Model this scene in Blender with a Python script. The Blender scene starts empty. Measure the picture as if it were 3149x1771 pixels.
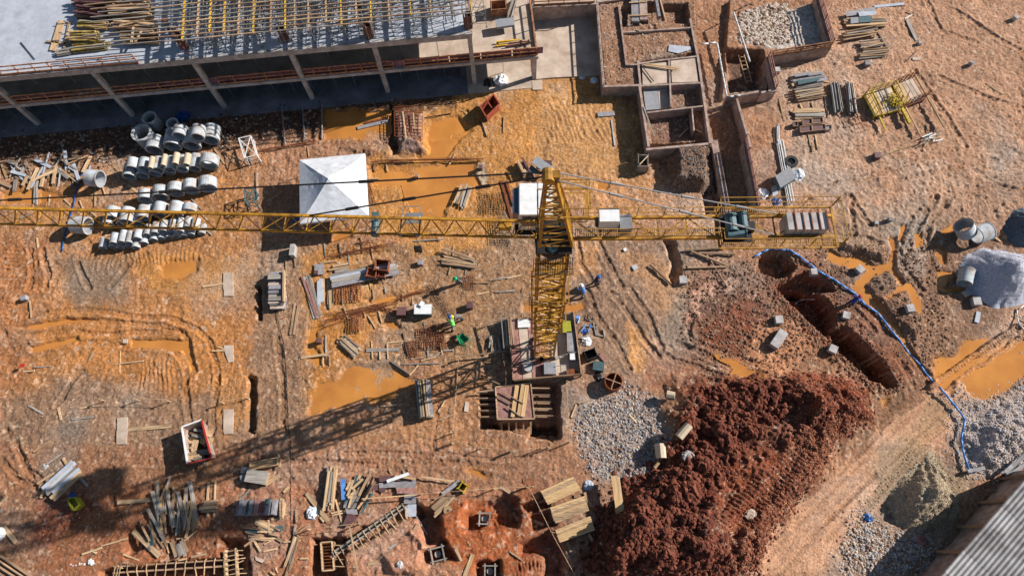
import bpy, math, random
import numpy as np
from mathutils import Vector, Matrix, Quaternion
random.seed(7); rng=np.random.default_rng(7)
scene=bpy.context.scene; COL=scene.collection
# ---------------------------------------------------------------- camera
CX,CY,F,HC=1574.5,885.5,2100.,55.
_n=np.array([1620-CX,-(1670-CY),-F]); _n/=np.linalg.norm(_n); _up=-_n
_x=np.array([1.,0,0])-_up*_up[0]; _x/=np.linalg.norm(_x); _y=np.cross(_up,_x)
RM=np.array([_x,_y,_up])
cam=bpy.data.cameras.new('camera'); cam.sensor_width=36; cam.lens=F/3149*36; cam.clip_end=2000
co=bpy.data.objects.new('camera',cam); COL.objects.link(co)
co.matrix_world=Matrix([[*RM[0],0],[*RM[1],0],[*RM[2],HC],[0,0,0,1]]); scene.camera=co
# ---------------------------------------------------------------- sky and sun
SV=Vector((-1.61,-0.595,-1)).normalized()          # direction the light travels
elev=math.asin(-SV.z)
w=bpy.data.worlds.new('World'); scene.world=w; w.use_nodes=True
nt=w.node_tree; sky=nt.nodes.new('ShaderNodeTexSky'); sky.sky_type='NISHITA'; sky.sun_disc=False
sky.sun_elevation=elev; sky.sun_rotation=math.atan2(-SV.x,-SV.y)
sky.air_density=1.2; sky.dust_density=.6
bg=nt.nodes['Background']; bg.inputs[1].default_value=0.05; nt.links.new(sky.outputs[0],bg.inputs[0])
sl=bpy.data.lights.new('sun','SUN'); sl.energy=5.0; sl.angle=math.radians(.5); sl.color=(1,.94,.86)
so=bpy.data.objects.new('sun',sl); COL.objects.link(so); so.rotation_euler=SV.to_track_quat('-Z','Y').to_euler()
scene.view_settings.view_transform='Standard'; scene.view_settings.look='None'
scene.view_settings.exposure=0.5; scene.view_settings.gamma=1
scene.cycles.diffuse_bounces=1; scene.cycles.max_bounces=6
# ---------------------------------------------------------------- pixel -> world
def G(u,v,z=0.):
    d=RM@np.array([u-CX,-(v-CY),-F]); t=(z-HC)/d[2]
    return Vector((d[0]*t,d[1]*t,z))
def PX(x,y,z=0.):
    q=RM.T@np.array([x,y,z-HC]); return CX+F*q[0]/-q[2], CY-F*q[1]/-q[2]
S_=800/2576
X0=(0,780,1560,2349); Y0=(0,440,880,1321)
def T(k,u,v): return X0[k%4]+u*S_, Y0[k//4]+v*S_
def K(k,u,v,z=0.): return G(*T(k,u,v),z)
def zat(v,y=15.06,u=1690):                       # height at which the sight line of row v passes over y
    a=G(u,v,0); b=G(u,v,30); return 30*(a.y-y)/(a.y-b.y)
# ---------------------------------------------------------------- materials
def lin(c): return tuple(((x/255)/12.92 if x/255<=.04045 else ((x/255+.055)/1.055)**2.4) for x in c)
def mat(name,rgb,rough=.8,var=.25,scale=3,bump=0.,grain=False,metal=0.,dirt=None,rnd=.12,spec=.4):
    m=bpy.data.materials.new(name); m.use_nodes=True; t=m.node_tree; N=t.nodes; L=t.links
    b=N['Principled BSDF']; b.inputs['Roughness'].default_value=rough; b.inputs['Metallic'].default_value=metal
    b.inputs['Specular IOR Level'].default_value=spec
    tc=N.new('ShaderNodeTexCoord'); mp=N.new('ShaderNodeMapping'); L.new(tc.outputs['Object'],mp.inputs[0])
    oi=N.new('ShaderNodeObjectInfo')
    cb=N.new('ShaderNodeCombineXYZ'); mu=N.new('ShaderNodeMath'); mu.operation='MULTIPLY'; mu.inputs[1].default_value=50
    L.new(oi.outputs['Random'],mu.inputs[0]); L.new(mu.outputs[0],cb.inputs[0]); L.new(mu.outputs[0],cb.inputs[1])
    L.new(cb.outputs[0],mp.inputs['Location'])
    if grain: mp.inputs['Scale'].default_value=(.35,6,6)
    nz=N.new('ShaderNodeTexNoise'); nz.inputs['Scale'].default_value=scale; nz.inputs['Detail'].default_value=6; nz.inputs['Roughness'].default_value=.65
    L.new(mp.outputs[0],nz.inputs['Vector'])
    r=N.new('ShaderNodeValToRGB'); L.new(nz.outputs[0],r.inputs[0]); c=lin(rgb)
    d=lin(dirt) if dirt else tuple(x*(1-var*1.6) for x in c)
    r.color_ramp.elements[0].position=.3; r.color_ramp.elements[1].position=.68
    r.color_ramp.elements[0].color=(*d,1); r.color_ramp.elements[1].color=(*(min(.92,x*(1+var*.5)) for x in c),1)
    hs=N.new('ShaderNodeHueSaturation'); L.new(r.outputs[0],hs.inputs['Color'])
    mr=N.new('ShaderNodeMapRange'); L.new(oi.outputs['Random'],mr.inputs[0]); mr.inputs[3].default_value=1-rnd; mr.inputs[4].default_value=1+rnd
    L.new(mr.outputs[0],hs.inputs['Value']); L.new(hs.outputs[0],b.inputs['Base Color'])
    if bump:
        bp=N.new('ShaderNodeBump'); bp.inputs['Strength'].default_value=bump; bp.inputs['Distance'].default_value=.03
        L.new(nz.outputs[0],bp.inputs['Height']); L.new(bp.outputs[0],b.inputs['Normal'])
    return m
M={}
M['wood']=mat('pale_wood',(205,175,138),.85,.3,2,.3,True,dirt=(128,98,72),rnd=.3)
M['wood2']=mat('old_wood',(172,142,114),.9,.3,2,.3,True,dirt=(96,74,60),rnd=.3)
M['greywood']=mat('grey_weathered_wood',(165,158,150),.9,.3,2,.3,True,dirt=(96,88,82),rnd=.28)
M['newwood']=mat('new_pine',(208,178,134),.8,.2,2,.2,True,dirt=(176,136,92),rnd=.12)
M['ply']=mat('film_faced_ply',(104,72,74),.6,.25,3,.1,dirt=(88,62,62),rnd=.2)
M['plum']=mat('plum_faced_ply',(136,96,112),.6,.25,3,.1,dirt=(104,74,86),rnd=.2)
M['plypink']=mat('old_pink_ply',(172,128,118),.75,.3,3,.1,dirt=(120,84,78),rnd=.15)
M['plygrey']=mat('grey_ply',(150,146,150),.75,.25,3,.1,rnd=.2)
M['greypanel']=mat('grey_panel',(150,152,158),.7,.15,3,.1)
M['floorshade']=mat('shade_darkened_concrete',(122,124,132),.85,.25,.5,.2,dirt=(84,82,86),rnd=.03)  # building's shade put into the colour: a darker, bluer floor concrete
M['yelold']=mat('faded_yellow_timber',(190,166,92),.75,.3,3,.1,dirt=(120,96,56),rnd=.25)
M['conc']=mat('concrete',(186,182,182),.85,.18,1.5,.2,dirt=(140,132,128),rnd=.06)
M['concw']=mat('pale_new_concrete',(186,192,204),.8,.08,1.2,.1,dirt=(160,166,178),rnd=.03)
M['slab']=mat('dusty_concrete_floor',(206,188,172),.85,.15,.6,.1,dirt=(160,138,120),rnd=.03)
M['wall']=mat('wall_concrete',(178,158,148),.85,.25,1.5,.2,dirt=(124,98,88),rnd=.08)
M['pipe']=mat('pipe_concrete',(184,196,206),.8,.2,1.3,.15,dirt=(142,126,114),rnd=.14)
M['pipetan']=mat('tan_pipe_concrete',(200,182,158),.8,.12,2,.1,rnd=.1)
M['yel']=mat('crane_yellow',(192,140,44),.5,.3,2.2,.0,dirt=(104,70,30),rnd=.16)
M['cable']=mat('grey_wire_rope',(112,112,116),.6,.2,5)
M['yelb']=mat('yellow_paint',(206,178,36),.5,.25,3,.0,dirt=(140,112,24),rnd=.08)
M['yeltim']=mat('yellow_formwork_beam',(226,186,44),.6,.2,3,.0,dirt=(170,130,50),rnd=.15)
M['rust']=mat('rusty_steel',(140,78,48),.85,.35,6,.1,dirt=(84,46,32),rnd=.2)
M['rail']=mat('brown_rail_timber',(192,138,98),.85,.3,3,.1,dirt=(96,60,46),rnd=.15)
M['redsteel']=mat('red_oxide_paint',(166,86,62),.6,.25,3,.0,dirt=(120,56,40))
M['steel']=mat('grey_steel',(150,152,156),.45,.2,5,.0,metal=.4)
M['dark']=mat('dark_steel',(40,38,40),.5,.3,5,.0,rnd=.05)
M['teal']=mat('teal_machine_paint',(78,104,110),.45,.2,4,.0)
M['white']=mat('white_paint',(236,238,240),.5,.05,3,.0,dirt=(214,214,214),rnd=.03)
M['tarp']=mat('white_tarpaulin',(226,230,238),.45,.05,2,.06,dirt=(196,198,204),rnd=.02)
M['plast']=mat('white_plastic_sheet',(214,220,228),.35,.1,6,.3)
M['bluep']=mat('blue_plastic',(44,92,160),.4,.15,4)
M['hose']=mat('blue_hose_plastic',(104,160,226),.4,.25,2,.2,dirt=(74,116,186))
M['pvc']=mat('white_pvc',(222,224,226),.4,.08,4)
M['green']=mat('green_paint',(30,130,84),.45,.1,4)
M['lime']=mat('lime_plastic',(160,158,52),.5,.1,4)
M['skin']=mat('skin',(150,104,80),.6,.05,4)
M['black']=mat('black_plastic',(30,30,34),.5,.1,4)
M['glass']=mat('dark_glass',(60,76,96),.08,.05,1,spec=.9)
M['roofm']=mat('weathered_fibre_cement',(170,168,168),.85,.3,.7,.2,dirt=(110,104,104))
M['blue']=mat('blue_cloth',(34,74,160),.8,.1,6); M['hiviz']=mat('lime_vest_cloth',(130,220,110),.7,.1,6)
M['denim']=mat('dark_trouser_cloth',(52,58,78),.85,.2,6); M['greyc']=mat('grey_cloth',(120,118,120),.85,.2,6)
M['redp']=mat('red_plastic',(170,52,44),.45,.1,4)
M['yhelm']=mat('yellow_plastic',(236,206,30),.4,.05,4); M['ghelm']=mat('green_helmet_plastic',(20,170,110),.4,.05,4)
# ---------------------------------------------------------------- mesh helpers
class MB:
    def __init__(s): s.v=[]; s.f=[]
    def add(s,vs,fs):
        n=len(s.v); s.v+= [tuple(p) for p in vs]; s.f+=[tuple(i+n for i in f) for f in fs]; return s
    def box(s,c,sx,sy,sz,ang=0.):                 # sz upward from c.z
        c=Vector(c); ca,sa=math.cos(ang),math.sin(ang); vs=[]
        for z in (0,sz):
            for a,b in ((-1,-1),(1,-1),(1,1),(-1,1)):
                x=a*sx/2; y=b*sy/2; vs.append((c.x+x*ca-y*sa,c.y+x*sa+y*ca,c.z+z))
        return s.add(vs,[(3,2,1,0),(4,5,6,7),(0,1,5,4),(1,2,6,5),(2,3,7,6),(3,0,4,7)])
    def bar(s,p,q,a=.05,b=None,up=(0,0,1)):
        p=Vector(p);q=Vector(q);b=b or a;d=(q-p)
        if d.length<1e-5:return s
        d.normalize(); u=Vector(up)
        if abs(d.dot(u))>.98:u=Vector((1,0,0))
        x=d.cross(u).normalized()*a/2; y=x.cross(d).normalized()*b/2
        vs=[e+i*x+j*y for e in (p,q) for i,j in ((-1,-1),(1,-1),(1,1),(-1,1))]
        return s.add(vs,[(0,1,2,3),(7,6,5,4),(4,5,1,0),(5,6,2,1),(6,7,3,2),(7,4,0,3)])
    def tube(s,p,q,r,r2=None,n=8,caps=True):
        p=Vector(p);q=Vector(q);r2=r if r2 is None else r2;d=(q-p).normalized();u=Vector((0,0,1)) if abs(d.z)<.95 else Vector((1,0,0))
        x=d.cross(u).normalized(); y=d.cross(x); vs=[]
        for e,rr in ((p,r),(q,r2)):
            for i in range(n):
                a=2*math.pi*i/n; vs.append(e+x*rr*math.cos(a)+y*rr*math.sin(a))
        fs=[(i,(i+1)%n,n+(i+1)%n,n+i) for i in range(n)]
        if caps: fs+=[tuple(range(n))[::-1],tuple(range(n,2*n))]
        return s.add(vs,fs)
    def hollow(s,p,q,ro,ri,n=28):
        p=Vector(p);q=Vector(q);d=(q-p).normalized();u=Vector((0,0,1)) if abs(d.z)<.95 else Vector((1,0,0))
        x=d.cross(u).normalized(); y=d.cross(x); vs=[]
        for e,rr in ((p,ro),(q,ro),(q,ri),(p,ri)):
            for i in range(n):
                a=2*math.pi*i/n; vs.append(e+x*rr*math.cos(a)+y*rr*math.sin(a))
        fs=[]
        for k in range(4):
            for i in range(n): fs.append((k*n+i,k*n+(i+1)%n,((k+1)%4)*n+(i+1)%n,((k+1)%4)*n+i))
        return s.add(vs,fs)
    def prism(s,pts,z0,z1):
        n=len(pts); a=sum(pts[i][0]*pts[(i+1)%n][1]-pts[(i+1)%n][0]*pts[i][1] for i in range(n))
        if a<0: pts=pts[::-1]
        vs=[(p[0],p[1],z0) for p in pts]+[(p[0],p[1],z1) for p in pts]
        return s.add(vs,[tuple(range(n))[::-1],tuple(range(n,2*n))]+[(i,(i+1)%n,n+(i+1)%n,n+i) for i in range(n)])
    def path(s,pts,r,n=6):
        for a,b in zip(pts,pts[1:]): s.tube(a,b,r,n=n)
        return s
def mesh(name,mb,m,smooth=False):
    me=bpy.data.meshes.new(name); me.from_pydata(mb.v,[],mb.f); me.materials.append(M[m] if isinstance(m,str) else m)
    if smooth: me.polygons.foreach_set('use_smooth',[True]*len(me.polygons))
    me.update(); return me
def wloc(o):
    v=Vector(o.location)
    while o.parent: o=o.parent; v+=Vector(o.location)
    return v
ALL=[]
def tag(o,label,cat,group=None,kind=None):
    if label:o['label']=label
    if cat:o['category']=cat
    if group:o['group']=group
    if kind:o['kind']=kind
    ALL.append(o); return o
def part(name,mb,m,parent,local=False,smooth=False,label=None):
    if not local:
        b=wloc(parent); mb.v=[(x-b.x,y-b.y,z-b.z) for x,y,z in mb.v]
    o=bpy.data.objects.new(name,mesh(name,mb,m,smooth)); COL.objects.link(o); o.parent=parent
    if label:o['label']=label
    return o
def thing(name,label,cat,loc,rz=0,group=None,kind=None):
    o=bpy.data.objects.new(name,None); COL.objects.link(o); o.empty_display_size=.2
    o.location=loc; o.rotation_euler=(0,0,rz); return tag(o,label,cat,group,kind)
def solo(name,label,cat,mb,m,group=None,kind=None,smooth=False,loc=None):
    if loc is None:
        a=np.array(mb.v); loc=Vector((*(a[:,:2].min(0)+a[:,:2].max(0))/2,a[:,2].min()))
    mb.v=[(x-loc[0],y-loc[1],z-loc[2]) for x,y,z in mb.v]
    o=bpy.data.objects.new(name,mesh(name,mb,m,smooth)); COL.objects.link(o); o.location=loc
    return tag(o,label,cat,group,kind)
def copytree(o,loc,rz=None,label=None,group=None):
    c=o.copy(); COL.objects.link(c); c.location=loc
    if rz is not None:c.rotation_euler=(0,0,rz)
    if label:c['label']=label
    if group:c['group']=group
    ALL.append(c)
    for ch in o.children:
        d=ch.copy(); COL.objects.link(d); d.parent=c
        for g in ch.children:
            e=g.copy(); COL.objects.link(e); e.parent=d
    return c
# ---------------------------------------------------------------- where a thing stands, in words
LM=[((1025,570),'white canopy tent'),((1680,1070),'crane base'),((1507,325),'red steel skip'),((603,1358),'skip full of wood'),
((1110,1190),'big orange puddle'),((560,500),'concrete pipe stacks'),((2775,325),'yellow platforms'),((3060,850),'grey gravel heap'),
((2200,1450),'dark red soil heap'),((1750,1565),'timber hatch covers'),((1583,1250),'plywood formwork box'),((2820,1500),'sand heap'),
((1960,230),'L shaped retaining walls'),((2290,220),'ladder pit'),((1300,955),'white topped box'),((2660,1100),'long open trench'),((858,905),'grey pallet stack'),
((1170,345),'rebar cage footing'),((815,1555),'grey plank table'),((560,1560),'scrap plank heap'),((1010,1690),'rebar box formwork'),((1230,1560),'purple ply sheets'),
((2160,800),'crossed logs'),((1880,1165),'round steel drum'),((220,1520),'lime green bucket'),((1820,1330),'pale rubble patch'),((1150,860),'grey work platform'),((2390,570),'tilted site box'),
((90,1720),'long beam pile'),((2700,1230),'mud track'),((3010,1330),'pale gravel heap'),((350,1290),'small concrete footing'),((1480,710),'crane jib'),((2640,60),'ply strewn plank stack')]
def where(p):
    u,v=PX(p[0],p[1],0); best=min(LM,key=lambda l:(l[0][0]-u)**2+(l[0][1]-v)**2); dx,dy=u-best[0][0],v-best[0][1]
    r=math.hypot(dx,dy)
    if r<45: return 'at the '+best[1]
    ang=math.degrees(math.atan2(-dy,dx))%360
    d=['right of','above right of','above','above left of','left of','below left of','below','below right of'][int((ang+22.5)//45)%8]
    return ('just ' if r<120 else 'well ' if r>300 else '')+d+' the '+best[1]
# ---------------------------------------------------------------- terrain
GX0,GX1,GY0,GY1,ST=-62.,62.,-9.,60.,.08
nx=int((GX1-GX0)/ST)+1; ny=int((GY1-GY0)/ST)+1
gx=np.linspace(GX0,GX1,nx); gy=np.linspace(GY0,GY1,ny); XX,YY=np.meshgrid(gx,gy)
def vnoise(cx,cy=None,seed=0):
    cy=cy or cx; r=np.random.default_rng(seed)
    a=int((GX1-GX0)/cx)+3; b=int((GY1-GY0)/cy)+3; g=r.random((b,a))
    fx=(gx-GX0)/cx; ix=fx.astype(int); tx=fx-ix; tx=tx*tx*(3-2*tx)
    fy=(gy-GY0)/cy; iy=fy.astype(int); ty=fy-iy; ty=ty*ty*(3-2*ty)
    h=g[:,ix]*(1-tx)+g[:,ix+1]*tx
    return h[iy]*(1-ty[:,None])+h[iy+1]*ty[:,None]
def fb(c,o,seed,p=.55):
    s=0;a=1;t=0
    for i in range(o): s=s+a*vnoise(c/2**i,seed=seed+i*13); t+=a; a*=p
    return s/t
N1=fb(5,5,1); N2=fb(1.6,4,50); N3=fb(.7,3,90,.7); N4=fb(14,4,130); N5=fb(.35,2,170,.8)
WXn=(fb(1.2,4,200)-.5)*1.1; WYn=(fb(1.2,4,260)-.5)*1.1
def sdf(poly,warp=1.,pad=2.5):                    # signed distance inside(+), in metres, on the grid
    p=np.array(poly); x0,x1=p[:,0].min()-pad,p[:,0].max()+pad; y0,y1=p[:,1].min()-pad,p[:,1].max()+pad
    i0=max(0,int((x0-GX0)/ST)); i1=min(nx,int((x1-GX0)/ST)+1); j0=max(0,int((y0-GY0)/ST)); j1=min(ny,int((y1-GY0)/ST)+1)
    if i1<=i0 or j1<=j0:return None
    sl=(slice(j0,j1),slice(i0,i1)); X=XX[sl]+WXn[sl]*warp; Y=YY[sl]+WYn[sl]*warp
    d=np.full(X.shape,1e9); ins=np.zeros(X.shape,bool)
    for (ax,ay),(bx,by) in zip(p,np.roll(p,-1,0)):
        ex,ey=bx-ax,by-ay; wx,wy=X-ax,Y-ay; t=np.clip((wx*ex+wy*ey)/(ex*ex+ey*ey+1e-9),0,1)
        d=np.minimum(d,(wx-ex*t)**2+(wy-ey*t)**2)
        c=((ay>Y)!=(by>Y))&(X<(bx-ax)*(Y-ay)/((by-ay) if abs(by-ay)>1e-9 else 1e-9)+ax); ins^=c
    d=np.sqrt(d); return sl,np.where(ins,d,-d)
def sm(x): x=np.clip(x,0,1); return x*x*(3-2*x)
def Pl(k,*a): return [tuple(K(k,a[i],a[i+1])[:2]) for i in range(0,len(a),2)]
def PlZ(k,z,*a): return [tuple(K(k,a[i],a[i+1],z)[:2]) for i in range(0,len(a),2)]
def Ps(*a): return [tuple(G(a[i],a[i+1])[:2]) for i in range(0,len(a),2)]
def Po(*a): return Ps(*[x*1.2225 for x in a])
RGB=np.zeros((ny,nx,3)); RGB[:]=lin((172,130,104)); WET=np.zeros((ny,nx)); RUF=np.ones((ny,nx)); Z=np.zeros((ny,nx))
def zone(poly,c,soft=.8,a=1.,ruf=None,wet=None,warp=1.3):
    r=sdf(poly,warp)
    if r is None:return
    sl,d=r; m=sm(d/soft+.5)*a; RGB[sl]=RGB[sl]*(1-m[...,None])+np.array(lin(c))*m[...,None]
    if ruf is not None: RUF[sl]=RUF[sl]*(1-m)+ruf*m
    if wet is not None: WET[sl]=WET[sl]*(1-m)+wet*m
TAN=(184,146,118); PINK=(196,148,120); OR=(198,142,88); DOR=(214,140,50); GRB=(150,122,100); RED=(150,80,54); DRED=(112,52,36); PALE=(206,176,150); GRAV=(170,162,160)
# broad soils (overview pixels)
zone(Po(0,420,640,400,650,600,640,1000,480,1040,60,1000,0,960),(186,134,92),4,.85,None,None,3)
zone(Po(0,590,120,590,110,750,60,980,0,980),(176,122,86),1.5,.8)
zone(Po(150,650,330,640,310,770,210,830,170,740),(146,118,94),1,.8,.5)
zone(Po(330,650,480,635,640,660,620,740,520,750,380,730),OR,1,.9,.4,.5)
zone(Po(80,800,330,760,600,770,640,900,600,1000,500,960,240,980,80,860),(192,134,86),3.5,.75,None,None,3)
zone(Po(60,1000,200,930,480,1000,640,960,650,1130,0,1130,0,1010),(156,126,104),1.5,.85)
zone(Po(540,950,620,930,640,1050,560,1100),(192,140,96),1,.8)
zone(Po(0,1120,620,1120,700,1230,600,1300,0,1230),(158,116,90),1.5,.8)
zone(Po(90,1240,300,1220,540,1260,560,1449,60,1449),(162,108,80),1.5,.85)
zone(Po(0,1180,90,1200,60,1449,0,1449),(158,112,84),1,.7)
zone(Po(640,600,780,620,760,900,780,1020,700,1200,640,1200),(160,128,104),1,.9)
zone(Po(760,620,1330,600,1340,900,1200,940,1050,900,760,1050),(166,130,100),1,.9)
zone(Po(760,640,960,600,960,720,820,830,760,760),OR,1,.8,None,.4)
zone(Po(780,800,960,760,1010,880,900,920,780,1000),(200,138,80),.9,.8,None,.4)
zone(Po(900,720,1060,700,1020,780,900,800),OR,.9,.7)
zone(Po(930,200,1500,180,1580,300,1560,420,1340,400,1290,480,1240,620,1060,640,930,560,920,400,1000,380,1090,400),(202,146,90),1.2,.9,.7,.4)
zone(Po(1360,240,1640,260,1600,480,1400,520,1340,400),(206,158,112),1.5,.8)
zone(Po(1270,500,1340,480,1350,620,1260,620),(160,128,100),.8,.9)
zone(Po(1500,440,1700,440,1720,520,1650,560,1450,560),(202,152,112),1,.8)
zone(Po(1430,600,1760,600,1740,900,1500,980,1430,860),(158,130,110),1,.9)
zone(Po(1440,600,1520,600,1500,680,1440,700),(200,150,108),.8,.8)
zone(Po(1530,630,1700,640,1740,700,1680,800,1620,720),(196,152,116),.9,.7)
zone(Po(1580,820,1620,850,1640,900,1580,920),(212,160,112),.6,.9)
zone(Po(1580,820,1660,850,1640,930,1590,940),(216,162,112),.6,.8)
zone(Po(1720,700,1900,680,2100,640,2250,700,2350,940,2250,960,2150,900,1900,900,1760,880),(150,100,78),1.2,.85)
zone(Po(1740,760,1900,740,1960,820,1900,900,1760,860),(134,78,60),1,.7)
zone(Po(1740,730,1860,690,1860,715,1760,770,1740,830,1720,810),(204,146,120),.4,.9)
for q_ in (Pl(11,120,0,420,0,640,150,700,260,690,460,630,500,430,320,290,180),Pl(11,690,560,700,440,800,410,960,530,1200,780,1300,980,1230,1000,1080,910,800,690)): zone(q_,(96,56,44),.3,.9,None,None,.35)
zone(Po(1960,940,2020,950,2060,1040,2000,1080,1940,1010),(92,54,42),1,.8)
zone(Po(2330,980,2576,790,2620,800,2620,860,2440,1000,2330,1080),(210,168,136),.9,.8,.4)
zone(Po(1620,860,1900,900,1960,960,1720,1000,1620,960),(172,120,92),1,.8)
zone(Po(1900,820,2000,800,2060,880,1960,940,1880,900),(206,150,116),.8,.85)
zone(Po(2060,560,2500,560,2576,700,2576,760,2400,900,2300,950,2200,760,2060,660),(150,118,98),1.2,.85)
zone(Po(2080,0,2576,0,2576,560,2100,560,1980,640,1950,540,1960,200),(196,156,130),2,.85)
zone(Po(2100,520,2400,500,2420,620,2100,640),(170,144,124),1,.7)
zone(Po(2350,480,2576,440,2576,560,2380,600),(172,140,120),1,.7)
zone(Po(2240,560,2330,540,2330,700,2240,700),(168,158,150),.8,.5)
zone(Po(1650,470,1800,440,1820,620,1680,560),(206,156,120),.8,.7)
zone(Po(1680,370,1800,360,1820,480,1690,480),(116,100,90),.8,.8)
zone(Po(1460,990,1660,1000,1680,1130,1640,1200,1480,1200,1440,1060),(174,160,150),1,.8)
zone(Po(1080,910,1240,960,1200,1100,1460,1130,1440,1200,1000,1210,780,1150,770,1060,1000,1040),(178,132,98),1,.8)
zone(Po(640,1100,1500,1130,1480,1240,640,1230),(172,130,106),1.2,.8)
zone(Po(560,1220,860,1220,900,1449,560,1449),(176,120,92),1,.8)
zone(Po(880,1210,1330,1230,1360,1449,880,1449),(182,132,104),1,.85)
zone(Po(1050,1350,1150,1250,1250,1280,1330,1340,1330,1449,1200,1449,1100,1400),(180,104,68),.8,.85)
zone(Po(1300,1200,1340,1210,1500,1449,1290,1449),(166,104,76),.8,.8)
zone(Po(1030,1300,1100,1320,1110,1380,1030,1449,930,1449,900,1400),(190,140,116),.8,.8)
zone(Po(560,1300,620,1330,640,1449,300,1449,300,1400,540,1380),(168,104,72),.8,.85)
# road and right side
zone(Po(2360,960,2576,760,2576,860,2450,1015,2330,1150,2200,1310,2100,1449,1850,1449,1940,1330,2060,1220,2190,1100,2330,970),(218,172,142),1.,.97,.22)
zone(Po(2340,1000,2440,1010,2240,1200,2200,1190),(190,158,126),.5,.6)
zone(Po(2140,930,2360,960,2200,1110,2140,1160),(150,116,94),1,.8)
zone(Po(2170,1300,2400,1300,2400,1449,2060,1449),(176,150,132),.8,.9,1.4)
zone(Po(2400,1010,2576,950,2576,1180,2440,1200,2390,1100),(190,170,160),.8,.85,1.3)
zone(Po(2200,1130,2300,1110,2440,1190,2440,1250,2190,1260),(172,146,120),.8,.85)
# dark red heap
HEAP=Po(1730,960,1880,945,1960,950,2090,960,2160,1010,2160,1070,2080,1110,2060,1180,1990,1260,1960,1300,1900,1400,1870,1449,1460,1449,1500,1340,1540,1310,1560,1230,1660,1170,1700,1080)
zone(HEAP,(128,76,56),1.6,.95,1.4,None,3)
zone(Po(1960,930,2160,960,2200,1060,2080,1090,1980,1020),(146,76,52),1,.85,1.6)
zone(Po(1800,1180,2000,1120,2040,1180,1960,1280,1800,1340,1760,1290),(146,86,62),1.2,.9,.9)
zone(Po(1990,1100,2080,1110,2020,1220,1960,1300,1900,1400,1860,1449,1800,1449,1900,1300,1960,1200),(170,120,92),1.4,.85,1.3,None,3)
zone(Po(1480,1340,1660,1150,1740,1000,1900,960,1990,1020,1850,1120,1780,1240,1790,1340,1850,1449,1460,1449),(108,54,38),1.2,.85,1.8)
zone(Po(100,1240,220,1230,250,1280,180,1310,130,1370,90,1360),(140,86,68),.6,.85,1.4)
# inside the walls
zone(PlZ(2,1.1,880,20,1860,0,1900,540,2000,1400,1380,1430,1310,860,950,860),(158,122,100),.5,.95,.9)
zone(PlZ(2,.5,2300,160,2576,60,2576,460,2300,420),(214,206,198),.7,.9,1.2)
zone(PlZ(3,.5,0,120,520,60,600,440,0,480),(214,206,198),.7,.9,1.2)
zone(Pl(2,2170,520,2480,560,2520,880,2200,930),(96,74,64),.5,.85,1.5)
zone(Pl(2,1400,1110,1820,1080,1960,1400,1450,1420),(128,100,90),.5,.8,1.5)
zone(Pl(1,1400,1150,1660,1140,1720,1449,1440,1449),(150,124,116),.4,.9,.8)
zone(Pl(5,1440,0,1740,0,1740,90,1440,110),(150,124,116),.4,.9,.8)
zone(Pl(5,1580,230,1670,230,1680,480,1590,480),(196,180,160),.2,.9,.7,0,.5); zone(Pl(5,2220,200,2300,190,2300,400,2230,400),(196,180,160),.2,.9,.7,0,.5)
zone(Pl(9,640,1120,730,1120,730,1260,640,1260),(210,164,132),.25,.9,.7,0,.5)
for a in (Pl(4,0,200,900,180,880,420,500,440,200,470,0,300),): zone(a,(150,116,92),.8,.8,1.4)
zone(Ps(0,390,560,350,900,310,1400,270,1400,330,860,430,560,470,0,500),(92,66,52),.8,.85,1.2,.3)
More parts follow.
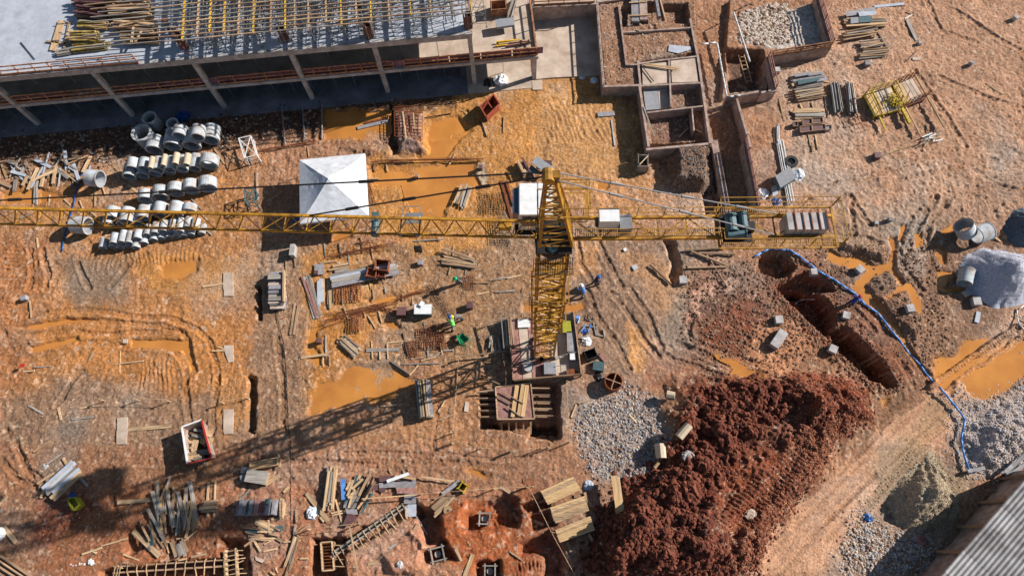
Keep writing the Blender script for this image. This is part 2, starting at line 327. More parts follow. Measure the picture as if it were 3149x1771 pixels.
# heights
def lift(poly,z,slope=.5,warp=.6,ruf=None,mode='add'):
    r=sdf(poly,warp)
    if r is None:return
    sl,d=r; m=sm(d/slope+.5)
    if mode=='add': Z[sl]+=z*m
    else: Z[sl]=Z[sl]*(1-m)+z*m
    if ruf is not None: RUF[sl]=RUF[sl]*(1-m)+ruf*m
PUD=[Pl(9,900,790,1330,770,1480,860,1600,930,1560,990,1440,1050,1420,1150,1100,1160,740,1220,520,1300,560,1150,620,960,700,960,850,900),
 Pl(9,530,390,700,370,640,440,620,600,720,760,600,800,530,650),Pl(9,1260,360,1400,320,1480,420,1320,430),Pl(9,1080,130,1220,110,1430,80,1400,170,1230,180),
 Pl(1,680,1090,1340,1090,1350,1350,1300,1400,980,1380,700,1390),Pl(1,1740,1190,2030,1150,2160,1300,1980,1449,1720,1449),
 Pl(5,1640,0,2000,0,1900,150,1600,170,1740,90),Pl(5,1140,230,1560,200,2200,190,2220,400,2000,440,1960,560,1850,780,1700,760,1560,720,1500,560,1440,430,1180,400),
 Pl(7,640,1030,760,1120,950,1130,1100,1210,1240,1180,1270,1060,1240,930,1320,940,1310,1230,1430,1449,1330,1449,1250,1260,1080,1330,960,1449,860,1390,1030,1260,780,1210,640,1160),
 Pl(7,1340,810,1410,800,1370,960,1340,960),Pl(7,1500,900,1570,880,1590,1000,1510,1040),Pl(7,1680,1010,1810,1050,1800,1200,1740,1180),Pl(7,1730,1260,1890,1270,1780,1449,1730,1449),Pl(7,1760,860,1960,740,1990,800,1850,880,1780,900),
 Pl(11,870,0,1040,0,1200,230,1340,410,1440,560,1540,760,1690,900,1640,930,1480,760,1300,420,1150,280),Pl(11,1180,120,1390,0,1430,0,1550,200,1530,280,1490,260,1400,40,1220,140),Pl(11,1760,20,1960,10,1960,50,1800,50),
 Pl(11,1690,700,1900,690,2040,520,2350,490,2620,520,2620,860,2440,1040,2200,1150,2090,1100,2000,960,1900,920,1840,1080,1760,1020,1700,960),
 Pl(10,2080,680,2300,780,2530,850,2510,920,2340,890,2200,860,2260,820),Pl(13,2080,400,2260,400,2350,460,2330,490,2130,470),
 Pl(8,160,400,620,310,960,330,600,370,280,430),Pl(8,300,590,760,490,780,520,420,640,300,650),Pl(8,1290,530,1850,530,1920,820,1880,860,1800,640,1300,590),
 Pl(4,0,480,330,460,340,610,0,610),Pl(4,380,440,560,490,620,560,380,610),Pl(4,1560,1210,1700,1150,1950,1140,1960,1260,1800,1340,1600,1340),
 Pl(10,140,160,750,160,750,250,150,250),Pl(11,1170,1110,1230,1110,1220,1190,1175,1190),Pl(6,860,380,1010,400,980,470,860,450),Pl(5,850,850,980,850,960,940,780,1000,760,960)]
CH=(8,9,10,11,12,13,14,15,16,20,21,22)
for i,p in enumerate(PUD): zone(p,(204,140,78),.35 if i in CH else .9,.8,.45,.8,.4 if i in CH else .8)
N6=fb(.2,1,901); REL=(N3-.5)*.16+(N2-.5)*.15+(N5-.5)*.15+(N6-.5)*.09
# ridged wrinkles of trampled clay
R1=1-np.abs(2*fb(.9,3,300,.6)-1)*2.2; REL+=(R1-.4)*.06
RUF*=1.0
for i_,(c1,c2) in enumerate(((.55,2.6),(2.6,.5),(.3,1.2),(1.3,.28))):
    q_=np.abs(2*vnoise(c1,c2,700+i_)-1); k_=np.clip((N1-.5)*(4 if i_%2 else -4)+.5,0,1); REL+=-(np.clip(.22-q_,0,1)/.22)*k_*(.035 if i_<2 else .03)
Z+=(N4-.5)*.12+(N1-.5)*.12
for i,p in enumerate(PUD): lift(p,-.26 if i in CH else -.2,.3 if i in CH else .5,.3 if i in CH else .6)
for p in PUD:
    r=sdf(p,.4)
    if r is not None:
        sl,d=r; RUF[sl]*=1-.85*sm(d/.4+.5)
# flat pads for built floors
for p,z in ((Ps(1640,0,1860,0,1865,250,1640,250),-.08),(Ps(-600,0,1640,0,1640,245,1200,290,690,335,120,385,-600,430),-.08)): lift(p,z,.3,.2,0.,'set')
HT=HEAP; lift(Po(1700,980,1960,960,2150,1020,2060,1170,1960,1290,1880,1449,1500,1449,1560,1300,1680,1180),1.3,3.5,1.2)
lift(Po(1560,1300,1700,1200,1790,1260,1800,1350,1700,1449,1520,1449),.9,2.5,1.2)
lift(Po(1960,940,2130,960,2180,1040,2060,1080,1990,1010),.7,1.5,1)
r=sdf(HEAP,1.); sl,d=r; mk=sm(d/1.6); cl=fb(.9,3,400,.75)[sl]; tr=np.zeros_like(mk)
r2=sdf(Po(1800,1230,2000,1110,2060,1170,1960,1290,1820,1400,1760,1330),1.,6); s2,d2=r2; TM=np.zeros((ny,nx)); TM[s2]=sm(d2/1.); tr=TM[sl]
Z[sl]+=mk*(1-tr*.85)*(.45+.9*N4[sl])*((np.clip(cl-.42,0,1)**1.0)*2.0+(fb(2.8,3,440)[sl]-.5)*(2.2+2.6*np.clip((10-XX[sl])/14+.5,0,1)))
# crawler ribs on the heap
Z[sl]+=mk*(.25+.75*tr)*.16*np.sin((-(XX[sl])*.71+YY[sl]*.70)*2*math.pi/1.9+3*N1[sl])
a=K(14,1900,740); b=K(14,2160,330); dv=(b-a).normalized(); al=XX*dv.x+YY*dv.y; Z+=TM*.045*np.sin(al*2*math.pi/.33)
RIB=[(Pl(8,0,0,180,0,200,400,0,400),(.1,1),.36,.03),(Pl(4,820,1060,2000,1020,2100,1200,900,1300),(1,.1),.4,.035),(Pl(8,1400,700,1760,700,1760,1060,1300,1050),(1,.2),.36,.04),(Pl(12,560,800,1150,780,1200,1200,500,1150),(.8,-.6),.32,.03),(Pl(4,0,1000,220,1000,240,1400,0,1400),(.1,1),.36,.04),(Pl(14,50,1250,380,1230,380,1449,0,1449),(1,.15),.3,.09),(Pl(2,380,900,1000,1100,1100,1449,300,1449),(1,.35),.5,.025)]
for p,dv,per,amp in RIB:
    r=sdf(p,1)
    if r is None: continue
    sl,d=r; L=math.hypot(*dv); Z[sl]+=sm(d/.8)*amp*np.sin((XX[sl]*dv[0]+YY[sl]*dv[1])/L*2*math.pi/per+4*N2[sl]*3)
def rut(k,*a,w=.45,dp=.075,rg=.045,wp=.35):
    P_=[tuple(K(k,a[i],a[i+1])[:2]) for i in range(0,len(a),2)]; p=np.array(P_); x0,x1=p[:,0].min()-1.5,p[:,0].max()+1.5; y0,y1=p[:,1].min()-1.5,p[:,1].max()+1.5
    i0=max(0,int((x0-GX0)/ST)); i1=min(nx,int((x1-GX0)/ST)+1); j0=max(0,int((y0-GY0)/ST)); j1=min(ny,int((y1-GY0)/ST)+1)
    if i1<=i0 or j1<=j0:return
    sl=(slice(j0,j1),slice(i0,i1)); X=XX[sl]+WXn[sl]*wp; Y=YY[sl]+WYn[sl]*wp; d=np.full(X.shape,1e9)
    for (ax,ay),(bx,by) in zip(P_,P_[1:]):
        ex,ey=bx-ax,by-ay; t=np.clip(((X-ax)*ex+(Y-ay)*ey)/(ex*ex+ey*ey+1e-9),0,1); d=np.minimum(d,(X-ax-ex*t)**2+(Y-ay-ey*t)**2)
    d=np.sqrt(d); v=(.55+.9*N1[sl]); core=sm((w/2-d)/.12+.5)
    Z[sl]+=(-dp*core+rg*np.exp(-((d-w/2-.14)/.11)**2)+.02*core*np.sin((X+Y*.7)*2*math.pi/.3))*v
    m=(core*.35)[...,None]; RGB[sl]=RGB[sl]*(1-m)+RGB[sl]*np.array([.86,.8,.72])*m
for a_ in ((8,300,300,620,250,860,235,1120,270,1400,300,1700,320,1950,420,2080,560,2130,720,2160,900),(8,300,400,620,360,900,340,1200,360,1500,380,1800,430,1880,600,1920,850),(8,300,490,700,450,1050,480,1350,460,1780,440),
 (8,300,620,560,580,760,555,1050,570,1300,600,1700,620,1790,700,1830,830,1840,960),(8,560,1180,640,1050,740,900,800,840),(8,0,660,280,590),(8,1840,960,1860,1200,1880,1449),(8,2160,900,2120,1200,2100,1449),
 (10,800,50,900,300,1100,600,1200,820),(10,1040,60,1250,350,1400,600,1500,700),(10,1200,20,1400,300,1520,620),(10,1840,300,1790,460,1830,540,2100,640,2560,800),(10,1500,660,1700,740,1900,800,2100,900),(10,1660,560,1900,650,2150,760),
 (7,1450,740,1380,900,1330,1040,1400,1250,1560,1449),(7,1830,580,1650,760,1600,1000,1650,1200,1830,1400),(7,760,920,1000,930,1200,1030),(7,870,600,880,800,910,900),(7,850,520,1000,750,1050,800),(7,1700,540,1560,760,1500,900),
 (11,1700,1000,1400,1200,1150,1400),(11,1640,940,1300,1200,1060,1400),(11,1760,980,2100,700,2500,420),(11,1280,420,1500,720,1640,900),(11,1300,700,1420,860,1480,1000),(11,850,200,1000,340,1100,440),
 (14,1890,760,2160,330),(14,2060,820,2400,330),(14,2100,1449,2500,900),
 (12,0,300,200,500,350,560),(12,150,90,200,280,280,440,350,570),(12,1100,380,1110,650,1200,1000),(12,60,0,300,420,420,520),(13,1000,330,1500,300,2576,380),(13,900,250,1500,240,2000,300),(13,100,300,700,330,1200,360),
 (6,700,960,720,1200,900,1449),(6,900,960,1000,1200,1150,1449),(3,1600,0,1750,300,2100,420),(3,1500,700,1700,1000,2000,1449),(3,1750,760,2300,1000,2576,1080),(3,1900,100,2200,300,2576,520),(7,300,600,700,420,1300,260,1900,60),(7,400,700,900,500,1500,340,2300,160),(7,2576,480,2300,420,2000,520),
 (4,300,1060,320,1300,280,1449),(4,420,1060,480,1300,460,1449),(4,770,1200,860,1400,880,1449),(4,1100,1420,1300,1160,1450,1100),(5,880,1000,1200,900,1500,960,1800,960),(9,240,500,270,900,290,1300,300,1449)):
    rut(*a_)
for a_ in ((15,-300,1700,0,1330,260,1000,700,560,1200,90,1500,-170,2100,-700,2700,-1150),(15,-100,1700,200,1380,480,1030,900,640,1400,180,1700,-110,2300,-640,2800,-1000),(15,1000,720,1480,190,1760,-60),(15,1040,745,1510,220,1790,-30),(15,300,1300,640,900,1100,430),(15,100,1100,420,760,820,360,1150,40),(15,600,1100,800,900)):
    rut(*a_,w=.28,dp=.05,rg=.025,wp=.08)
rut(11,1640,1000,2640,320,w=.5,dp=-.3,rg=0,wp=.5); rut(11,1760,1060,2640,440,w=.3,dp=-.16,rg=0,wp=.6)
PITS=[(Pl(11,120,0,420,0,640,150,700,260,690,460,630,500,430,320,290,180),-2.4,.45,.35),(Pl(7,420,1290,560,1330,700,1449,620,1460,300,1460,160,1449,150,1380),-1.6,.5),
 (Pl(11,690,560,700,440,800,410,960,530,1200,780,1300,980,1230,1000,1080,910,800,690),-2.6,.45,.35),(Pl(7,0,1100,220,1080,290,1230,240,1310,130,1320,-80,1260),-1.4,.5),
 (Pl(6,1540,970,1640,980,1700,1180,1720,1290,1640,1400,1600,1300,1640,1200),-.8,.5),(Pl(10,240,950,500,950,510,1449,240,1449),-1.7,.35),(Pl(9,2250,1040,2420,1040,2420,1400,2260,1400),-1.5,.35),
 (Pl(14,-120,-60,500,-60,510,60,430,120,-100,-20),-1.3,.4),(Pl(8,2450,900,2520,900,2530,1449,2450,1449),-.8,.3),(Pl(8,2540,0,2576,0,2576,330,2540,320),-.8,.3),
 (Pl(13,1640,760,1820,800,1860,1040,1900,1120,1700,1130,1620,860),-1.4,.5),(Pl(13,2110,840,2500,640,2620,700,2620,950,2100,1000),-1.2,.6),(Pl(13,1650,1210,1900,1100,2000,1290,1700,1330),-1.,.5),
 (Pl(13,580,1080,880,1080,900,1500,590,1500),-1.4,.4),(Pl(13,2200,1310,2440,1300,2440,1500,2200,1500),-1.1,.5),(Pl(12,1000,1390,2180,1270,2180,1080,2440,1100,2480,1500,1000,1500),-1.1,.4),
 (Pl(14,150,740,350,660,420,740,220,830),-.9,.3),(Pl(14,210,850,430,790,480,940,250,1000),-.9,.3),(Pl(14,130,1140,400,1000,560,1200,560,1449,370,1449,360,1280,250,1230,130,1250),-1.3,.5),
 (Pl(1,1340,1000,1400,1160,1440,1449,1350,1449),-.7,.3),(Pl(5,1360,0,1440,0,1430,110,1380,120),-.6,.3),(Pl(6,1380,90,1180,200,1130,10,1370,0),-.2,.5),
 (Pl(12,1340,930,1500,1050,1420,1180,1240,1260,1220,1130),-.6,.5),(Pl(13,1500,720,1640,740,1660,860,1480,880),-.8,.4),(Pl(13,860,1090,1600,700,1500,850,1000,1180,880,1220),-.7,.4),
 (Pl(6,1940,80,2060,0,2130,640,1960,700),-.7,.6)]
for p,z,s,*w_ in PITS: lift(p,z,s,w_[0] if w_ else .4,1.8)
UPS=[(Pl(1,1400,1150,1660,1140,1720,1449,1440,1449),.5),(Pl(5,1440,0,1740,0,1740,90,1440,110),.5),(Po(1690,380,1800,370,1800,470,1700,470),.7),(Pl(13,1830,850,2080,740,2040,1020,1880,1050),.5),
 (Pl(9,2550,0,2576,0,2576,60,2550,60),.1),(Pl(13,1700,1190,1560,1000,1640,1100,1700,1400,1600,1449,1350,1400,1300,1250),.5),(Pl(6,1600,90,1980,60,1960,440,1640,440),.7),(Pl(5,880,60,1380,20,1350,130,1140,140,1120,90),.25),
 (Pl(7,700,960,1200,1040,1180,1160,820,1060),.5),(Pl(7,1260,1290,1340,1400,1080,1449,1040,1420),.3),(Pl(11,1080,100,1400,40,1600,420,1500,500,1380,420),.4)]
for p,z in UPS: lift(p,z,.8,.6)
# ground inside the walled enclosures
WH=1.4
ENC=[(PlZ(2,1.15,890,10,1860,0,1890,545,1300,640,1305,850,965,855),1.15),(PlZ(2,.7,1310,640,1890,545,2000,1410,1390,1430),.7)]
ENC_C=[(PlZ(2,.5,2120,980,2200,0,2576,-200,2640,-200,2640,260,2580,880),.5),(PlZ(3,.5,0,-200,500,-200,640,440,60,530,90,820,0,850),.5)]
for p,z in ENC+ENC_C: lift(p,z,.15,.0,.9,'set')
for p,z,s in ((PlZ(2,.8,1130,90,1780,60,1790,250,1140,270),-.8,.2),(PlZ(2,.5,1400,1110,1820,1080,1960,1390,1420,1420),-.5,.3),(Pl(2,2160,530,2500,540,2530,890,2190,930),-1.3,.6),(PlZ(2,.6,1620,850,1870,850,1900,1050,1620,1060),-.2,.2)): lift(p,z,s,.3)
Z+=REL*RUF*(.55+.35*np.clip(N4*2-.5,0,1))
Zf=Z.copy()
def H(x,y):
    fx=min(max((x-GX0)/ST,0),nx-1.001); fy=min(max((y-GY0)/ST,0),ny-1.001); i=int(fx);j=int(fy); a=fx-i;b=fy-j
    return float(Z[j,i]*(1-a)*(1-b)+Z[j,i+1]*a*(1-b)+Z[j+1,i]*(1-a)*b+Z[j+1,i+1]*a*b)
def g(u,v,dz=0.):                                 # point on the terrain seen at a pixel
    z=0
    for _ in range(4): p=G(u,v,z); z=H(p.x,p.y)
    return Vector((p.x,p.y,z+dz))
def gk(k,u,v,dz=0.): return g(*T(k,u,v),dz)
# colour mottling
mot=(.70+.52*N2)*(.80+.36*N1)*(.8+.4*N6*.5+.2*N5); RGB*=mot[...,None]; _g=RGB.mean(2,keepdims=True); RGB=np.clip(_g+(RGB-_g)*1.12,.002,.9)
grey=RGB.mean(2,keepdims=True); gm=np.clip((N1-.5)*2.2,0,.6)[...,None]; RGB=RGB*(1-gm)+(grey*np.array([1.1,.98,.86]))*gm
sp=np.clip((fb(.32,2,500,.9)-.66)*7,0,1)[...,None]*np.clip(RUF,0,1)[...,None]; RGB=RGB*(1-sp*.5)+np.array(lin((226,196,170)))*sp*.5
me=bpy.data.meshes.new('ground')
V=np.stack([XX,YY,Z],-1).reshape(-1,3); ii=(np.arange(ny-1)[:,None]*nx+np.arange(nx-1)).reshape(-1)
FA=np.stack([ii,ii+1,ii+nx+1,ii+nx],-1)
me.vertices.add(len(V)); me.vertices.foreach_set('co',V.astype('f').ravel()); me.loops.add(FA.size); me.polygons.add(len(FA))
me.loops.foreach_set('vertex_index',FA.astype('i').ravel()); me.polygons.foreach_set('loop_start',np.arange(0,FA.size,4,dtype='i')); me.update()
me.polygons.foreach_set('use_smooth',np.ones(len(FA),bool))
at=me.color_attributes.new('soil','FLOAT_COLOR','POINT'); at.data.foreach_set('color',np.concatenate([RGB.reshape(-1,3),WET.reshape(-1,1)],1).astype('f').ravel())
def soilmat():
    m=bpy.data.materials.new('soil'); m.use_nodes=True; t=m.node_tree; N=t.nodes; L=t.links; b=N['Principled BSDF']
    a=N.new('ShaderNodeVertexColor'); a.layer_name='soil'; tc=N.new('ShaderNodeTexCoord')
    n1=N.new('ShaderNodeTexNoise'); n1.inputs['Scale'].default_value=5; n1.inputs['Detail'].default_value=8; n1.inputs['Roughness'].default_value=.75; L.new(tc.outputs['Object'],n1.inputs[0])
    n2=N.new('ShaderNodeTexNoise'); n2.inputs['Scale'].default_value=.9; n2.inputs['Detail'].default_value=6; n2.inputs['Roughness'].default_value=.65; L.new(tc.outputs['Object'],n2.inputs[0])
    mr=N.new('ShaderNodeMapRange'); L.new(n1.outputs[0],mr.inputs[0]); mr.inputs[1].default_value=.3; mr.inputs[2].default_value=.7; mr.inputs[3].default_value=.42; mr.inputs[4].default_value=1.42
    m2=N.new('ShaderNodeMapRange'); L.new(n2.outputs[0],m2.inputs[0]); m2.inputs[1].default_value=.3; m2.inputs[2].default_value=.7; m2.inputs[3].default_value=.85; m2.inputs[4].default_value=1.15
    mu=N.new('ShaderNodeMath'); mu.operation='MULTIPLY'; L.new(mr.outputs[0],mu.inputs[0]); L.new(m2.outputs[0],mu.inputs[1])
    vm=N.new('ShaderNodeVectorMath'); vm.operation='SCALE'; L.new(a.outputs[0],vm.inputs[0]); L.new(mu.outputs[0],vm.inputs['Scale']); L.new(vm.outputs[0],b.inputs['Base Color'])
    wr=N.new('ShaderNodeMapRange'); L.new(a.outputs['Alpha'],wr.inputs[0]); wr.inputs[3].default_value=.95; wr.inputs[4].default_value=.5; L.new(wr.outputs[0],b.inputs['Roughness'])
    b.inputs['Specular IOR Level'].default_value=.3
    bp=N.new('ShaderNodeBump'); bp.inputs['Strength'].default_value=1.; bp.inputs['Distance'].default_value=.16; L.new(n1.outputs[0],bp.inputs['Height']); L.new(bp.outputs[0],b.inputs['Normal'])
    return m
SOIL=soilmat(); me.materials.append(SOIL); go=bpy.data.objects.new('ground',me); COL.objects.link(go); go['kind']='structure'
mb=MB(); R=400
mb.add([(-R,-R,-.6),(R,-R,-.6),(R,R,-.6),(-R,R,-.6),(GX0+1,GY0+1,-.6),(GX1-1,GY0+1,-.6),(GX1-1,GY1-1,-.6),(GX0+1,GY1-1,-.6)],[(0,1,5,4),(1,2,6,5),(2,3,7,6),(3,0,4,7)])
M['earth']=mat('outer_soil',(180,136,104),.95,.3,.2); o=bpy.data.objects.new('ground',mesh('ground',mb,'earth')); COL.objects.link(o); o['kind']='structure'; o.location=(0,0,-.2)
# muddy water sheets, level with the lowest dips of the mud
def watermat():
    m=mat('muddy_water',(200,136,68),.08,.14,.3,dirt=(172,112,56),rnd=.02,spec=.6); return m
M['water']=watermat()
for i,p in enumerate(PUD):
    sl,d=sdf(p,.6); Zs=Z[sl]; zz=float(np.percentile(Zs[d>.12],85 if i not in CH else 90))+(.03 if i in CH else 0) if (d>.12).any() else -.15
    if i==17: zz=float(np.percentile(Zs[d>.15],70))
    c=np.array(p).mean(0); mb=MB(); 
    msk=(d>-.12); jj,kk=np.nonzero(msk[:-1,:-1]|msk[1:,1:]); xs=XX[sl];ys=YY[sl]; idx={}
    vs=[];fs=[]
    def vid(j,k):
        if (j,k) not in idx: idx[(j,k)]=len(vs); vs.append((xs[j,k],ys[j,k],zz))
        return idx[(j,k)]
    for j,k in zip(jj[::1],kk[::1]): fs.append((vid(j,k),vid(j,k+1),vid(j+1,k+1),vid(j+1,k)))
    mb.v=vs; mb.f=fs; o=bpy.data.objects.new('puddle',mesh('puddle',mb,'water')); COL.objects.link(o); o['kind']='structure'
# ================================================================ heaps
def heap(name,lab,poly,h,rgb,ridge=.08,gr=None,seed=0,peak=None,sc=60,dirt=None,noise=.25):
    P_=np.array(poly); x0,y0=P_.min(0)-.3; x1,y1=P_.max(0)+.3; st=.12; xs=np.arange(x0,x1,st); ys=np.arange(y0,y1,st); X,Y=np.meshgrid(xs,ys)
    d=np.full(X.shape,1e9); ins=np.zeros(X.shape,bool)
    for (ax,ay),(bx,by) in zip(P_,np.roll(P_,-1,0)):
        ex,ey=bx-ax,by-ay; t=np.clip(((X-ax)*ex+(Y-ay)*ey)/(ex*ex+ey*ey+1e-9),0,1); d=np.minimum(d,np.hypot(X-ax-ex*t,Y-ay-ey*t)); ins^=((ay>Y)!=(by>Y))&(X<(bx-ax)*(Y-ay)/((by-ay) or 1e-9)+ax)
    D=np.where(ins,d,-d); ix=np.clip(((X-GX0)/ST).astype(int),0,nx-1); iy=np.clip(((Y-GY0)/ST).astype(int),0,ny-1)
    nz=N2[iy,ix]; nf=N5[iy,ix]; nb=N1[iy,ix]; mx_=D.max(); Zh=Z[iy,ix]+np.where(D>0,h*sm(np.clip(D/(np.abs(D)+.75*np.hypot(X-P_[:,0].mean(),Y-P_[:,1].mean())+1e-3),0,1)*.92),D*.8)*(.7+.6*nb)+ (nz-.5)*noise*2*np.clip(D,0,1)+(nf-.5)*ridge*np.clip(D*2,0,1)-.05
    if gr:
        th=np.arctan2(Y-gr[1],X-gr[0]); rr=np.hypot(Y-gr[1],X-gr[0]); Zh=Zh+np.clip(D,0,1)*(.13*np.sin(th*26+nb*9)*np.clip(1.6-rr/4,.2,1)-.35*np.clip(nb-.5,0,1)+.12*np.abs(2*N3[iy,ix]-1))
    st_=st; jj,ii_=np.nonzero(D>0); 
    xi=((X[jj,ii_]-GX0)/ST).astype(int); yi=((Y[jj,ii_]-GY0)/ST).astype(int); okk=(xi>0)&(xi<nx-2)&(yi>0)&(yi<ny-2); xi,yi,zq=xi[okk],yi[okk],Zh[jj,ii_][okk]
    for a_ in (0,1):
        for b_ in (0,1): Z[yi+a_,xi+b_]=zq
    idx=-np.ones(X.shape,int); keep=D>-.25; idx[keep]=np.arange(keep.sum()); vs=np.stack([X,Y,Zh],-1)[keep]; fs=[]
    K4=keep[:-1,:-1]&keep[1:,:-1]&keep[:-1,1:]&keep[1:,1:]; a,b=np.nonzero(K4); fs=np.stack([idx[a,b],idx[a,b+1],idx[a+1,b+1],idx[a+1,b]],-1)
    mb=MB(); mb.v=vs.tolist(); mb.f=fs.tolist(); m=mat(name+'_material',rgb,.95,.45,sc/8,1.,dirt=dirt,rnd=.01)
    o=solo(name,lab,'heap',mb,m,smooth=True,kind=None); return o
heap('gravel_heap','grey crushed stone heap at the right edge',Po(2395,690,2420,640,2470,618,2540,630,2640,640,2640,750,2560,775,2500,782,2440,745),2.8,(188,190,202),.06,dirt=(156,158,172),sc=70,noise=.08)
heap('gravel_heap','dark grey stone heap at the right edge above the pale one',Po(2518,570,2545,525,2640,500,2680,560,2640,640,2560,625,2530,610),2.,(92,104,116),.2,dirt=(48,56,70),sc=70)
heap('sand_heap','grooved grey brown sand heap left of the corrugated roof',Po(2190,1290,2230,1240,2290,1160,2345,1125,2400,1190,2425,1250,2415,1320,2330,1350,2240,1330),1.9,(182,162,136),.16,gr=tuple(G(2335*1.2225,1120*1.2225)[:2]),dirt=(128,114,98),noise=.5)
heap('gravel_heap','pale pinkish gravel heap between road and corrugated roof',Po(2400,1095,2460,1040,2530,1000,2640,960,2640,1150,2500,1210,2430,1190),1.5,(214,198,192),.25,dirt=(150,128,128),sc=40)
# ================================================================ concrete building
BO=Vector((1.02,42.32,0)); BA=Vector((47.59,4.60,0)).normalized(); BN=Vector((-BA.y,BA.x,0)); BANG=math.atan2(BA.y,BA.x)
def B(s,d,z): return BO+BA*s+BN*d+Vector((0,0,z))
def bs(u,v,z):                                    # pixel -> (s,d) on level z
    p=G(u,v,z)-BO; return p.x*BA.x+p.y*BA.y, p.x*BN.x+p.y*BN.y
def bbox(mb,s0,s1,d0,d1,z0,z1): return mb.prism([B(s,d,0)[:2] for s,d in ((s0,d0),(s1,d0),(s1,d1),(s0,d1))],z0,z1)
bld=thing('concrete_building','two storey raw concrete frame under construction with open sides','building',B(-20,0,0))
part('ground_floor_slab',bbox(MB(),-62,-6.5,-1.2,26,-.1,.06),'floorshade',bld); part('ground_floor_slab',bbox(MB(),-6.49,-.2,-1.2,26,-.1,.055),'slab',bld)  # covered stretch takes the shade-darkened colour, sunlit end the plain slab
part('middle_slab',bbox(MB(),-62,.3,.05,26,3.1,3.3),'slab',bld)
part('edge_beam',bbox(MB(),-62,.35,-.25,.05,2.95,3.32),'conc',bld)
part('roof_slab',bbox(MB(),-62,-5.6,.05,26,6.85,7.08),'concw',bld)
part('edge_beam',bbox(MB(),-62,-5.55,-.25,.05,6.5,7.1),'conc',bld)
part('edge_beam',bbox(MB(),-5.85,-5.5,.055,26,6.5,7.095),'wall',bld)
part('edge_beam',bbox(MB(),.05,.36,.055,26,2.95,3.315),'wall',bld)
for s in (0,-5.78,-14.2,-21.5,-30,-38.8,-47.8,-56.8):
    for d in (-.08,8.2,16.4,24):
        top=6.5 if s<-5.7 else 2.95
        part('column',bbox(MB(),s-.2,s+.2,d-.15,d+.25,.06,top),'conc',bld)
        if s<-5.7 and d>0: pass
for d in (8.2,16.4): part('ceiling_beam',bbox(MB(),-62,0,d-.1,d+.2,2.6,3.1),'wall',bld)
for s in (-5.78,-14.2,-21.5,-30,-38.8,-47.8): part('cross_beam',bbox(MB(),s-.15,s+.15,.06,26,6.3,6.85),'wall',bld); 
part('back_wall',bbox(MB(),-62,-1,12,12.2,.06,2.6),'wall',bld)
# guardrails
def guard(label,pts,h=1.1,step=1.45,m='rail',group='timber guardrails',rails=(1.08,.58),toe=True,name='guardrail'):
    L=[(Vector(b)-Vector(a)).length for a,b in zip(pts,pts[1:])]
    r=thing(name,label,'guardrail',Vector(pts[0]),0,group); 
    for a,b in zip(pts,pts[1:]):
        a=Vector(a);b=Vector(b);n=max(1,round((b-a).length/step)); dn=(b-a).normalized()
        for i in range(n+1):
            p=a.lerp(b,i/n); part('post',MB().bar(p,p+Vector((random.uniform(-.04,.04),random.uniform(-.04,.04),h*random.uniform(.97,1.06))),.075,.075),m,r)
        for z in rails: part('rail',MB().bar(a+Vector((0,0,z*h/1.1)),b+Vector((0,0,z*h/1.1)),.05,.12),m,r)
        if toe: part('toe_board',MB().bar(a+Vector((0,0,.12)),b+Vector((0,0,.12)),.04,.2),m,r)
    return r
guard('brown timber guardrail along the lower floor edge, left stretch',[B(-62,-.12,3.32),B(-30,-.12,3.32)])
guard('brown timber guardrail along the lower floor edge, middle stretch',[B(-29,-.12,3.32),B(-13,-.12,3.32)])
guard('brown timber guardrail along the lower floor edge, right stretch turning the corner',[B(-12,-.12,3.32),B(.2,-.12,3.32),B(.2,6,3.32)])
guard('brown timber guardrail on the pale roof edge at top left',[B(-62,-.1,7.1),B(-34.5,-.1,7.1)])
for i,s in enumerate(np.arange(-60,-1,2.9)):     # ply fascia panels behind the rail
    s=float(s)
    if random.random()<.75 or s>-30:
        part('plywood_panel',bbox(MB(),s,s+2.8,.08,.1,3.31,4.15),'plum',bld)
# props and braces in the dark ground floor
n=0
for s in np.arange(-58,-1,2.05):
    for d in (.9,3.0):
        if random.random()<.2: continue
        p=B(float(s)+random.uniform(-.3,.3),d,.06); q=p+Vector((random.uniform(-.1,.1),random.uniform(-.1,.1),3.02))
        solo('steel_prop','thin steel prop under the lower floor slab in deep shade','prop',MB().tube(p,q,.03,n=6),'steel','steel props under the lower floor')
for s in np.arange(-55,-6,3.3):
    p=B(float(s),.9,3.32); solo('steel_prop','thin steel prop between the lower floor and the roof slab','prop',MB().tube(p,p+Vector((0,0,3.5)),.03,n=6),'steel','steel props under the roof slab')
# ---------------------------------------------------------------- shoring on the roof
ZR=7.08
proto=thing('shoring_frame','dark steel shoring frame under the leftmost formwork beam','shoring frame',(0,0,0),0,'shoring frames on the roof slab')
for x in (0,1.25): 
    part('leg',MB().tube((x,0,0),(x,0,2.62),.032,n=6),'steel',proto)
    part('base_plate',MB().box((x,0,0),.16,.16,.02),'steel',proto)
for z in (.5,1.5,2.4): part('ledger',MB().tube((0,0,z),(1.25,0,z),.024,n=5),'steel',proto)
part('brace',MB().tube((0,0,.5),(1.25,0,1.5),.02,n=5).tube((1.25,0,1.5),(0,0,2.4),.02,n=5).tube((0,0,.4),(1.0,.9,2.2),.018,n=5),'dark',proto)
beams=[(0,1810,'y'),(0,1950,'w'),(0,2070,'y'),(0,2210,'y'),(0,2355,'w'),(0,2500,'y'),(1,160,'w'),(1,300,'y'),(1,395,'w'),(1,530,'w'),(1,705,'w'),(1,855,'y'),(1,1005,'w'),(1,1150,'y'),(1,1330,'w'),(1,1545,'y'),(1,1750,'w'),(1,1975,'w'),(1,2150,'y')]
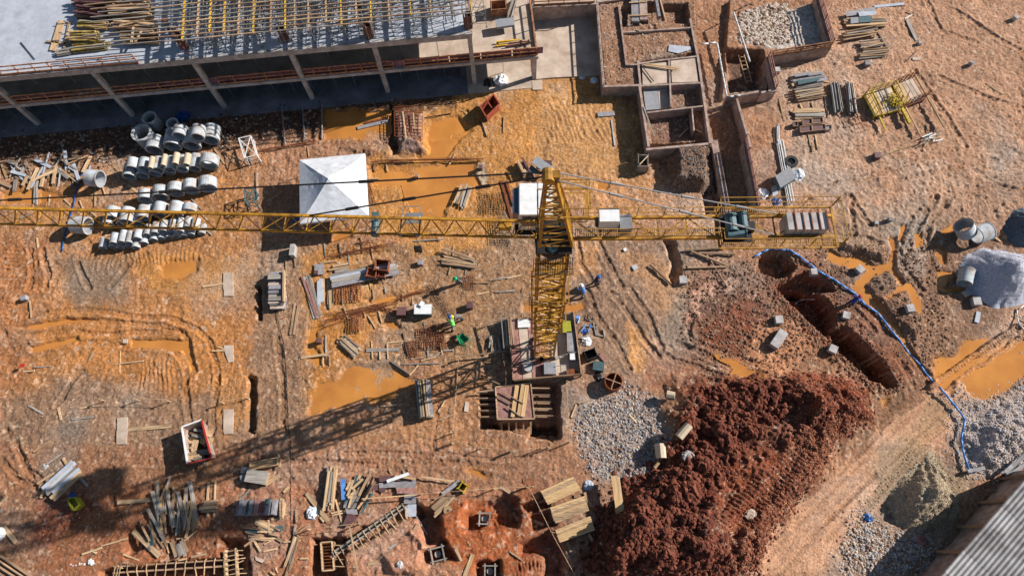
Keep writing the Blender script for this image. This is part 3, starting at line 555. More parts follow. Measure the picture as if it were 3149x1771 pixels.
first=True; zb=9.55; ORD_=['one','two','three','four','five','six','seven','eight','nine','ten','eleven','twelve','thirteen','fourteen','fifteen','sixteen','seventeen','eighteen','nineteen']
for bi,(k,u,c) in enumerate(beams):
    s,_=bs(*T(k,u,200),zb); s2,_=bs(*T(k,u-30,0),zb)
    d0=random.uniform(-.7,.3)
    a=B(s+.15,d0,zb); b=B(s-.05,10.5,zb)
    mb=MB().bar(a,b,.08,.03).bar(a+Vector((0,0,.1)),b+Vector((0,0,.1)),.025,.17).bar(a+Vector((0,0,.2)),b+Vector((0,0,.2)),.08,.03)
    solo('formwork_beam',('bright yellow' if c=='y' else 'pale timber')+' formwork beam running up the roof shoring','beam',mb,'yeltim' if c=='y' else 'wood',('yellow' if c=='y' else 'timber')+' formwork beams on the shoring')
    for d in np.arange(.35,7.8,.95):
        p=B(s+random.uniform(-.1,.1),float(d),ZR); ang=BANG+math.pi/2*random.choice((0,1,1))+random.uniform(-.12,.12)
        if first: proto.location=p; proto.rotation_euler=(0,0,ang); first=False
        else: copytree(proto,p,ang,label='steel shoring frame under roof beam '+ORD_[bi]+', '+('near the roof edge' if d<2.5 else 'farther back' if d<5 else 'at photo top'))
zj=9.78
ORD=['zero','one','two','three','four','five','six','seven','eight','nine','ten','eleven','twelve','thirteen','fourteen','fifteen','sixteen','seventeen','eighteen','nineteen','twenty','twenty one','twenty two']
for i,d in enumerate(np.arange(-.45,8.4,.46)):
    nj_=0; s=-37.2+random.uniform(-1,1)+(.6 if i<3 else 0)
    while s<-6.5:
        L=random.uniform(3.2,4.8); e=min(s+L,-5.3+random.uniform(-.3,.2)); dd=random.uniform(-.07,.07); d2=random.uniform(-.07,.07)
        nj_+=1; solo('timber_joist','weathered timber joist, number '+ORD[nj_] +' from the left in the '+['first','second','third','fourth','fifth','sixth','seventh','eighth','ninth','tenth','eleventh','twelfth','thirteenth','fourteenth','fifteenth','sixteenth','seventeenth','eighteenth','nineteenth','twentieth','last'][i]+' row above the roof edge','joist',MB().bar(B(s,d+dd,zj+random.uniform(0,.03)),B(e,d+d2,zj+random.uniform(0,.03)),.075,.09),random.choice(['wood2','greywood','greywood','wood']),'timber joists laid across the roof shoring')
        s=e-random.uniform(.1,.5)
# beam cages standing in the shoring (brown column forms)
for k,u,v,w_ in ((0,1790,400,'leftmost'),(1,290,330,'second from left'),(1,1130,300,'third from left'),(1,2120,200,'rightmost')):
    s,d=bs(*T(k,u,v),7.9)
    mb=MB()
    c=B(s,d,ZR)
    r=thing('column_formwork',w_+' brown timber column formwork standing in the shoring','formwork',c,0,'column formworks in the shoring')
    for j,(x,y) in enumerate(((-.3,0),(.3,0),(0,-.3),(0,.3))):
        part('side_panel',MB().box(c+Vector((x,y,0)),.05 if x else .5,.5 if x else .05,1.5,BANG),'ply',r)
        part('stud',MB().bar(c+Vector((x*1.2,y*1.2,0)),c+Vector((x*1.2,y*1.2,1.9)),.07),'wood2',r)
# worker on the shoring (orange helmet) and loose things built later
# ---------------------------------------------------------------- planks and piles
PLK=[];VIS=[1.]
def plank_obj(name,a,b,w,t,m,label,cat,group=None,round_=False):
    a=Vector(a);b=Vector(b);d=b-a;L=max(d.length,.05)
    mb=MB()
    if round_: mb.tube((-L/2,0,0),(L/2,0,0),w/2,w/2*random.uniform(.8,1),n=9)
    else: mb.bar((-L/2,0,0),(L/2,0,0),w,t)
    o=bpy.data.objects.new(name,mesh(name,mb,m)); COL.objects.link(o); o.location=(a+b)/2
    x=d.normalized(); y=Vector((0,0,1)).cross(x); y=y.normalized() if y.length>1e-3 else Vector((0,1,0)); z=x.cross(y)
    o.rotation_euler=Matrix((x,y,z)).transposed().to_euler()
    if cat=='plank': PLK.append((L*w*VIS[0],o))
    return tag(o,label,cat,group)
def rest(a,b,t):                                  # lay a straight stick on the terrain
    n=6; hs=[H(a.x+(b.x-a.x)*i/n,a.y+(b.y-a.y)*i/n) for i in range(n+1)]
    za,zb=max(hs[0:4]),max(hs[3:]); m=.5*(za+zb)
    return Vector((a.x,a.y,.6*za+.4*m+t/2)),Vector((b.x,b.y,.6*zb+.4*m+t/2))
LOOSE=[]
def loose(k,u1,v1,u2,v2,w=.12,t=.04,m='wood',desc='pale plank',z=None,round_=False,lift_=0.):
    a,b=gk(k,u1,v1),gk(k,u2,v2)
    if z is not None: a,b=K(k,u1,v1,z),K(k,u2,v2,z)
    else: a,b=rest(a,b,t)
    a.z+=lift_;b.z+=lift_
    nm={'pole':'timber_pole','plank':'plank','board':'board','batten':'batten','log':'log','beam':'timber_beam','sheet':'plywood_sheet','pipe':'plastic_pipe','stick':'stick'}.get(desc.split()[-1],'plank')
    o=plank_obj(nm,a,b,w,t,m,None,desc.split()[-1],None,round_); o['label']=desc+' '+where(o.location); LOOSE.append(o); return o
def pile(k,p1,p2,p3,n,w,t,ms,label,group,z=0.,layers=1,jit=.25,name='plank',cat='plank',zabs=None,ang=.03,round_=False):
    A=[gk(k,*p) if zabs is None else K(k,*p,zabs) for p in (p1,p2,p3)]
    if zabs is None:
        zz=max(A[0].z,A[1].z,A[2].z)
        for a in A:a.z=zz
    e=A[1]-A[0]; s=A[2]-A[0]
    for l in range(layers):
        VIS[0]=1. if l==layers-1 else .15+.1*l
        nn=n if l==0 else max(2,int(n*(1-.12*l)))
        for i in range(nn):
            f=(i+.5)/nn+random.uniform(-.3,.3)/nn; c=A[0]+s*f*(1-.0*l)
            j0=random.uniform(-jit,jit);j1=random.uniform(-jit,jit); en=e.normalized(); sn=s.normalized()
            a=c+en*j0+sn*random.uniform(-ang,ang)*e.length; b=c+e+en*j1+sn*random.uniform(-ang,ang)*e.length
            zo=z+t/2+l*t*1.15+random.uniform(0,t*.5)+.03; a.z+=zo;b.z+=zo
            plank_obj(name,a,b,w*random.uniform(.85,1.1),t,random.choice(ms),label,cat,group,round_)
    VIS[0]=1.
W3=['wood','wood2','greywood']
# big lumber stacks on the roof, left
for p1,p2,p3,n,L,ms,lab,nm in (
  ((770,10),(1100,20),(770,110),6,6,['wood2','ply'],'dark brown beam in the top lumber stack on the roof','timber_beam'),
  ((1115,60),(1520,60),(1115,210),8,9,['wood','wood2'],'brown timber in the tall lumber stack beside the shoring','timber_beam'),
  ((1150,230),(1570,270),(1150,330),5,5,['wood','wood2'],'pale timber in the middle roof lumber stack','timber_beam'),
  ((1230,350),(1570,350),(1230,450),6,5,['wood2','ply'],'dark timber in the lower roof lumber stack','timber_beam'),
  ((800,120),(1110,160),(790,200),5,6,['ply','wood2'],'purple brown beam in the shaded roof stack','timber_beam'),
  ((810,215),(1100,235),(780,300),5,3,['greywood','yelold','wood'],'grey beam in the stack above the yellow beams','timber_beam'),
  ((720,350),(1000,350),(705,450),7,4,['yelold','yelold','wood2'],'yellow beam in the small roof stack','formwork_beam'),
  ((760,470),(1080,440),(740,530),5,3,['greywood','yelold'],'grey and yellow beam in the lowest roof stack','formwork_beam'),
  ((590,520),(760,490),(560,570),4,2,['greywood'],'grey beam poking out of the lowest roof stack','formwork_beam')):
    pile(0,p1,p2,p3,n,.16,.12,ms,lab,lab.split(' in the ')[-1].split(' of the ')[-1]+' timbers',layers=L,zabs=7.08,name=nm,cat='beam',jit=.2)
for i,(a,b,c,d) in enumerate(((590,205,500,500),(635,210,545,510),(610,205,530,505),(690,215,635,475),(1320,260,1300,430),(1400,310,1330,430),(460,410,690,440),(1300,0,1290,100),(1130,10,1110,130),(1360,80,1290,110),(1430,200,1180,260))):
    loose(0,a,b,c,d,.18,.06,'wood',['long pale plank','long pale plank','long pale plank','short pale plank','cream board','cream board','thin brown plank','short brown board','stubby brown plank','short brown batten','brown batten'][i],z=7.2 if a<700 else 7.85)
loose(0,205,420,345,590,.07,.07,'dark','dark steel pole',z=7.15,round_=True); loose(0,1160,335,1300,500,.06,.06,'green','green steel pole',z=7.0,round_=True)
for i,(a,b,c,d) in enumerate(((1740,400,1880,540),(1760,30,1900,320))): loose(0,a,b,c,d,.1,.1,'rust','rusty steel pole',z=8.2,round_=True)
loose(1,40,0,140,220,.06,.06,'dark','thin dark pole',z=9.6,round_=True); loose(0,0,705,350,600,.06,.06,'rail','thin brown pole',z=7.0,round_=True)
# right end of the lower floor
loose(1,2400,245,2576,220,.9,.25,'greypanel','stacked grey panel beam',z=4.0)
pile(1,(2500,180),(2550,20),(2560,190),5,.12,.1,['greywood','wood2'],'grey timber in the upright looking bundle on the lower floor','upper right floor timbers',zabs=3.3,layers=3)
pile(1,(2420,430),(2640,400),(2420,470),4,.12,.1,['wood','yeltim'],'pale timber lying on the lower floor near the corner rail','lower floor corner timbers',zabs=3.3,layers=2)
pile(2,(10,430),(220,400),(10,470),4,.1,.1,['wood2','plypink'],'pink brown timber overhanging the floor corner','floor corner timbers',zabs=3.35,layers=2)
def boxthing(name,label,cat,k,u0,v0,u1,v1,h,m,ang=0,open_=False,z=0,group=None,inner=None,zbase=None,tk=.06):
    c=gk(k,(u0+u1)/2,(v0+v1)/2) if zbase is None else K(k,(u0+u1)/2,(v0+v1)/2,zbase)
    a=G(*T(k,u0,v0),c.z+h);b=G(*T(k,u1,v1),c.z+h); sx=abs(b.x-a.x); sy=abs(b.y-a.y); c2=G(*T(k,(u0+u1)/2,(v0+v1)/2),c.z+h); base=Vector((c2.x,c2.y,c.z+z-.05))
    r=thing(name,label,cat,base,0,group)
    ca,sa=math.cos(ang),math.sin(ang)
    def loc(x,y,z): return base+Vector((x*ca-y*sa,x*sa+y*ca,z))
    if open_:
        for x,y,lx,ly in ((-sx/2+tk/2,0,tk,sy),(sx/2-tk/2,0,tk,sy),(0,-sy/2+tk/2,sx-2*tk-.01,tk),(0,sy/2-tk/2,sx-2*tk-.01,tk)):
            part('side_panel',MB().box(loc(x,y,0),lx,ly,h,ang),m,r)
        part('floor_panel',MB().box(loc(0,0,.03),sx-2*tk-.01,sy-2*tk-.01,.04,ang),inner or m,r)
        for x in (-1,1):
            for y in (-1,1): part('corner_post',MB().box(loc(x*(sx/2+.02),y*(sy/2+.02),0),.08,.08,h+.04,ang),m,r)
    else:
        part('body',MB().box(loc(0,0,0),sx,sy,h,ang),m,r)
        part('lid',MB().box(loc(0,0,h),sx*1.04,sy*1.04,.04,ang),inner or m,r)
    return r
# material hoist frame and crates on the lower floor, top right
boxthing('timber_crate','brown timber crate of tools on the upper right floor','crate',1,2350,0,2500,90,1.,'rail',BANG,True,zbase=3.3)
# ================================================================ tower crane
MZ=23.4; mx,my=1.52,15.06; JZ=22.9
crane=thing('tower_crane','yellow tower crane with lattice mast, long jib and counterweighted counter jib','crane',(mx,my,0))
def lattice(mb,x,y,z0,z1,h,r,step,diag=.035,rungs=True):
    c=[(x-h,y-h),(x+h,y-h),(x+h,y+h),(x-h,y+h)]
    for a in c: mb.bar((*a,z0),(*a,z1),r)
    n=max(1,round((z1-z0)/step)); dz=(z1-z0)/n
    for i in range(n):
        za,zb=z0+i*dz,z0+(i+1)*dz
        for j in range(4):
            a,b=c[j],c[(j+1)%4]
            mb.bar((*a,za),(*b,za),diag*1.2)
            if (i+j)%2: mb.bar((*a,za),(*b,zb),diag)
            else: mb.bar((*b,za),(*a,zb),diag)
    return mb
def grate(x0,x1,y0,y1,z,step=.11):
    mb=MB()
    for x in np.arange(x0,x1,step): mb.bar((x,y0,z),(x,y1,z),.035,.02)
    for y in np.linspace(y0,y1,max(2,int((y1-y0)/.3)+1)): mb.bar((x0,y,z+.02),(x1,y,z+.02),.02,.03)
    return mb
nsec=9
for i in range(nsec):
    z0=.5+i*(MZ-2.2)/nsec; z1=.5+(i+1)*(MZ-2.2)/nsec
    s=part('mast_section',lattice(MB(),mx,my,z0,z1-.02,.78,.15,.95,.066),'yel',crane)
    lad=MB()
    for x in (-.22,.22): lad.bar((mx+x,my-.3,z0),(mx+x,my-.3,z1),.04)
    for z in np.arange(z0,z1,.3): lad.bar((mx-.22,my-.3,z),(mx+.22,my-.3,z),.03)
    part('ladder',lad,'yel',s)
    if i%2==1: part('rest_platform',MB().box((mx+.3,my+.25,z0+.1),.8,.9,.04),'yel',s)
for z0,z1 in ((8.2,11.6),(11.65,15.2)):
    s=part('climbing_frame',lattice(MB(),mx-.05,my,z0,z1,1.02,.11,1.1,.06),'yel',crane)
    mb=MB()
    for i in range(4):
        a=[(-1.25,-1.15),(1.2,-1.15),(1.2,1.15),(-1.25,1.15)]; p,q=a[i],a[(i+1)%4]
        for h in (.5,1.): mb.bar((mx+p[0],my+p[1],z1+h-1),(mx+q[0],my+q[1],z1+h-1),.03)
    part('railing',mb,'yel',s)
part('base_anchor',lattice(MB(),mx,my,.1,.5,.85,.2,.4,.1),'dark',crane)
part('slewing_ring',MB().tube((mx,my,MZ-1.7),(mx,my,MZ-1.2),1.0,n=20),'dark',crane)
part('slewing_platform',MB().box((mx,my,MZ-1.2),1.9,1.9,.12),'dark',crane)
sm_=K(6,445,1070,21.9); part('slewing_motor',MB().tube(sm_+Vector((0,0,-.6)),sm_+Vector((0,0,.35)),.3,n=14).tube(sm_+Vector((0,0,.35)),sm_+Vector((0,0,.55)),.34,.2,n=14),'teal',crane,smooth=True)
part('platform_deck',grate(mx-1.05,mx+1.05,my-1.75,my-.8,21.3,.09),'dark',crane)
# tower head
AZ=zat(542,my); apex=Vector((1.15,my,AZ))
hd=MB(); base=[(mx-.75,my-.75),(mx+.95,my-.75),(mx+.95,my+.75),(mx-.75,my+.75)]
top=[(apex.x-.18,my-.15),(apex.x+.25,my-.15),(apex.x+.25,my+.15),(apex.x-.18,my+.15)]
zb0=MZ-.6
for b_,t_ in zip(base,top): hd.bar((*b_,zb0),(*t_,AZ-.2),.15)
for i in range(9):
    f0,f1=i/9,(i+1)/9
    for j in range(4):
        p=lambda q,f:(base[q][0]*(1-f)+top[q][0]*f,base[q][1]*(1-f)+top[q][1]*f,zb0*(1-f)+(AZ-.2)*f)
        hd.bar(p(j,f0),p((j+1)%4,f0),.05); 
        hd.bar(p(j,f0),p((j+1)%4,f1),.05)
part('tower_head',hd,'yel',crane)
part('head_pulley',MB().tube(apex+Vector((-.1,-.3,0)),apex+Vector((-.1,.3,0)),.28,n=12).box(apex+Vector((.1,0,-.3)),.6,.35,.5),'yel',crane)
ring=MB(); rc=Vector((mx+.2,my,JZ+3.2))
for a,b in (((-1.1,-.75),(1.3,-.75)),((1.3,-.75),(1.3,.75)),((1.3,.75),(-1.1,.75)),((-1.1,.75),(-1.1,-.75))):
    for h in (0,.9): ring.bar(rc+Vector((*a,h)),rc+Vector((*b,h)),.05)
part('head_walkway',ring,'yel',crane)
# jib: real triangle lattice, two bottom chords and one top chord
def G2(u,v,z): return G(u,v,z)
NA,NB=G(0,691,JZ),G(1640,733,JZ); FA_,FB_=G(0,639,JZ),G(1640,679,JZ)
dj=(NA-NB).normalized(); Wj=abs((FB_-NB).y)*.92
Jr=Vector((mx-.9,(NB.y+FB_.y)/2,JZ)); dj=((NA+FA_)/2-(NB+FB_)/2).normalized(); nj=Vector((-dj.y,dj.x,0)); 
LJ=42; sec=6.
for i in range(7):
    a=Jr+dj*(i*sec); b=Jr+dj*((i+1)*sec-.04); up=Vector((0,0,.95)); o1=nj*(-Wj/2); o2=nj*(Wj/2)
    s=part('jib_section',MB().bar(a+o1,b+o1,.1,.12).bar(a+o2,b+o2,.1,.12),'yel',crane)
    part('top_chord',MB().bar(a+up,b+up,.13),'yel',s)
    mb=MB(); n=5
    for j in range(n):
        p=a.lerp(b,j/n);q=a.lerp(b,(j+.5)/n);r=a.lerp(b,(j+1)/n)
        for o in (o1,o2): mb.bar(p+o,q+up,.05).bar(q+up,r+o,.05)
        mb.bar(p+o1,p+o2,.05).bar(p+o1,r+o2,.035)
    part('bracing',mb,'yel',s)
# counter jib
CN,CF=G(1760,735,JZ),G(1760,671,JZ); ym=(CN.y+CF.y)/2; cw=abs(CF.y-CN.y)/2; x0=mx+.9; xe=G(2560,700,JZ).x; xp=G(2205,700,JZ).x
mb=MB()
for s_ in (-cw,cw): mb.bar((x0,ym+s_,JZ),(xe,ym+s_,JZ),.14,.2)
part('counter_jib_beam',mb,'yel',crane)
mb=MB(); n=9
for i in range(n):
    xa=x0+(xe-x0)*i/n; xb=x0+(xe-x0)*(i+1)/n
    mb.bar((xa,ym-cw,JZ),(xa,ym+cw,JZ),.07); mb.bar((xa,ym-cw if i%2 else ym+cw,JZ),(xb,ym+cw if i%2 else ym-cw,JZ),.05)
part('counter_jib_bracing',mb,'yel',crane)
part('walkway',grate(x0+.2,xp,ym-cw+.08,ym-cw+.5,JZ+.1),'yel',crane)
yp0,yp1=G(2300,763,JZ).y,G(2300,639,JZ).y
part('machinery_deck',grate(xp,xe+.1,yp0+.1,ym-cw-.08,JZ+.1,.1),'yel',crane)
part('machinery_deck',grate(xp,xe-2.2,ym+cw+.08,yp1,JZ+.1,.1),'yel',crane)
part('machinery_deck',grate(xp,xp+2.2,ym-cw+.1,ym+cw-.1,JZ+.02,.1),'yel',crane)
def rail3(a,b,h=1.,step=1.2,name='railing',m='yel',r=.035):
    mb=MB();a=Vector(a);b=Vector(b);n=max(1,int((b-a).length/step))
    for i in range(n+1):
        p=a.lerp(b,i/n); mb.bar(p,p+Vector((0,0,h)),r)
    for z in (h*.5,h): mb.bar(a+Vector((0,0,z)),b+Vector((0,0,z)),r)
    return part(name,mb,m,crane)
rail3((x0+.4,ym-cw+.02,JZ+.1),(xp,ym-cw+.02,JZ+.1)); rail3((x0+.6,ym+cw,JZ+.1),(xp,ym+cw,JZ+.1))
for y in (yp0,yp1): rail3((xp,y,JZ+.1),(xe+.1,y,JZ+.1),1.05,1.3,r=.035)
rail3((xe+.15,yp0,JZ+.1),(xe+.15,yp1,JZ+.1),1.05,1.2,r=.035); rail3((xp,yp0,JZ+.1),(xp,ym-cw,JZ+.1),1.,.7,r=.035); rail3((xp,ym+cw,JZ+.1),(xp,yp1,JZ+.1),1.,.7,r=.035)
part('deck_frame',MB().bar((xp,yp0,JZ),(xe+.1,yp0,JZ),.1).bar((xp,yp1,JZ),(xe+.1,yp1,JZ),.1).bar((xe+.1,yp0,JZ),(xe+.1,yp1,JZ),.12).bar((xp,yp0,JZ),(xp,yp1,JZ),.1),'yel',crane)
cx0=G(2424,700,JZ+.6).x; cx1=G(2548,700,JZ+.6).x; n=5
for i in range(n):
    xa=cx0+(cx1-cx0)*i/n; xb=cx0+(cx1-cx0)*(i+1)/n-.035
    part('counterweight',MB().box(((xa+xb)/2,ym,JZ-.5),xb-xa,cw*2-.25,1.15),'conc',crane)
    part('hanger_bar',MB().bar((xb+.03,ym-cw,JZ+.68),(xb+.03,ym+cw,JZ+.68),.05),'rust',crane)
def drum(k,u,v,z,L,r,ax,m='teal',name='winch_drum'):
    c=K(k,u,v,z); d=Vector(ax)*L/2; return part(name,MB().tube(c-d,c+d,r,n=16).tube(c-d*1.02,c-d*.9,r*1.2,n=16).tube(c+d*.9,c+d*1.02,r*1.2,n=16),m,crane,smooth=False)
drum(6,2215,800,JZ+.5,.9,.3,(0,1,0)); drum(6,2330,770,JZ+.55,.85,.24,(0,1,0)); drum(6,2270,905,JZ+.45,.95,.22,(1,0,0)); 
part('winch_frame',MB().box(K(6,2260,850,JZ+.15),1.5,1.5,.12).box(K(6,2360,850,JZ+.2),.7,.5,.4),'dark',crane)
cb=K(6,1010,740,JZ+.9); part('electrical_cabinet',MB().box((cb.x,ym+.25,JZ-.2),1.0,.75,1.25),'white',crane)
part('control_box',MB().box((G(*T(6,1170,780),JZ+.5).x,ym+.05,JZ-.1),.62,.8,.75),'steel',crane)
part('cable_reel',MB().tube((x0+1.5,ym,JZ+.3),(x0+1.5,ym+.35,JZ+.3),.3,n=16),'dark',crane)
# cab
cabc=K(6,230,580,JZ-1.5); cab=part('cab',MB().box((mx-.95,my+1.9,JZ-1.9),1.7,1.75,1.9),'white',crane)
cc=Vector((mx-1.15,my+1.9,JZ-1.9))
part('cab_roof',MB().box(cc+Vector((.25,0,1.9)),1.75,1.85,.08),'white',cab)
part('windscreen',MB().prism([(cc.x-1.0,cc.y-.7),(cc.x-.62,cc.y-.8),(cc.x-.62,cc.y+.8),(cc.x-1.0,cc.y+.7)],cc.z+.5,cc.z+1.8),'glass',cab)
part('front_window',MB().tube(cc+Vector((-.15,-.95,1.1)),cc+Vector((-.15,-.875,1.1)),.45,n=16),'glass',cab)
part('side_window',MB().box(cc+Vector((-.05,-.89,.55)),.9,.04,1.1),'glass',cab)
part('cab_frame',MB().bar(cc+Vector((-.66,-.85,.2)),cc+Vector((-.66,.85,.2)),.06).bar(cc+Vector((-.66,-.85,1.85)),cc+Vector((-.66,.85,1.85)),.06).bar(cc+Vector((-.66,-.85,.2)),cc+Vector((-.66,-.85,1.9)),.06).bar(cc+Vector((-.66,.85,.2)),cc+Vector((-.66,.85,1.9)),.06),'white',cab)
part('cab_platform',MB().box((mx-.75,my+1.9,JZ-2.05),2.6,2.2,.08),'dark',crane)
mb=MB(); c=Vector((mx+1.0,my+1.6,JZ-.8))
for a,b in (((-.6,-.9),(.75,-.9)),((.75,-.9),(.75,1.1)),((.75,1.1),(-.6,1.1)),):
    for h in (0,.55,1.1): mb.bar(c+Vector((*a,h)),c+Vector((*b,h)),.04)
part('side_railing',mb,'yel',crane)
# tie rods
def rod(p,q,r=.045,m='dark'):
    p=Vector(p);q=Vector(q); mb=MB().tube(p,q,r,n=6)
    for f in (.25,.55,.8):
        c=p.lerp(q,f); d=(q-p).normalized()*.35; mb.tube(c-d,c+d,r*2,n=6)
    part('tie_rod',mb,m,crane)
ap=apex+Vector((0,0,.05))
pj=Jr+dj*11.6+Vector((0,0,.98)); rod(ap,pj); pj2=Jr+dj*33+Vector((0,0,.98)); rod(ap+Vector((0,.12,.1)),pj2)
for s_,sx in ((-cw,2396),(cw,2416)):
    e=Vector((G(sx,700,JZ+.5).x,ym+s_*1.,JZ+.2)); rod(ap+Vector((.1,s_*.3,0)),e,.035,'cable')
    part('tie_rod_lug',MB().box(e+Vector((0,0,-.2)),.25,.12,.4),'yel',crane)
# trolley, hoist rope, hook block
tp=Jr+dj*((Jr-K(5,1545,820,JZ)).length); tz=JZ-.25
tr=part('trolley',MB().bar(tp+dj*.5-nj*(Wj/2+.05)+Vector((0,0,-.12)),tp-dj*.5-nj*(Wj/2+.05)+Vector((0,0,-.12)),.08).bar(tp+dj*.5+nj*(Wj/2+.05)+Vector((0,0,-.12)),tp-dj*.5+nj*(Wj/2+.05)+Vector((0,0,-.12)),.08).bar(tp+dj*.5-nj*Wj/2+Vector((0,0,-.15)),tp+dj*.5+nj*Wj/2+Vector((0,0,-.15)),.07).bar(tp-dj*.5-nj*Wj/2+Vector((0,0,-.15)),tp-dj*.5+nj*Wj/2+Vector((0,0,-.15)),.07),'dark',crane)
for a in (-1,1):
    for b_ in (-1,1): c=tp+dj*.45*a+nj*(Wj/2+.05)*b_+Vector((0,0,-.02)); part('wheel',MB().tube(c-nj*.05,c+nj*.05,.11,n=12),'steel',tr)
tc=tp-nj*(Wj/2+.45)+Vector((0,0,-.9)); mb=MB()
for z in (0,.8):
    for a,b in (((-.45,-.3),(.45,-.3)),((.45,-.3),(.45,.3)),((.45,.3),(-.45,.3)),((-.45,.3),(-.45,-.3))): mb.bar(tc+Vector((*a,z)),tc+Vector((*b,z)),.04)
mb.box(tc,.9,.6,.03); part('maintenance_basket',mb,'steel',tr)
hk=tp+Vector((0,0,-3.2)); part('hoist_rope',MB().tube(tp+Vector((.12,0,-.1)),hk+Vector((.12,0,.3)),.012,n=4).tube(tp+Vector((-.12,0,-.1)),hk+Vector((-.12,0,.3)),.012,n=4),'dark',crane)
h=part('hook_block',MB().box(hk,.42,.22,.5),'dark',crane); part('hook',MB().path([hk,hk+Vector((0,0,-.2)),hk+Vector((.1,0,-.32)),hk+Vector((.02,0,-.42)),hk+Vector((-.1,0,-.36))],.03),'steel',h)
tw=K(5,1215,780,JZ-.2); part('trolley_winch',MB().tube(tw+Vector((0,-.85,.1)),tw+Vector((0,.0,.1)),.22,n=14).box(tw+Vector((0,.15,-.1)),.35,.5,.45),'teal',crane)
part('lamp_bracket',MB().box(Jr+dj*1.6+Vector((0,0,.2)),.6,.4,.3),'yel',crane)
# ================================================================ canopy tent
tcn=[G(*p,2.5) for p in ((920,492),(1122,472),(1133,662),(922,688))]; ctr=sum(tcn,Vector())/4; pk=Vector((ctr.x,ctr.y,4.05)); 
tent=thing('canopy_tent','square white canopy tent with a four sided peaked roof','tent',Vector((ctr.x,ctr.y,H(ctr.x,ctr.y))))
mb=MB(); N=10; vs=[pk]
for i in range(4):
    a,b=tcn[i],tcn[(i+1)%4]
    vv=[];idx={}
    for r in range(1,N+1):
        for j in range(r+1):
            e=a.lerp(b,j/r); p=pk.lerp(e,r/N); f=r/N
            sag=-.1*math.sin(math.pi*f); rid=.05*math.exp(-((j/r-.5)/.1)**2)*f*(1-f)*4
            p=Vector((p.x,p.y,p.z+sag+rid)); idx[(r,j)]=len(vv); vv.append(p)
    vv.append(pk); q=len(vv)-1; ff=[(q,idx[(1,0)],idx[(1,1)])]
    for r in range(1,N):
        for j in range(r+1):
            ff.append((idx[(r,j)],idx[(r+1,j)],idx[(r+1,j+1)]))
            if j<r: ff.append((idx[(r,j)],idx[(r+1,j+1)],idx[(r,j+1)]))
    mb.add(vv,ff)
part('canopy',mb,'tarp',tent)
val=MB()
for i in range(4):
    a,b=tcn[i],tcn[(i+1)%4]; o=(a-ctr)*.002
    val.add([a,b,b-Vector((0,0,.28)),a-Vector((0,0,.28))],[(0,1,2,3)])
part('valance',val,'tarp',tent)
for i,a in enumerate(tcn):
    q=a+(ctr-a)*.02; part('leg',MB().tube((q.x,q.y,H(q.x,q.y)-.05),(q.x,q.y,2.5),.035,n=8),'steel',tent)
    part('frame_bar',MB().tube(q,tcn[(i+1)%4]+(ctr-tcn[(i+1)%4])*.02,.025,n=6),'steel',tent)
part('hip_pole',MB().tube(tcn[0]-Vector((0,0,.05)),pk-Vector((0,0,.15)),.02,n=6).tube(tcn[1]-Vector((0,0,.05)),pk-Vector((0,0,.15)),.02,n=6),'steel',tent)
c=g(850,650); solo('tool_crate','blue plastic crate in the shade under the tent edge','crate',MB().box(g(912,682),.5,.35,.3,.3),'bluep')
# ================================================================ concrete pipes
def hp(k,u,w,vt,vb,z=0.,m='pipe',rz=0,L=None,lab='lying concrete pipe',grp=None,cat='pipe'):
    p0=gk(k,u,vb) if z==0 else None
    zb=(p0.z if p0 else 0)+z
    fr=K(k,u,vb,zb); q=G(*T(k,u,vt),zb+.9*1.0); sc=abs((K(k,u+w/2,vb,zb+.4)-K(k,u-w/2,vb,zb+.4)).x); R_=sc/2
    q=G(*T(k,u,vt),zb+2*R_); L=L or max(.45,q.y-fr.y)
    o=thing('concrete_pipe',lab,cat,(fr.x,fr.y+L/2,zb+R_),rz,grp)
    part('barrel',MB().hollow((0,-L/2,0),(0,L/2,0),R_,R_*.82,24),m,o,local=True,smooth=False)
    part('collar',MB().hollow((0,-L/2-.005,0),(0,-L/2+.07,0),R_*1.035,R_*.84,24),m,o,local=True)
    return o
for i,(u,w,vt,vb) in enumerate(((1315,128,190,368),(1446,125,190,358),(1572,125,180,338),(1700,125,170,320),(1828,120,160,306),(1955,120,95,290))): hp(4,u,w,vt,vb,lab='lying pipe in the bottom layer of the upper pipe row',grp='upper pipe row bottom layer')
hp(4,2105,175,88,268,lab='widest lying pipe at the right end of the upper pipe row')
for i,(u,w,vt,vb) in enumerate(((1340,120,132,290),(1455,112,132,285),(1590,118,125,305),(1710,112,120,300),(1830,112,110,290))): hp(4,u,w,vt,vb,z=.72,lab='lying pipe in the top layer of the upper pipe row',grp='upper pipe row top layer')
for u,w,vt,vb in ((1502,52,128,265),(1627,50,105,238),(1748,62,88,226),(1860,66,95,236)): hp(4,u,w,vt,vb,z=1.65,m='pipetan',lab='small tan pipe riding on top of the upper pipe row',grp='small tan pipes on the upper row')
for i,(u,w,vt,vb) in enumerate(((1472,140,442,600),(1625,158,405,580),(1775,158,375,535),(1928,160,345,510),(2088,172,315,492))): hp(4,u,w,vt,vb,rz=.12,lab='pale lying pipe in the single slanting middle row',grp='slanting middle row of pipes')
for u,w,vt,vb in ((1145,128,612,775),(1288,135,622,815),(1452,125,605,775),(1610,132,572,745),(1772,140,565,745),(1905,125,582,708)): hp(4,u,w,vt,vb,z=.25,lab='large lying pipe under the crane jib',grp='large pipes under the jib')
for u,w,vt,vb in ((1100,110,720,830),(1240,110,760,830),(1380,110,700,820),(1530,110,640,700)): hp(4,u,w,vt,vb,lab='low lying pipe half hidden beneath the large pipes under the jib',grp='low pipes under the jib')
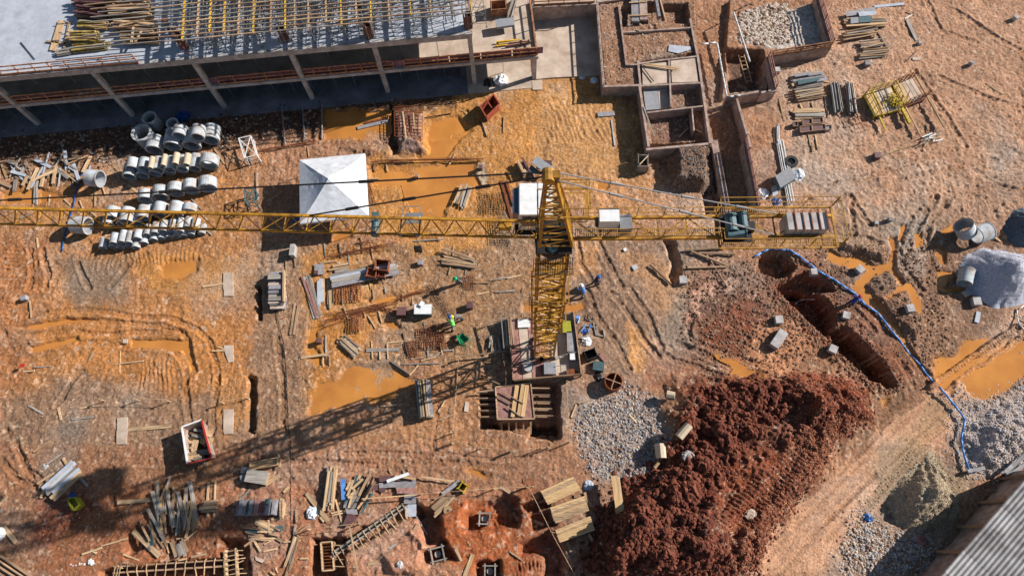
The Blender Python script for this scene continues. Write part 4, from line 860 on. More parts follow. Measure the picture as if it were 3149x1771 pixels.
for u,w,vt,vb in ((1040,78,935,1055),(1135,75,960,1045),(1213,75,960,1052),(1290,68,960,1040),(1367,80,960,1052),(1447,82,880,1010),(1542,76,860,975),(1617,72,850,958),(1692,72,850,952),(1766,72,830,940),(1837,70,820,937),(1908,70,800,922),(2012,72,790,915)): hp(4,u,w,vt,vb,lab='small lying pipe in the front layer of the long lower row',grp='front layer of small pipes')
for u,w,vt,vb in ((1145,76,880,1010),(1228,72,855,1000),(1293,66,865,1002),(1382,80,845,965),(1475,72,798,925),(1553,76,775,910),(1633,76,755,890),(1720,72,750,885),(1797,76,735,895),(1873,74,722,852),(1950,80,735,860)): hp(4,u,w,vt,vb,z=.58,lab='small lying pipe in the upper layer of the long lower row',grp='upper layer of small pipes')
for u,w,vt,vb in ((1570,168,-95,120),(1750,172,-155,85),(1937,175,-160,80),(2122,165,-200,22)): hp(4,u,w,vt,vb,lab='wide lying pipe at the shaded end near the building',grp='wide pipes near the building')
for u,w,vt,vb in ((1805,132,-195,-30),(1985,132,-195,-18)): hp(4,u,w,vt,vb,z=1.2,lab='sunlit pipe balanced on the wide pipes near the building',grp='pipes on top near the building')
def upipe(k,u,v,w,L,lab,grp=None):
    zt=L; c=K(k,u,v,L); sc=abs((K(k,u+w/2,v,L)-K(k,u-w/2,v,L)).x); R_=sc/2; c=Vector((c.x,c.y,H(c.x,c.y)))
    o=thing('concrete_pipe',lab,'pipe',c,0,grp); part('barrel',MB().hollow((0,0,0),(0,0,L),R_,R_*.82,28),'pipe',o,local=True); part('collar',MB().hollow((0,0,L-.12),(0,0,L+.005),R_*1.04,R_*.84,28),'pipe',o,local=True)
upipe(0,1475,1165,140,1.5,'upright concrete pipe farthest up in the shade'); upipe(0,1395,1310,190,1.5,'broad upright concrete pipe at the left of the shaded stack'); upipe(0,1705,1222,115,1.2,'narrow upright concrete pipe beside the blue plastic bundle')
def opipe(c,D,L,ang,lab,tilt=0,m='pipe'):
    zz=H(c.x,c.y); o=thing('concrete_pipe',lab,'pipe',(c.x,c.y,zz+D/2*math.cos(tilt)+abs(L/2*math.sin(tilt))),0)
    d=Vector((math.cos(ang)*math.cos(tilt),math.sin(ang)*math.cos(tilt),math.sin(tilt)))*L/2
    part('barrel',MB().hollow(-d,d,D/2,D/2*.87,32),m,o,local=True); part('collar',MB().hollow(d*.9,d*1.01,D/2*1.04,D/2*.88,32),m,o,local=True)
opipe(gk(4,985,390),1.55,1.15,-.12,'large short pipe lying alone with its opening to the right')
opipe(gk(4,855,850),1.55,1.35,-.1,'large ribbed pipe lying alone left of the stacks under the jib')
opipe(gk(7,1930,900),1.55,1.1,2.6,'tilted pipe with its opening facing up left beside a twin',.75)
opipe(gk(7,2110,930),1.55,1.25,.35,'pale pipe lying beside the tilted one')
opipe(gk(7,1960,1350),1.2,1.35,1.15,'single pipe standing at the foot of the grey gravel heap')
mb=MB(); c=gk(0,1825,1175); 
for i in range(26):
    mb.box(c+Vector((random.uniform(-.5,.5),random.uniform(-.35,.35),random.uniform(0,.5))),random.uniform(.2,.5),random.uniform(.2,.4),random.uniform(.1,.25),random.uniform(0,3))
solo('plastic_bundle','crumpled blue plastic bundle behind the shaded pipes','bundle',mb,'bluep')
# ================================================================ retaining walls
def wallpart(par,k,pts,th=.2,zt=WH,zb=-.3,m='wall'):
    P_=[K(k,pts[i],pts[i+1],zt) for i in range(0,len(pts),2)]
    for a,b in zip(P_,P_[1:]):
        d=(b-a).normalized(); n=Vector((-d.y,d.x,0))*th/2; e=d*(th/2-.01)
        part('wall',MB().prism([(a-n-e)[:2],(b-n+e)[:2],(b+n+e)[:2],(a+n-e)[:2]],zb,zt+random.uniform(0,.02)),m,par)
c=K(2,1300,700,0)
fw=thing('retaining_walls','low raw concrete foundation walls in an L shape filled with brown soil','retaining walls',(c.x,c.y,0))
for pts,th in (((890,20,955,855),.22),((955,855,1310,845),.22),((890,20,1215,-20),.2),((1105,60,1135,300,1178,640,1290,640),.15),((1140,322,1810,275),.15),((1812,190,1860,440,1885,560),.18),((1295,610,1320,860),.2),((1312,632,1500,600,1880,560),.15),((1885,545,2010,1410),.22),((1312,860,1400,1445),.22),((1320,850,1900,822),.18),((1602,605,1622,1055),.15),((1390,1115,1930,1052),.15),((1830,1080,1850,1290),.12)):
    wallpart(fw,2,pts,th)
wallpart(fw,6,(1385,62,1980,8),.22)
for q,z,m in (((1335,640,1592,618,1604,822,1342,842),1.3,'slab'),((1618,605,1868,572,1895,812,1632,818),1.3,'slab'),((1488,862,1585,857,1605,1072,1512,1080),.9,'slab'),((1345,872,1485,862,1508,1082,1372,1092),.92,'greypanel')):
    P_=[K(2,q[i],q[i+1],z)[:2] for i in range(0,8,2)]; part('floor_slab' if m=='slab' else 'cover_panel',MB().prism(P_,z-.15,z),m,fw)
c=K(3,300,500,0); cwl=thing('retaining_walls','raw concrete basement walls around the ladder pit and pale rubble','retaining walls',(c.x,c.y,0))
wallpart(cwl,3,(520,-20,655,462,60,560),.25); wallpart(cwl,3,(35,575,110,895,-20,915),.22); wallpart(cwl,2,(2180,962,2500,905),.22)
wallpart(cwl,2,(2275,985,2410,1449),.2); wallpart(cwl,6,(2345,0,2478,640),.2); 
c=K(6,2100,300,0); w3=thing('low_wall','narrow low concrete wall strip between the dark corridors','wall',(c.x,c.y,0)); wallpart(w3,6,(2055,0,2185,690),.6,.45); wallpart(w3,2,(2015,1400,2060,1460),.5,.42)
c=K(2,500,100,0); w4=thing('retaining_wall','pale concrete wall behind the sunken floor, plywood guard on top','wall',(c.x,c.y,0)); wallpart(w4,2,(255,70,870,35),.25,1.9); wallpart(w4,2,(250,75,262,20),.2,1.9)
fl=MB().prism([tuple(G(*p,0)[:2]) for p in ((1640,0),(1850,0),(1862,232),(1700,240),(1640,246))],-.1,.05); solo('floor_slab','sunlit concrete slab sunken between building and retaining wall','floor slab',fl,'slab')
def guardk(lab,k,pts,z,**kw): return guard(lab,[K(k,pts[i],pts[i+1],z) for i in range(0,len(pts),2)],**kw)
guardk('thin brown guardrail above the pale wall at the sunken floor',2,(262,60,860,30),1.9,m='rail',group='guardrails on the retaining walls',h=1.)
guardk('guardrail with pink boards on the slanting right basement wall',3,(530,-20,665,455),WH,m='plypink',group='guardrails on the retaining walls',rails=(1.0,.75,.45,.2),h=.95)
guardk('brown guardrail on the lower basement wall, running left to right',3,(70,560,655,470),WH,m='rail',group='guardrails on the retaining walls',h=.8)
guardk('guardrail with pink boards on the long basement wall beside the corridor',6,(2352,-40,2482,635),WH,m='plypink',group='guardrails on the retaining walls',rails=(.8,.55,.3),h=.85)
guardk('guardrail with pink boards between ladder pit and stacked boards',3,(38,570,112,890),WH,m='plypink',group='guardrails on the retaining walls',h=.9)
guardk('grey timber edging on the left foundation wall',2,(885,30,950,850),WH,m='greywood',group='guardrails on the retaining walls',h=.35,rails=(.9,),toe=False)
def sheet(k,q,m,lab,name='plywood_sheet',cat='sheet',z=.05,t=.03,zabs=None,group=None,tilt=0):
    P_=[gk(k,q[i],q[i+1]) if zabs is None else K(k,q[i],q[i+1],zabs) for i in range(0,len(q),2)]
    zz=(max(p.z for p in P_) if zabs is None else zabs)+z
    mb=MB().prism([p[:2] for p in P_],zz,zz+t)
    if tilt: mb.v=[(x,y,zz_+tilt*((x-P_[0].x)+.3*(y-P_[0].y))) for x,y,zz_ in mb.v]
    return solo(name,lab+(' '+where(P_[0]) if group is None and lab[-1]!='.' else '').replace('.',''),cat,mb,m,group)
sheet(2,(1602,450,1812,470,1815,500,1690,536,1592,515),'concw','pale board lying flat on the soil inside the walls.',zabs=1.2)
pile(2,(1225,-40),(1232,228),(1370,-40),2,.75,.25,['plygrey','wall'],'long grey brown form panel in the shaded upper pit','form panels in the upper pit',zabs=1.3,name='formwork_sheet',cat='formwork',jit=.1,ang=0)
pile(2,(1430,-40),(1475,225),(1500,-40),2,.3,.5,['plygrey','ply'],'tall dark form panel leaning at the pit wall','dark form panels at the pit wall',zabs=1.,name='formwork_sheet',cat='formwork',jit=.1,ang=0)
for a in ((2,1205,160,1420,150),(2,1205,30,1380,20),(2,1515,0,1575,230),(2,1310,240,1360,280)): loose(*a,.12,.08,'wood','tan batten',z=1.75)
for a in ((1370,635,1690,675),(1365,650,1660,690)): loose(2,*a,.14,.05,'wood','long tan plank',z=1.45)
loose(2,1320,640,1450,810,.06,.06,'dark','thin dark stick',z=1.42); loose(2,1350,1060,1455,1350,.1,.06,'greywood','long pale board',z=1.45)
loose(2,1700,1360,1790,1270,.16,.05,'wood','tan plank'); loose(2,1860,1290,1935,1310,.12,.05,'wood','short tan plank'); loose(2,1030,1190,1065,1449,.14,.05,'conc','pale concrete plank'); loose(2,895,1140,1060,1130,.5,.1,'plygrey','broken grey board')
loose(2,300,350,330,700,.1,.08,'wood2','brown batten'); 
# ladder
lad=thing('ladder','pale timber ladder leaning in the dark pit','ladder',gk(2,2350,700)); a0,a1=K(2,2290,550,1.3),K(2,2345,545,1.3); b0=K(2,2372,832,-.3);b1=K(2,2425,822,-.3)
for a,b in ((a0,b0),(a1,b1)): part('rail',MB().bar(a,b,.07),'wood',lad)
for i in range(7):
    f=(i+.5)/7; part('rung',MB().bar(a0.lerp(b0,f),a1.lerp(b1,f),.05),'wood',lad)
def pathobj(name,lab,cat,k_pts,r,m,dz=.03,zabs=None,n=7):
    P_=[]
    for k,u,v in k_pts: P_.append(gk(k,u,v,dz+r) if zabs is None else K(k,u,v,zabs))
    Q=[]
    for a,b in zip(P_,P_[1:]):
        nn=max(1,int((b-a).length/.6))
        for i in range(nn):
            p=a.lerp(b,i/nn)
            if zabs is None: p.z=max(H(p.x,p.y)+dz+r,p.z*.5+(H(p.x,p.y)+dz+r)*.5)
            Q.append(p)
    Q.append(P_[-1]); return solo(name,lab,cat,MB().path(Q,r,n),m,smooth=True)
pathobj('plastic_pipe','white plastic pipe slanting down beside the ladder pit','pipe',[(2,2240,125),(2,2400,612)],.09,'pvc',zabs=1.6)
pathobj('plastic_pipe','bent white plastic pipe running down the soil strip between the walls','pipe',[(2,1915,442),(2,2065,425),(2,2080,445),(2,2172,955)],.09,'pvc',zabs=.9)
pathobj('plastic_pipe','grey pipe along the basement wall corner','pipe',[(2,2172,965),(2,2310,945)],.09,'steel',zabs=1.5)
pathobj('plastic_pipe','thin dark pipe near the top of the walls ending at a small frame','pipe',[(2,2240,120),(2,2400,40),(2,2440,60)],.06,'dark',zabs=1.6)
# hoses
HP=[(6,2440,1130),(7,0,1105),(7,210,1060),(7,240,1060),(7,340,1120),(7,430,1190),(7,520,1260),(7,600,1310),(7,680,1350),(7,820,1449),(11,900,80),(11,1000,190),(11,1110,260),(11,1170,330),(11,1260,450),(11,1340,540),(11,1440,680),(11,1540,790),(11,1660,940)]
pathobj('hose','long blue hose snaking from the counter jib down to the muddy road','hose',HP,.085,'hose')
pathobj('hose','pale blue hose running over the pale gravel heap at right','hose',[(11,1710,1000),(11,1780,1080),(11,1860,1180),(11,1930,1270),(11,1970,1330),(11,1940,1449),(15,1930,100),(15,1960,260),(15,2000,380),(15,2030,440)],.08,'hose',dz=.25)
pathobj('hose','dark blue hose beside the large lone pipes at left','hose',[(4,900,150),(4,830,290),(4,780,400),(4,750,500),(4,735,620),(4,690,760),(4,650,880),(4,620,1075)],.06,'bluep')
pathobj('hose','white hose arching into the long open trench','hose',[(11,300,190),(11,330,155),(11,380,150),(11,440,185)],.05,'pvc',dz=.3)
pathobj('hose','green hose coiled on the ground near two workers','hose',[(9,2020,500),(9,2100,490),(9,2145,520),(9,2100,555),(9,2040,520),(9,2030,570),(9,2110,580)],.035,'green')
pathobj('plastic_pipe','bent white pipe beside the gravel at the right edge','pipe',[(11,2576,190),(11,2500,240),(11,2520,380),(11,2600,460)],.05,'pvc')
pathobj('cable','thin dark cable running down beside the grey pallet stack','cable',[(9,205,200),(9,240,330),(9,300,560),(9,330,900),(9,350,1449),(13,370,100),(13,375,1040)],.018,'dark')
pathobj('cable','thin cable between the tent and the crane base','cable',[(5,1460,420),(5,1500,560),(5,1550,690)],.02,'rust')
# ================================================================ small concrete blocks
def block(k,u,v,w,hh,m='conc',ang=0,w2=None,lab='small square concrete block'):
    c=g(*T(k,u,v)); sx=w*S_/37.; sy=(w2 or w)*S_/36.
    mb=MB().box((c.x,c.y,c.z-.1),sx,sy,hh+.1,ang); s_=.9
    return solo('concrete_block',lab+' '+where(c),'block',mb,m)
for a in ((3,1535,440,38,.3),(3,1010,650,60,.45,'plygrey'),(3,2475,200,50,.5,'conc',.5),(3,2040,645,40,.45,'plygrey',.6),(7,1108,140,64,.4,'ply'),(7,1100,800,38,.35),(7,1235,770,38,.4,'plygrey'),(7,932,1265,70,.5,'conc',.7),(7,478,1290,62,.45),
 (11,135,345,74,.5),(11,132,535,90,.55,'conc',-.65,190),(11,800,300,70,.45,'conc',-.3),(11,665,635,74,.55,'conc',-.5),(11,1430,230,74,.45,'conc',.1),(11,2080,165,78,.5),(11,2000,75,60,.3,'conc',.4),(6,1735,1365,76,.4),(6,1165,1060,32,.15,'white',.4),(6,1262,1235,50,.12,'concw',.5),
 (5,1655,1195,50,.4,'plygrey'),(5,2250,260,40,.5,'ply'),(5,1620,345,40,.5,'wood2'),(8,262,130,50,.45,'plygrey',.3),(9,658,548,44,.4,'ply'),(3,120,720,60,.5,'conc'),(12,1,0,0,0)):
    if a[3]: block(*a)
solo('concrete_slab','pale broken slab lying on mud beside the blocks at right','slab',MB().box(gk(11,2110,310),.35,1.,.12,-.4),'concw')
# flat footing pads
for k,q in ((4,(2215,1285,2305,1285,2312,1449,2212,1449)),(8,(2220,0,2312,0,2312,100,2220,100)),(8,(2222,590,2312,585,2312,750,2265,755,2225,640)),(8,(1167,1305,1268,1295,1268,1449,1165,1449)),(12,(1160,10,1262,10,1258,142,1156,145)),(8,(2216,1222,2312,1215,2310,1449,2216,1449)),(12,(2222,0,2312,0,2310,42,2222,46)),(2,(245,805,345,800,348,895,250,895)),(13,(20,1255,105,1285,90,1315,25,1290)),(9,(2095,1145,2135,1150,2125,1245,2085,1240)),(3,(1465,575,1550,570,1550,600,1470,605)),(8,(1222,525,1265,525,1268,565,1222,565))):
    sheet(k,q,'slab','dusty pink concrete pad','concrete_pad','pad',z=-.04,t=.1)
# ================================================================ lumber on the right
sheet(3,(788,145,1082,100,1090,150,800,195),'plygrey','big grey sheet on the upper right plank stack.',z=.35)
sheet(3,(912,155,1088,148,1092,182,922,205),'concw','small pale sheet on the upper right plank stack.',z=.45)
sheet(3,(838,208,915,205,918,262,842,268),'greypanel','dark grey sheet on the upper right plank stack.',z=.4); sheet(3,(920,200,1052,196,1055,252,922,262),'teal','blue grey sheet on the upper right plank stack.',z=.42)
pile(3,(790,200),(1160,190),(830,290),5,.2,.07,W3,'pale board under the sheets in the upper right stack','boards under the sheets',layers=4)
pile(3,(795,340),(1095,290),(790,420),6,.16,.1,W3,'weathered pole in the slanting stack below the sheets','slanting stack of weathered poles',layers=3,round_=True,name='timber_pole',cat='pole',ang=.06)
pile(3,(930,440),(1150,410),(960,500),5,.16,.1,W3,'weathered pole in the middle of the right hand pole stack','middle right pole stack',layers=2,round_=True,name='timber_pole',cat='pole',ang=.08)
pile(3,(970,500),(1220,480),(940,595),6,.16,.1,W3,'pale pole in the lowest part of the right hand pole stack','lowest right pole stack',layers=2,round_=True,name='timber_pole',cat='pole',ang=.05)
pile(3,(250,770),(550,720),(300,870),5,.3,.05,['greywood','wood','plygrey'],'wide pale board in the stack right of the basement walls','wide board stack by the walls',layers=4)
sheet(3,(320,825,525,800,530,830,325,868),'teal','blue grey sheet in the board stack by the walls.',z=.4); sheet(3,(285,765,445,742,450,770,290,795),'plygrey','grey sheet in the board stack by the walls.',z=.42)
pile(3,(290,900),(545,855),(330,1015),10,.15,.1,W3,'pole in the crowded stack between boards and crates','crowded pole stack',layers=3,round_=True,name='timber_pole',cat='pole',ang=.05)
pile(3,(270,1090),(565,1078),(280,1180),4,.24,.08,['greywood','wood'],'pale beam in the low stack above the purple crates','low beam stack',layers=2)
pile(3,(645,860),(685,1135),(725,830),6,.14,.12,['greywood','steel','wood2'],'grey pole in the left upright looking pole bundle','left grey pole bundle',layers=3,round_=True,name='timber_pole',cat='pole',ang=.02)
pile(3,(790,850),(825,1145),(880,860),6,.14,.12,['greywood','steel','wood2'],'grey pole in the right upright looking pole bundle','right grey pole bundle',layers=3,round_=True,name='timber_pole',cat='pole',ang=.03)
for a in ((355,1030,375,1080),(470,1020,490,1080)): loose(3,*a,.12,.08,'wood','pale sleeper batten')
for q,m in (((370,1200,460,1195,462,1250,370,1258),'ply'),((466,1192,565,1188,570,1240,466,1246),'ply'),((345,1275,460,1262,465,1318,345,1335),'ply'),((468,1258,590,1250,595,1305,468,1318),'ply'),((275,1230,320,1228,322,1268,275,1272),'ply'),((592,1265,655,1262,655,1300,592,1312),'plygrey')):
    P_=[gk(3,q[i],q[i+1]) for i in range(0,8,2)]; z=max(p.z for p in P_); c=sum(P_,Vector())/4
    r=thing('formwork_crate','purple framed formwork box below the low beam stack','formwork box',(c.x,c.y,z),0,'purple formwork boxes'); part('panel',MB().prism([p[:2] for p in P_],z,z+.25),m,r)
    P2=[Vector((p.x,p.y,z+.3)) for p in P_]; 
    for i in range(4): part('frame_batten',MB().bar(P2[i],P2[(i+1)%4],.06,.1),'wood2',r)
for a,m,d in (((3,1090,75,1385,45,.3,.06),'concw','long white board'),((3,1415,200,1515,410,.32,.07),'greywood','grey weathered board'),((3,1395,190,1465,155,.1,.05),'white','white batten'),((3,1400,125,1490,155,.08,.05),'wood2','thin brown batten'),((3,530,800,640,815,.14,.05),'wood','pale plank'),((3,1090,270,1240,515,.1,.08),'wood2','leaning brown batten'),((3,440,1340,460,1449,.1,.08),'wood','tan sleeper batten'),((3,505,1340,530,1449,.1,.08),'wood','tan sleeper batten'),((7,470,0,480,90,.1,.08),'wood2','tan sleeper batten'),((7,515,0,530,70,.1,.08),'wood2','tan sleeper batten'),((3,2190,830,2370,945,.1,.04),'wood','thin straight batten'),((7,1150,130,1520,10,.1,.05),'wood','long thin pole'),((3,1220,600,1110,640,.1,.03),'wood','faint batten'),((7,2200,880,2340,975,.12,.06),'wood','tan plank'),((3,150,980,200,1200,.14,.06),'wood','tan plank'),((11,1650,230,1690,275,.12,.04),'wood','small tan batten')):
    loose(*a,m,d)
# yellow loading platforms
def platform(lab,q,rails,m):
    P_=[G(*T(3,q[i],q[i+1]),.6) for i in range(0,8,2)]; c=sum(P_,Vector())/4; zb=H(c.x,c.y)
    r=thing('loading_platform',lab,'platform',(c.x,c.y,zb))
    n=5
    for i in range(n):
        f0,f1=i/n+.012,(i+1)/n-.012; a,b=P_[0].lerp(P_[1],f0),P_[0].lerp(P_[1],f1); d,e=P_[3].lerp(P_[2],f0),P_[3].lerp(P_[2],f1)
        part('deck_board',MB().prism([p[:2] for p in (a,b,e,d)],.55,.6+random.uniform(0,.01)),'newwood' if i<2 else 'slab',r)
    for i in range(4): part('frame_beam',MB().bar(P_[i]+Vector((0,0,-.12)),P_[(i+1)%4]+Vector((0,0,-.12)),.16),m,r)
    for (a,b) in rails:
        A,Bq=P_[a],P_[b]; n=4
        for i in range(n+1):
            p=A.lerp(Bq,i/n); part('post',MB().bar(p,p+Vector((0,0,1.1)),.05),m,r)
        for z in (.4,.75,1.1): part('rail',MB().bar(A+Vector((0,0,z)),Bq+Vector((0,0,z)),.05),m,r)
    for i in (0,1,2,3): p=P_[i]; part('foot',MB().box((p.x,p.y,zb-.1),.12,.12,.65-zb),m,r)
    return r
r=platform('bright yellow steel loading platform with timber deck, left of the pair',(1000,935,1255,865,1355,1080,1105,1140),((0,1),(3,0),(1,2)),'yelb')
platform('brown and yellow loading platform with pale deck, right of the pair',(1285,845,1470,775,1590,975,1395,1050),((0,1),(2,3)),'rust')
for a,w,m,d in (((3,1108,1140,1185,1315),.14,'yelb','yellow steel beam'),((3,1325,1070,1418,1252),.24,'yelb','thick yellow steel beam'),((3,1375,1070,1530,1362),.12,'wood','long pale beam'),((3,1480,775,1765,1282),.13,'wood','very long pale beam'),((3,1060,900,1170,1190),.08,'yelb','thin yellow bar')): loose(*a,w,w,m,d,lift_=.3)
mb=thing('clamp_heap','tangled heap of yellow steel clamps on the loading platform','clamps',K(3,1290,1010,.62))
for i in range(46):
    c=K(3,1290,1010,.65)+Vector((random.gauss(0,.35),random.gauss(0,.3),random.uniform(0,.25))); a=random.uniform(0,3.1); d=Vector((math.cos(a),math.sin(a),random.uniform(-.3,.3)))*random.uniform(.15,.4); part('clamp',MB().bar(c-d,c+d,.06),'yelb',mb)
for i,(a,b,c,d) in enumerate(((1390,1060,1445,900),(1440,910,1380,1030),(1480,1000,1650,930),(1560,960,1640,935))): loose(3,a,b,c,d,.05,.05,'rust','bent rusty bar',z=.9)
for i in range(16):
    c=gk(3,random.uniform(1560,1740),random.uniform(1340,1440)); a=random.uniform(.2,.9); d=Vector((math.cos(a),math.sin(a),0))*random.uniform(.2,.6); c.z+=.15+i*.02
    plank_obj('scrap_stick',c-d,c+d,.09,.05,random.choice(['greywood','dark','white','wood']),'short stick in the scrap heap below the platforms','stick','scrap heap below the platforms')
for a in ((1400,620,1500,520),(1640,1380,1600,1240)): loose(3,a[0]+0,a[1],a[2],a[3],.06,.06,'dark','thin dark bar')
def mesh_mat(lab,k,q,n,m_,r=.012,z=.12,zabs=None,group=None,nameo='rebar_mesh',mt='rust'):
    P_=[gk(k,q[i],q[i+1]) if zabs is None else K(k,q[i],q[i+1],zabs) for i in range(0,8,2)]; zz=max(p.z for p in P_)+z if zabs is None else zabs
    for p in P_: p.z=zz
    mb=MB()
    for i in range(n+1):
        f=i/n; w_=random.uniform(-.02,.02); mb.bar(P_[0].lerp(P_[1],f),P_[3].lerp(P_[2],min(1,max(0,f+w_))),r*2)
    for i in range(m_+1):
        f=i/m_; mb.bar(P_[0].lerp(P_[3],f)+Vector((0,0,r*2)),P_[1].lerp(P_[2],f)+Vector((0,0,r*2)),r*2)
    return solo(nameo,lab,'rebar mesh',mb,mt,group)
mesh_mat('rusty rebar grid lying on the ground below the grey poles',3,(820,1170,950,1140,1040,1290,910,1330),3,4)
# tilted site box, pipes bundle, bag at right
pile(7,(112,-10),(225,600),(185,-10),4,.09,.09,['pvc','white'],'long white pipe in the bundle left of the white sack','white pipe bundle',layers=2,round_=True,name='plastic_pipe',cat='pipe',ang=.0)
pile(3,(105,1270),(112,1449),(150,1260),3,.09,.09,['pvc','teal'],'upper end of a pale pipe beside the long basement wall','upper pale pipe bundle',round_=True,name='plastic_pipe',cat='pipe',ang=.0)
q=[gk(7,*p) for p in ((75,385),(215,290),(285,400),(125,500))]; c=sum(q,Vector())/4; z=c.z
r=thing('site_box','tilted dark grey site box with a flat grey lid beside white pipes','box',c); part('body',MB().prism([(p+(c-p)*.08)[:2] for p in q],z-.05,z+1.),'teal',r); part('lid',MB().prism([p[:2] for p in q],z+1.003,z+1.06),'greypanel',r)
sheet(7,(60,460,110,430,130,520,80,545),'concw','pale board leaning at the tilted site box.',z=.3)
def blob(name,lab,cat,c,r,m,sq=.6,n=6,seed=0,group=None):
    rr=random.Random(seed or hash(lab)%999); mb=MB(); N=12; vs=[];
    for i in range(n+1):
        ph=math.pi/2*(1-i/n)*1.0
        for j in range(N):
            th=2*math.pi*j/N; k_=r*(.78+.4*rr.random()); vs.append((c[0]+k_*math.cos(ph)*math.cos(th),c[1]+k_*math.cos(ph)*math.sin(th),c[2]-.05+k_*sq*math.sin(ph)))
    fs=[(i*N+j,(i+1)*N+j,(i+1)*N+(j+1)%N,i*N+(j+1)%N) for i in range(n) for j in range(N)]
    fs.append(tuple(range(N))); return solo(name,lab,cat,mb.add(vs,fs),m,group)
blob('sack','crumpled white sack beside the black tyre at right','sack',gk(7,340,315),.62,'plast')
solo('tyre','worn black tyre lying above the white sack','tyre',MB().hollow(gk(7,265,195),gk(7,265,195,.28),.6,.33,24),'black',smooth=False)
blob('sack','white plastic heap by the long basement wall end','sack',gk(6,2530,500),.6,'plast'); blob('sack','dark blue plastic sack below the tilted site box','sack',gk(7,125,580),.4,'bluep')
blob('sack','white sack at the shaded corner of the sunken floor, left one','sack',gk(2,740,770),.3,'plast'); blob('sack','white sack at the shaded corner of the sunken floor, right one','sack',gk(2,860,800),.42,'plast')
blob('sack','big white sack hanging at the ground corner of the building','sack',gk(1,2450,810),.75,'white',1.); blob('rubble_sack','dark heap of tangled wire beside the big white sack','wire heap',gk(1,2340,830),.7,'dark',.5)
blob('sack','round white plastic bag below the plank pile','sack',gk(13,578,820),.48,'plast'); blob('sack','white sack at the left photo edge','sack',gk(12,0,1030),.5,'white')
blob('sack','blue plastic scrap above the lime green bucket','sack',gk(12,720,645),.3,'bluep',.3)
# ================================================================ crane base area
zd=.35
q=[K(10,*p,zd) for p in ((10,340),(650,270),(728,885),(60,945))]; c=sum(q,Vector())/4
base=thing('timber_base_deck','pinkish plywood deck around the crane foot with a low timber fence','deck',(c.x,c.y,0))
n=7
for i in range(n):
    f0,f1=i/n+.004,(i+1)/n-.004; part('deck_panel',MB().prism([p[:2] for p in (q[0].lerp(q[1],f0),q[0].lerp(q[1],f1),q[3].lerp(q[2],f1),q[3].lerp(q[2],f0))],zd-.05,zd+random.uniform(0,.012)),random.choice(['slab','plypink','slab']),base)
for i in range(4):
    a,b=q[i],q[(i+1)%4]
    if i!=0:
        part('edge_board',MB().bar(a+Vector((0,0,.28)),b+Vector((0,0,.28)),.05,.5),'wood2',base)
    part('top_rail',MB().bar(a+Vector((0,0,.62 if i else .2)),b+Vector((0,0,.62 if i else .2)),.09,.09),'wood2',base)
    nn=7
    for j in range(nn+1): p=a.lerp(b,j/nn); part('post',MB().bar((p.x,p.y,-.3),(p.x,p.y,zd+.6),.08),'wood2',base)
def dbox(lab,k,u0,v0,u1,v1,h,m,cat='box',name='box',lid=None,z=zd,ang=0,open_=False): return boxthing(name,lab,cat,k,u0,v0,u1,v1,h,m,ang,open_,zbase=z,inner=lid)
sheet(10,(105,335,222,328,228,408,105,415),'white','white square board on the deck left of the crane mast.',zabs=.4,z=.1,name='board',cat='board')
dbox('pale lime box right of the crane mast foot',10,548,345,636,455,.5,'lime'); dbox('long bench with purple top and yellow sides at the deck edge',10,590,450,665,640,.5,'yelb','bench','bench','plygrey')
dbox('flat grey square box on the lower deck',10,365,755,478,865,.45,'steel',lid='greypanel'); dbox('small brown crate at the lower deck edge',10,590,820,672,872,.4,'rust','crate','crate')
dbox('pale grey box with white lid at the deck corner',10,620,660,675,725,.5,'steel',lid='white'); dbox('open black square tank beside the deck',10,768,622,888,712,.8,'black','tank','tank',z=0,open_=True,ang=.35)
dbox('low grey box with pale edges right of the deck',10,850,745,960,830,.4,'teal','box','box',z=0,ang=-.15)
def drumt(lab,k,u,v,r,h,m,rim=None,z=zd,name='drum',fill=None):
    c=K(k,u,v,z) if z is not None else gk(k,u,v); o=thing(name,lab,'drum',c); part('shell',MB().hollow(c,c+Vector((0,0,h)),r,r*.92,20),m,o); part('floor',MB().tube(c+Vector((0,0,.02)),c+Vector((0,0,h*(.85 if fill else .08))),r*.9,n=20),fill or m,o); return o
drumt('round pan of grey stones on the lower left deck',10,210,805,.42,.35,'steel',fill='conc'); drumt('small rusty barrel on the deck below the mast',10,338,738,.2,.6,'rust'); 
r=drumt('big round rusty steel drum with a cross brace on top',10,1040,965,.72,.95,'rust',z=None); c=gk(10,1040,965,.95)
part('cross_brace',MB().bar(c+Vector((-.66,.25,0)),c+Vector((.66,-.25,0)),.07).bar(c+Vector((-.25,-.66,.01)),c+Vector((.25,.66,.01)),.07),'wood2',r)
solo('gas_cylinder','light blue cylinder at the upper right deck corner','cylinder',MB().tube(gk(10,690,345),gk(10,690,345,1.1),.15,n=14),'hose')
blob('tyre_heap','black plastic bundle beside the big steel drum','bundle',gk(10,900,900),.4,'black'); blob('rubble_bag','white and grey rubbish bag at the right deck side','bag',gk(10,780,545),.45,'plast'); blob('rubble_bag','blue rubbish bag at the right deck side','bag',gk(10,765,450),.28,'bluep')
sheet(10,(905,690,940,655,1000,745,965,765),'plypink','pink board lying beside the open black tank.',z=.1); 
for p in ((10,770,390,880,410),(10,850,360,880,490),(10,880,480,960,500),(10,890,370,880,470),(10,950,430,965,510)): loose(*p,.1,.1,'greywood','grey timber frame batten')
for p in ((10,470,705,600,670),(10,600,660,770,640),(10,710,670,725,880),(10,480,790,590,780),(10,580,790,590,850)): loose(*p,.05,.05,'steel','thin grey conduit stick',z=.9)
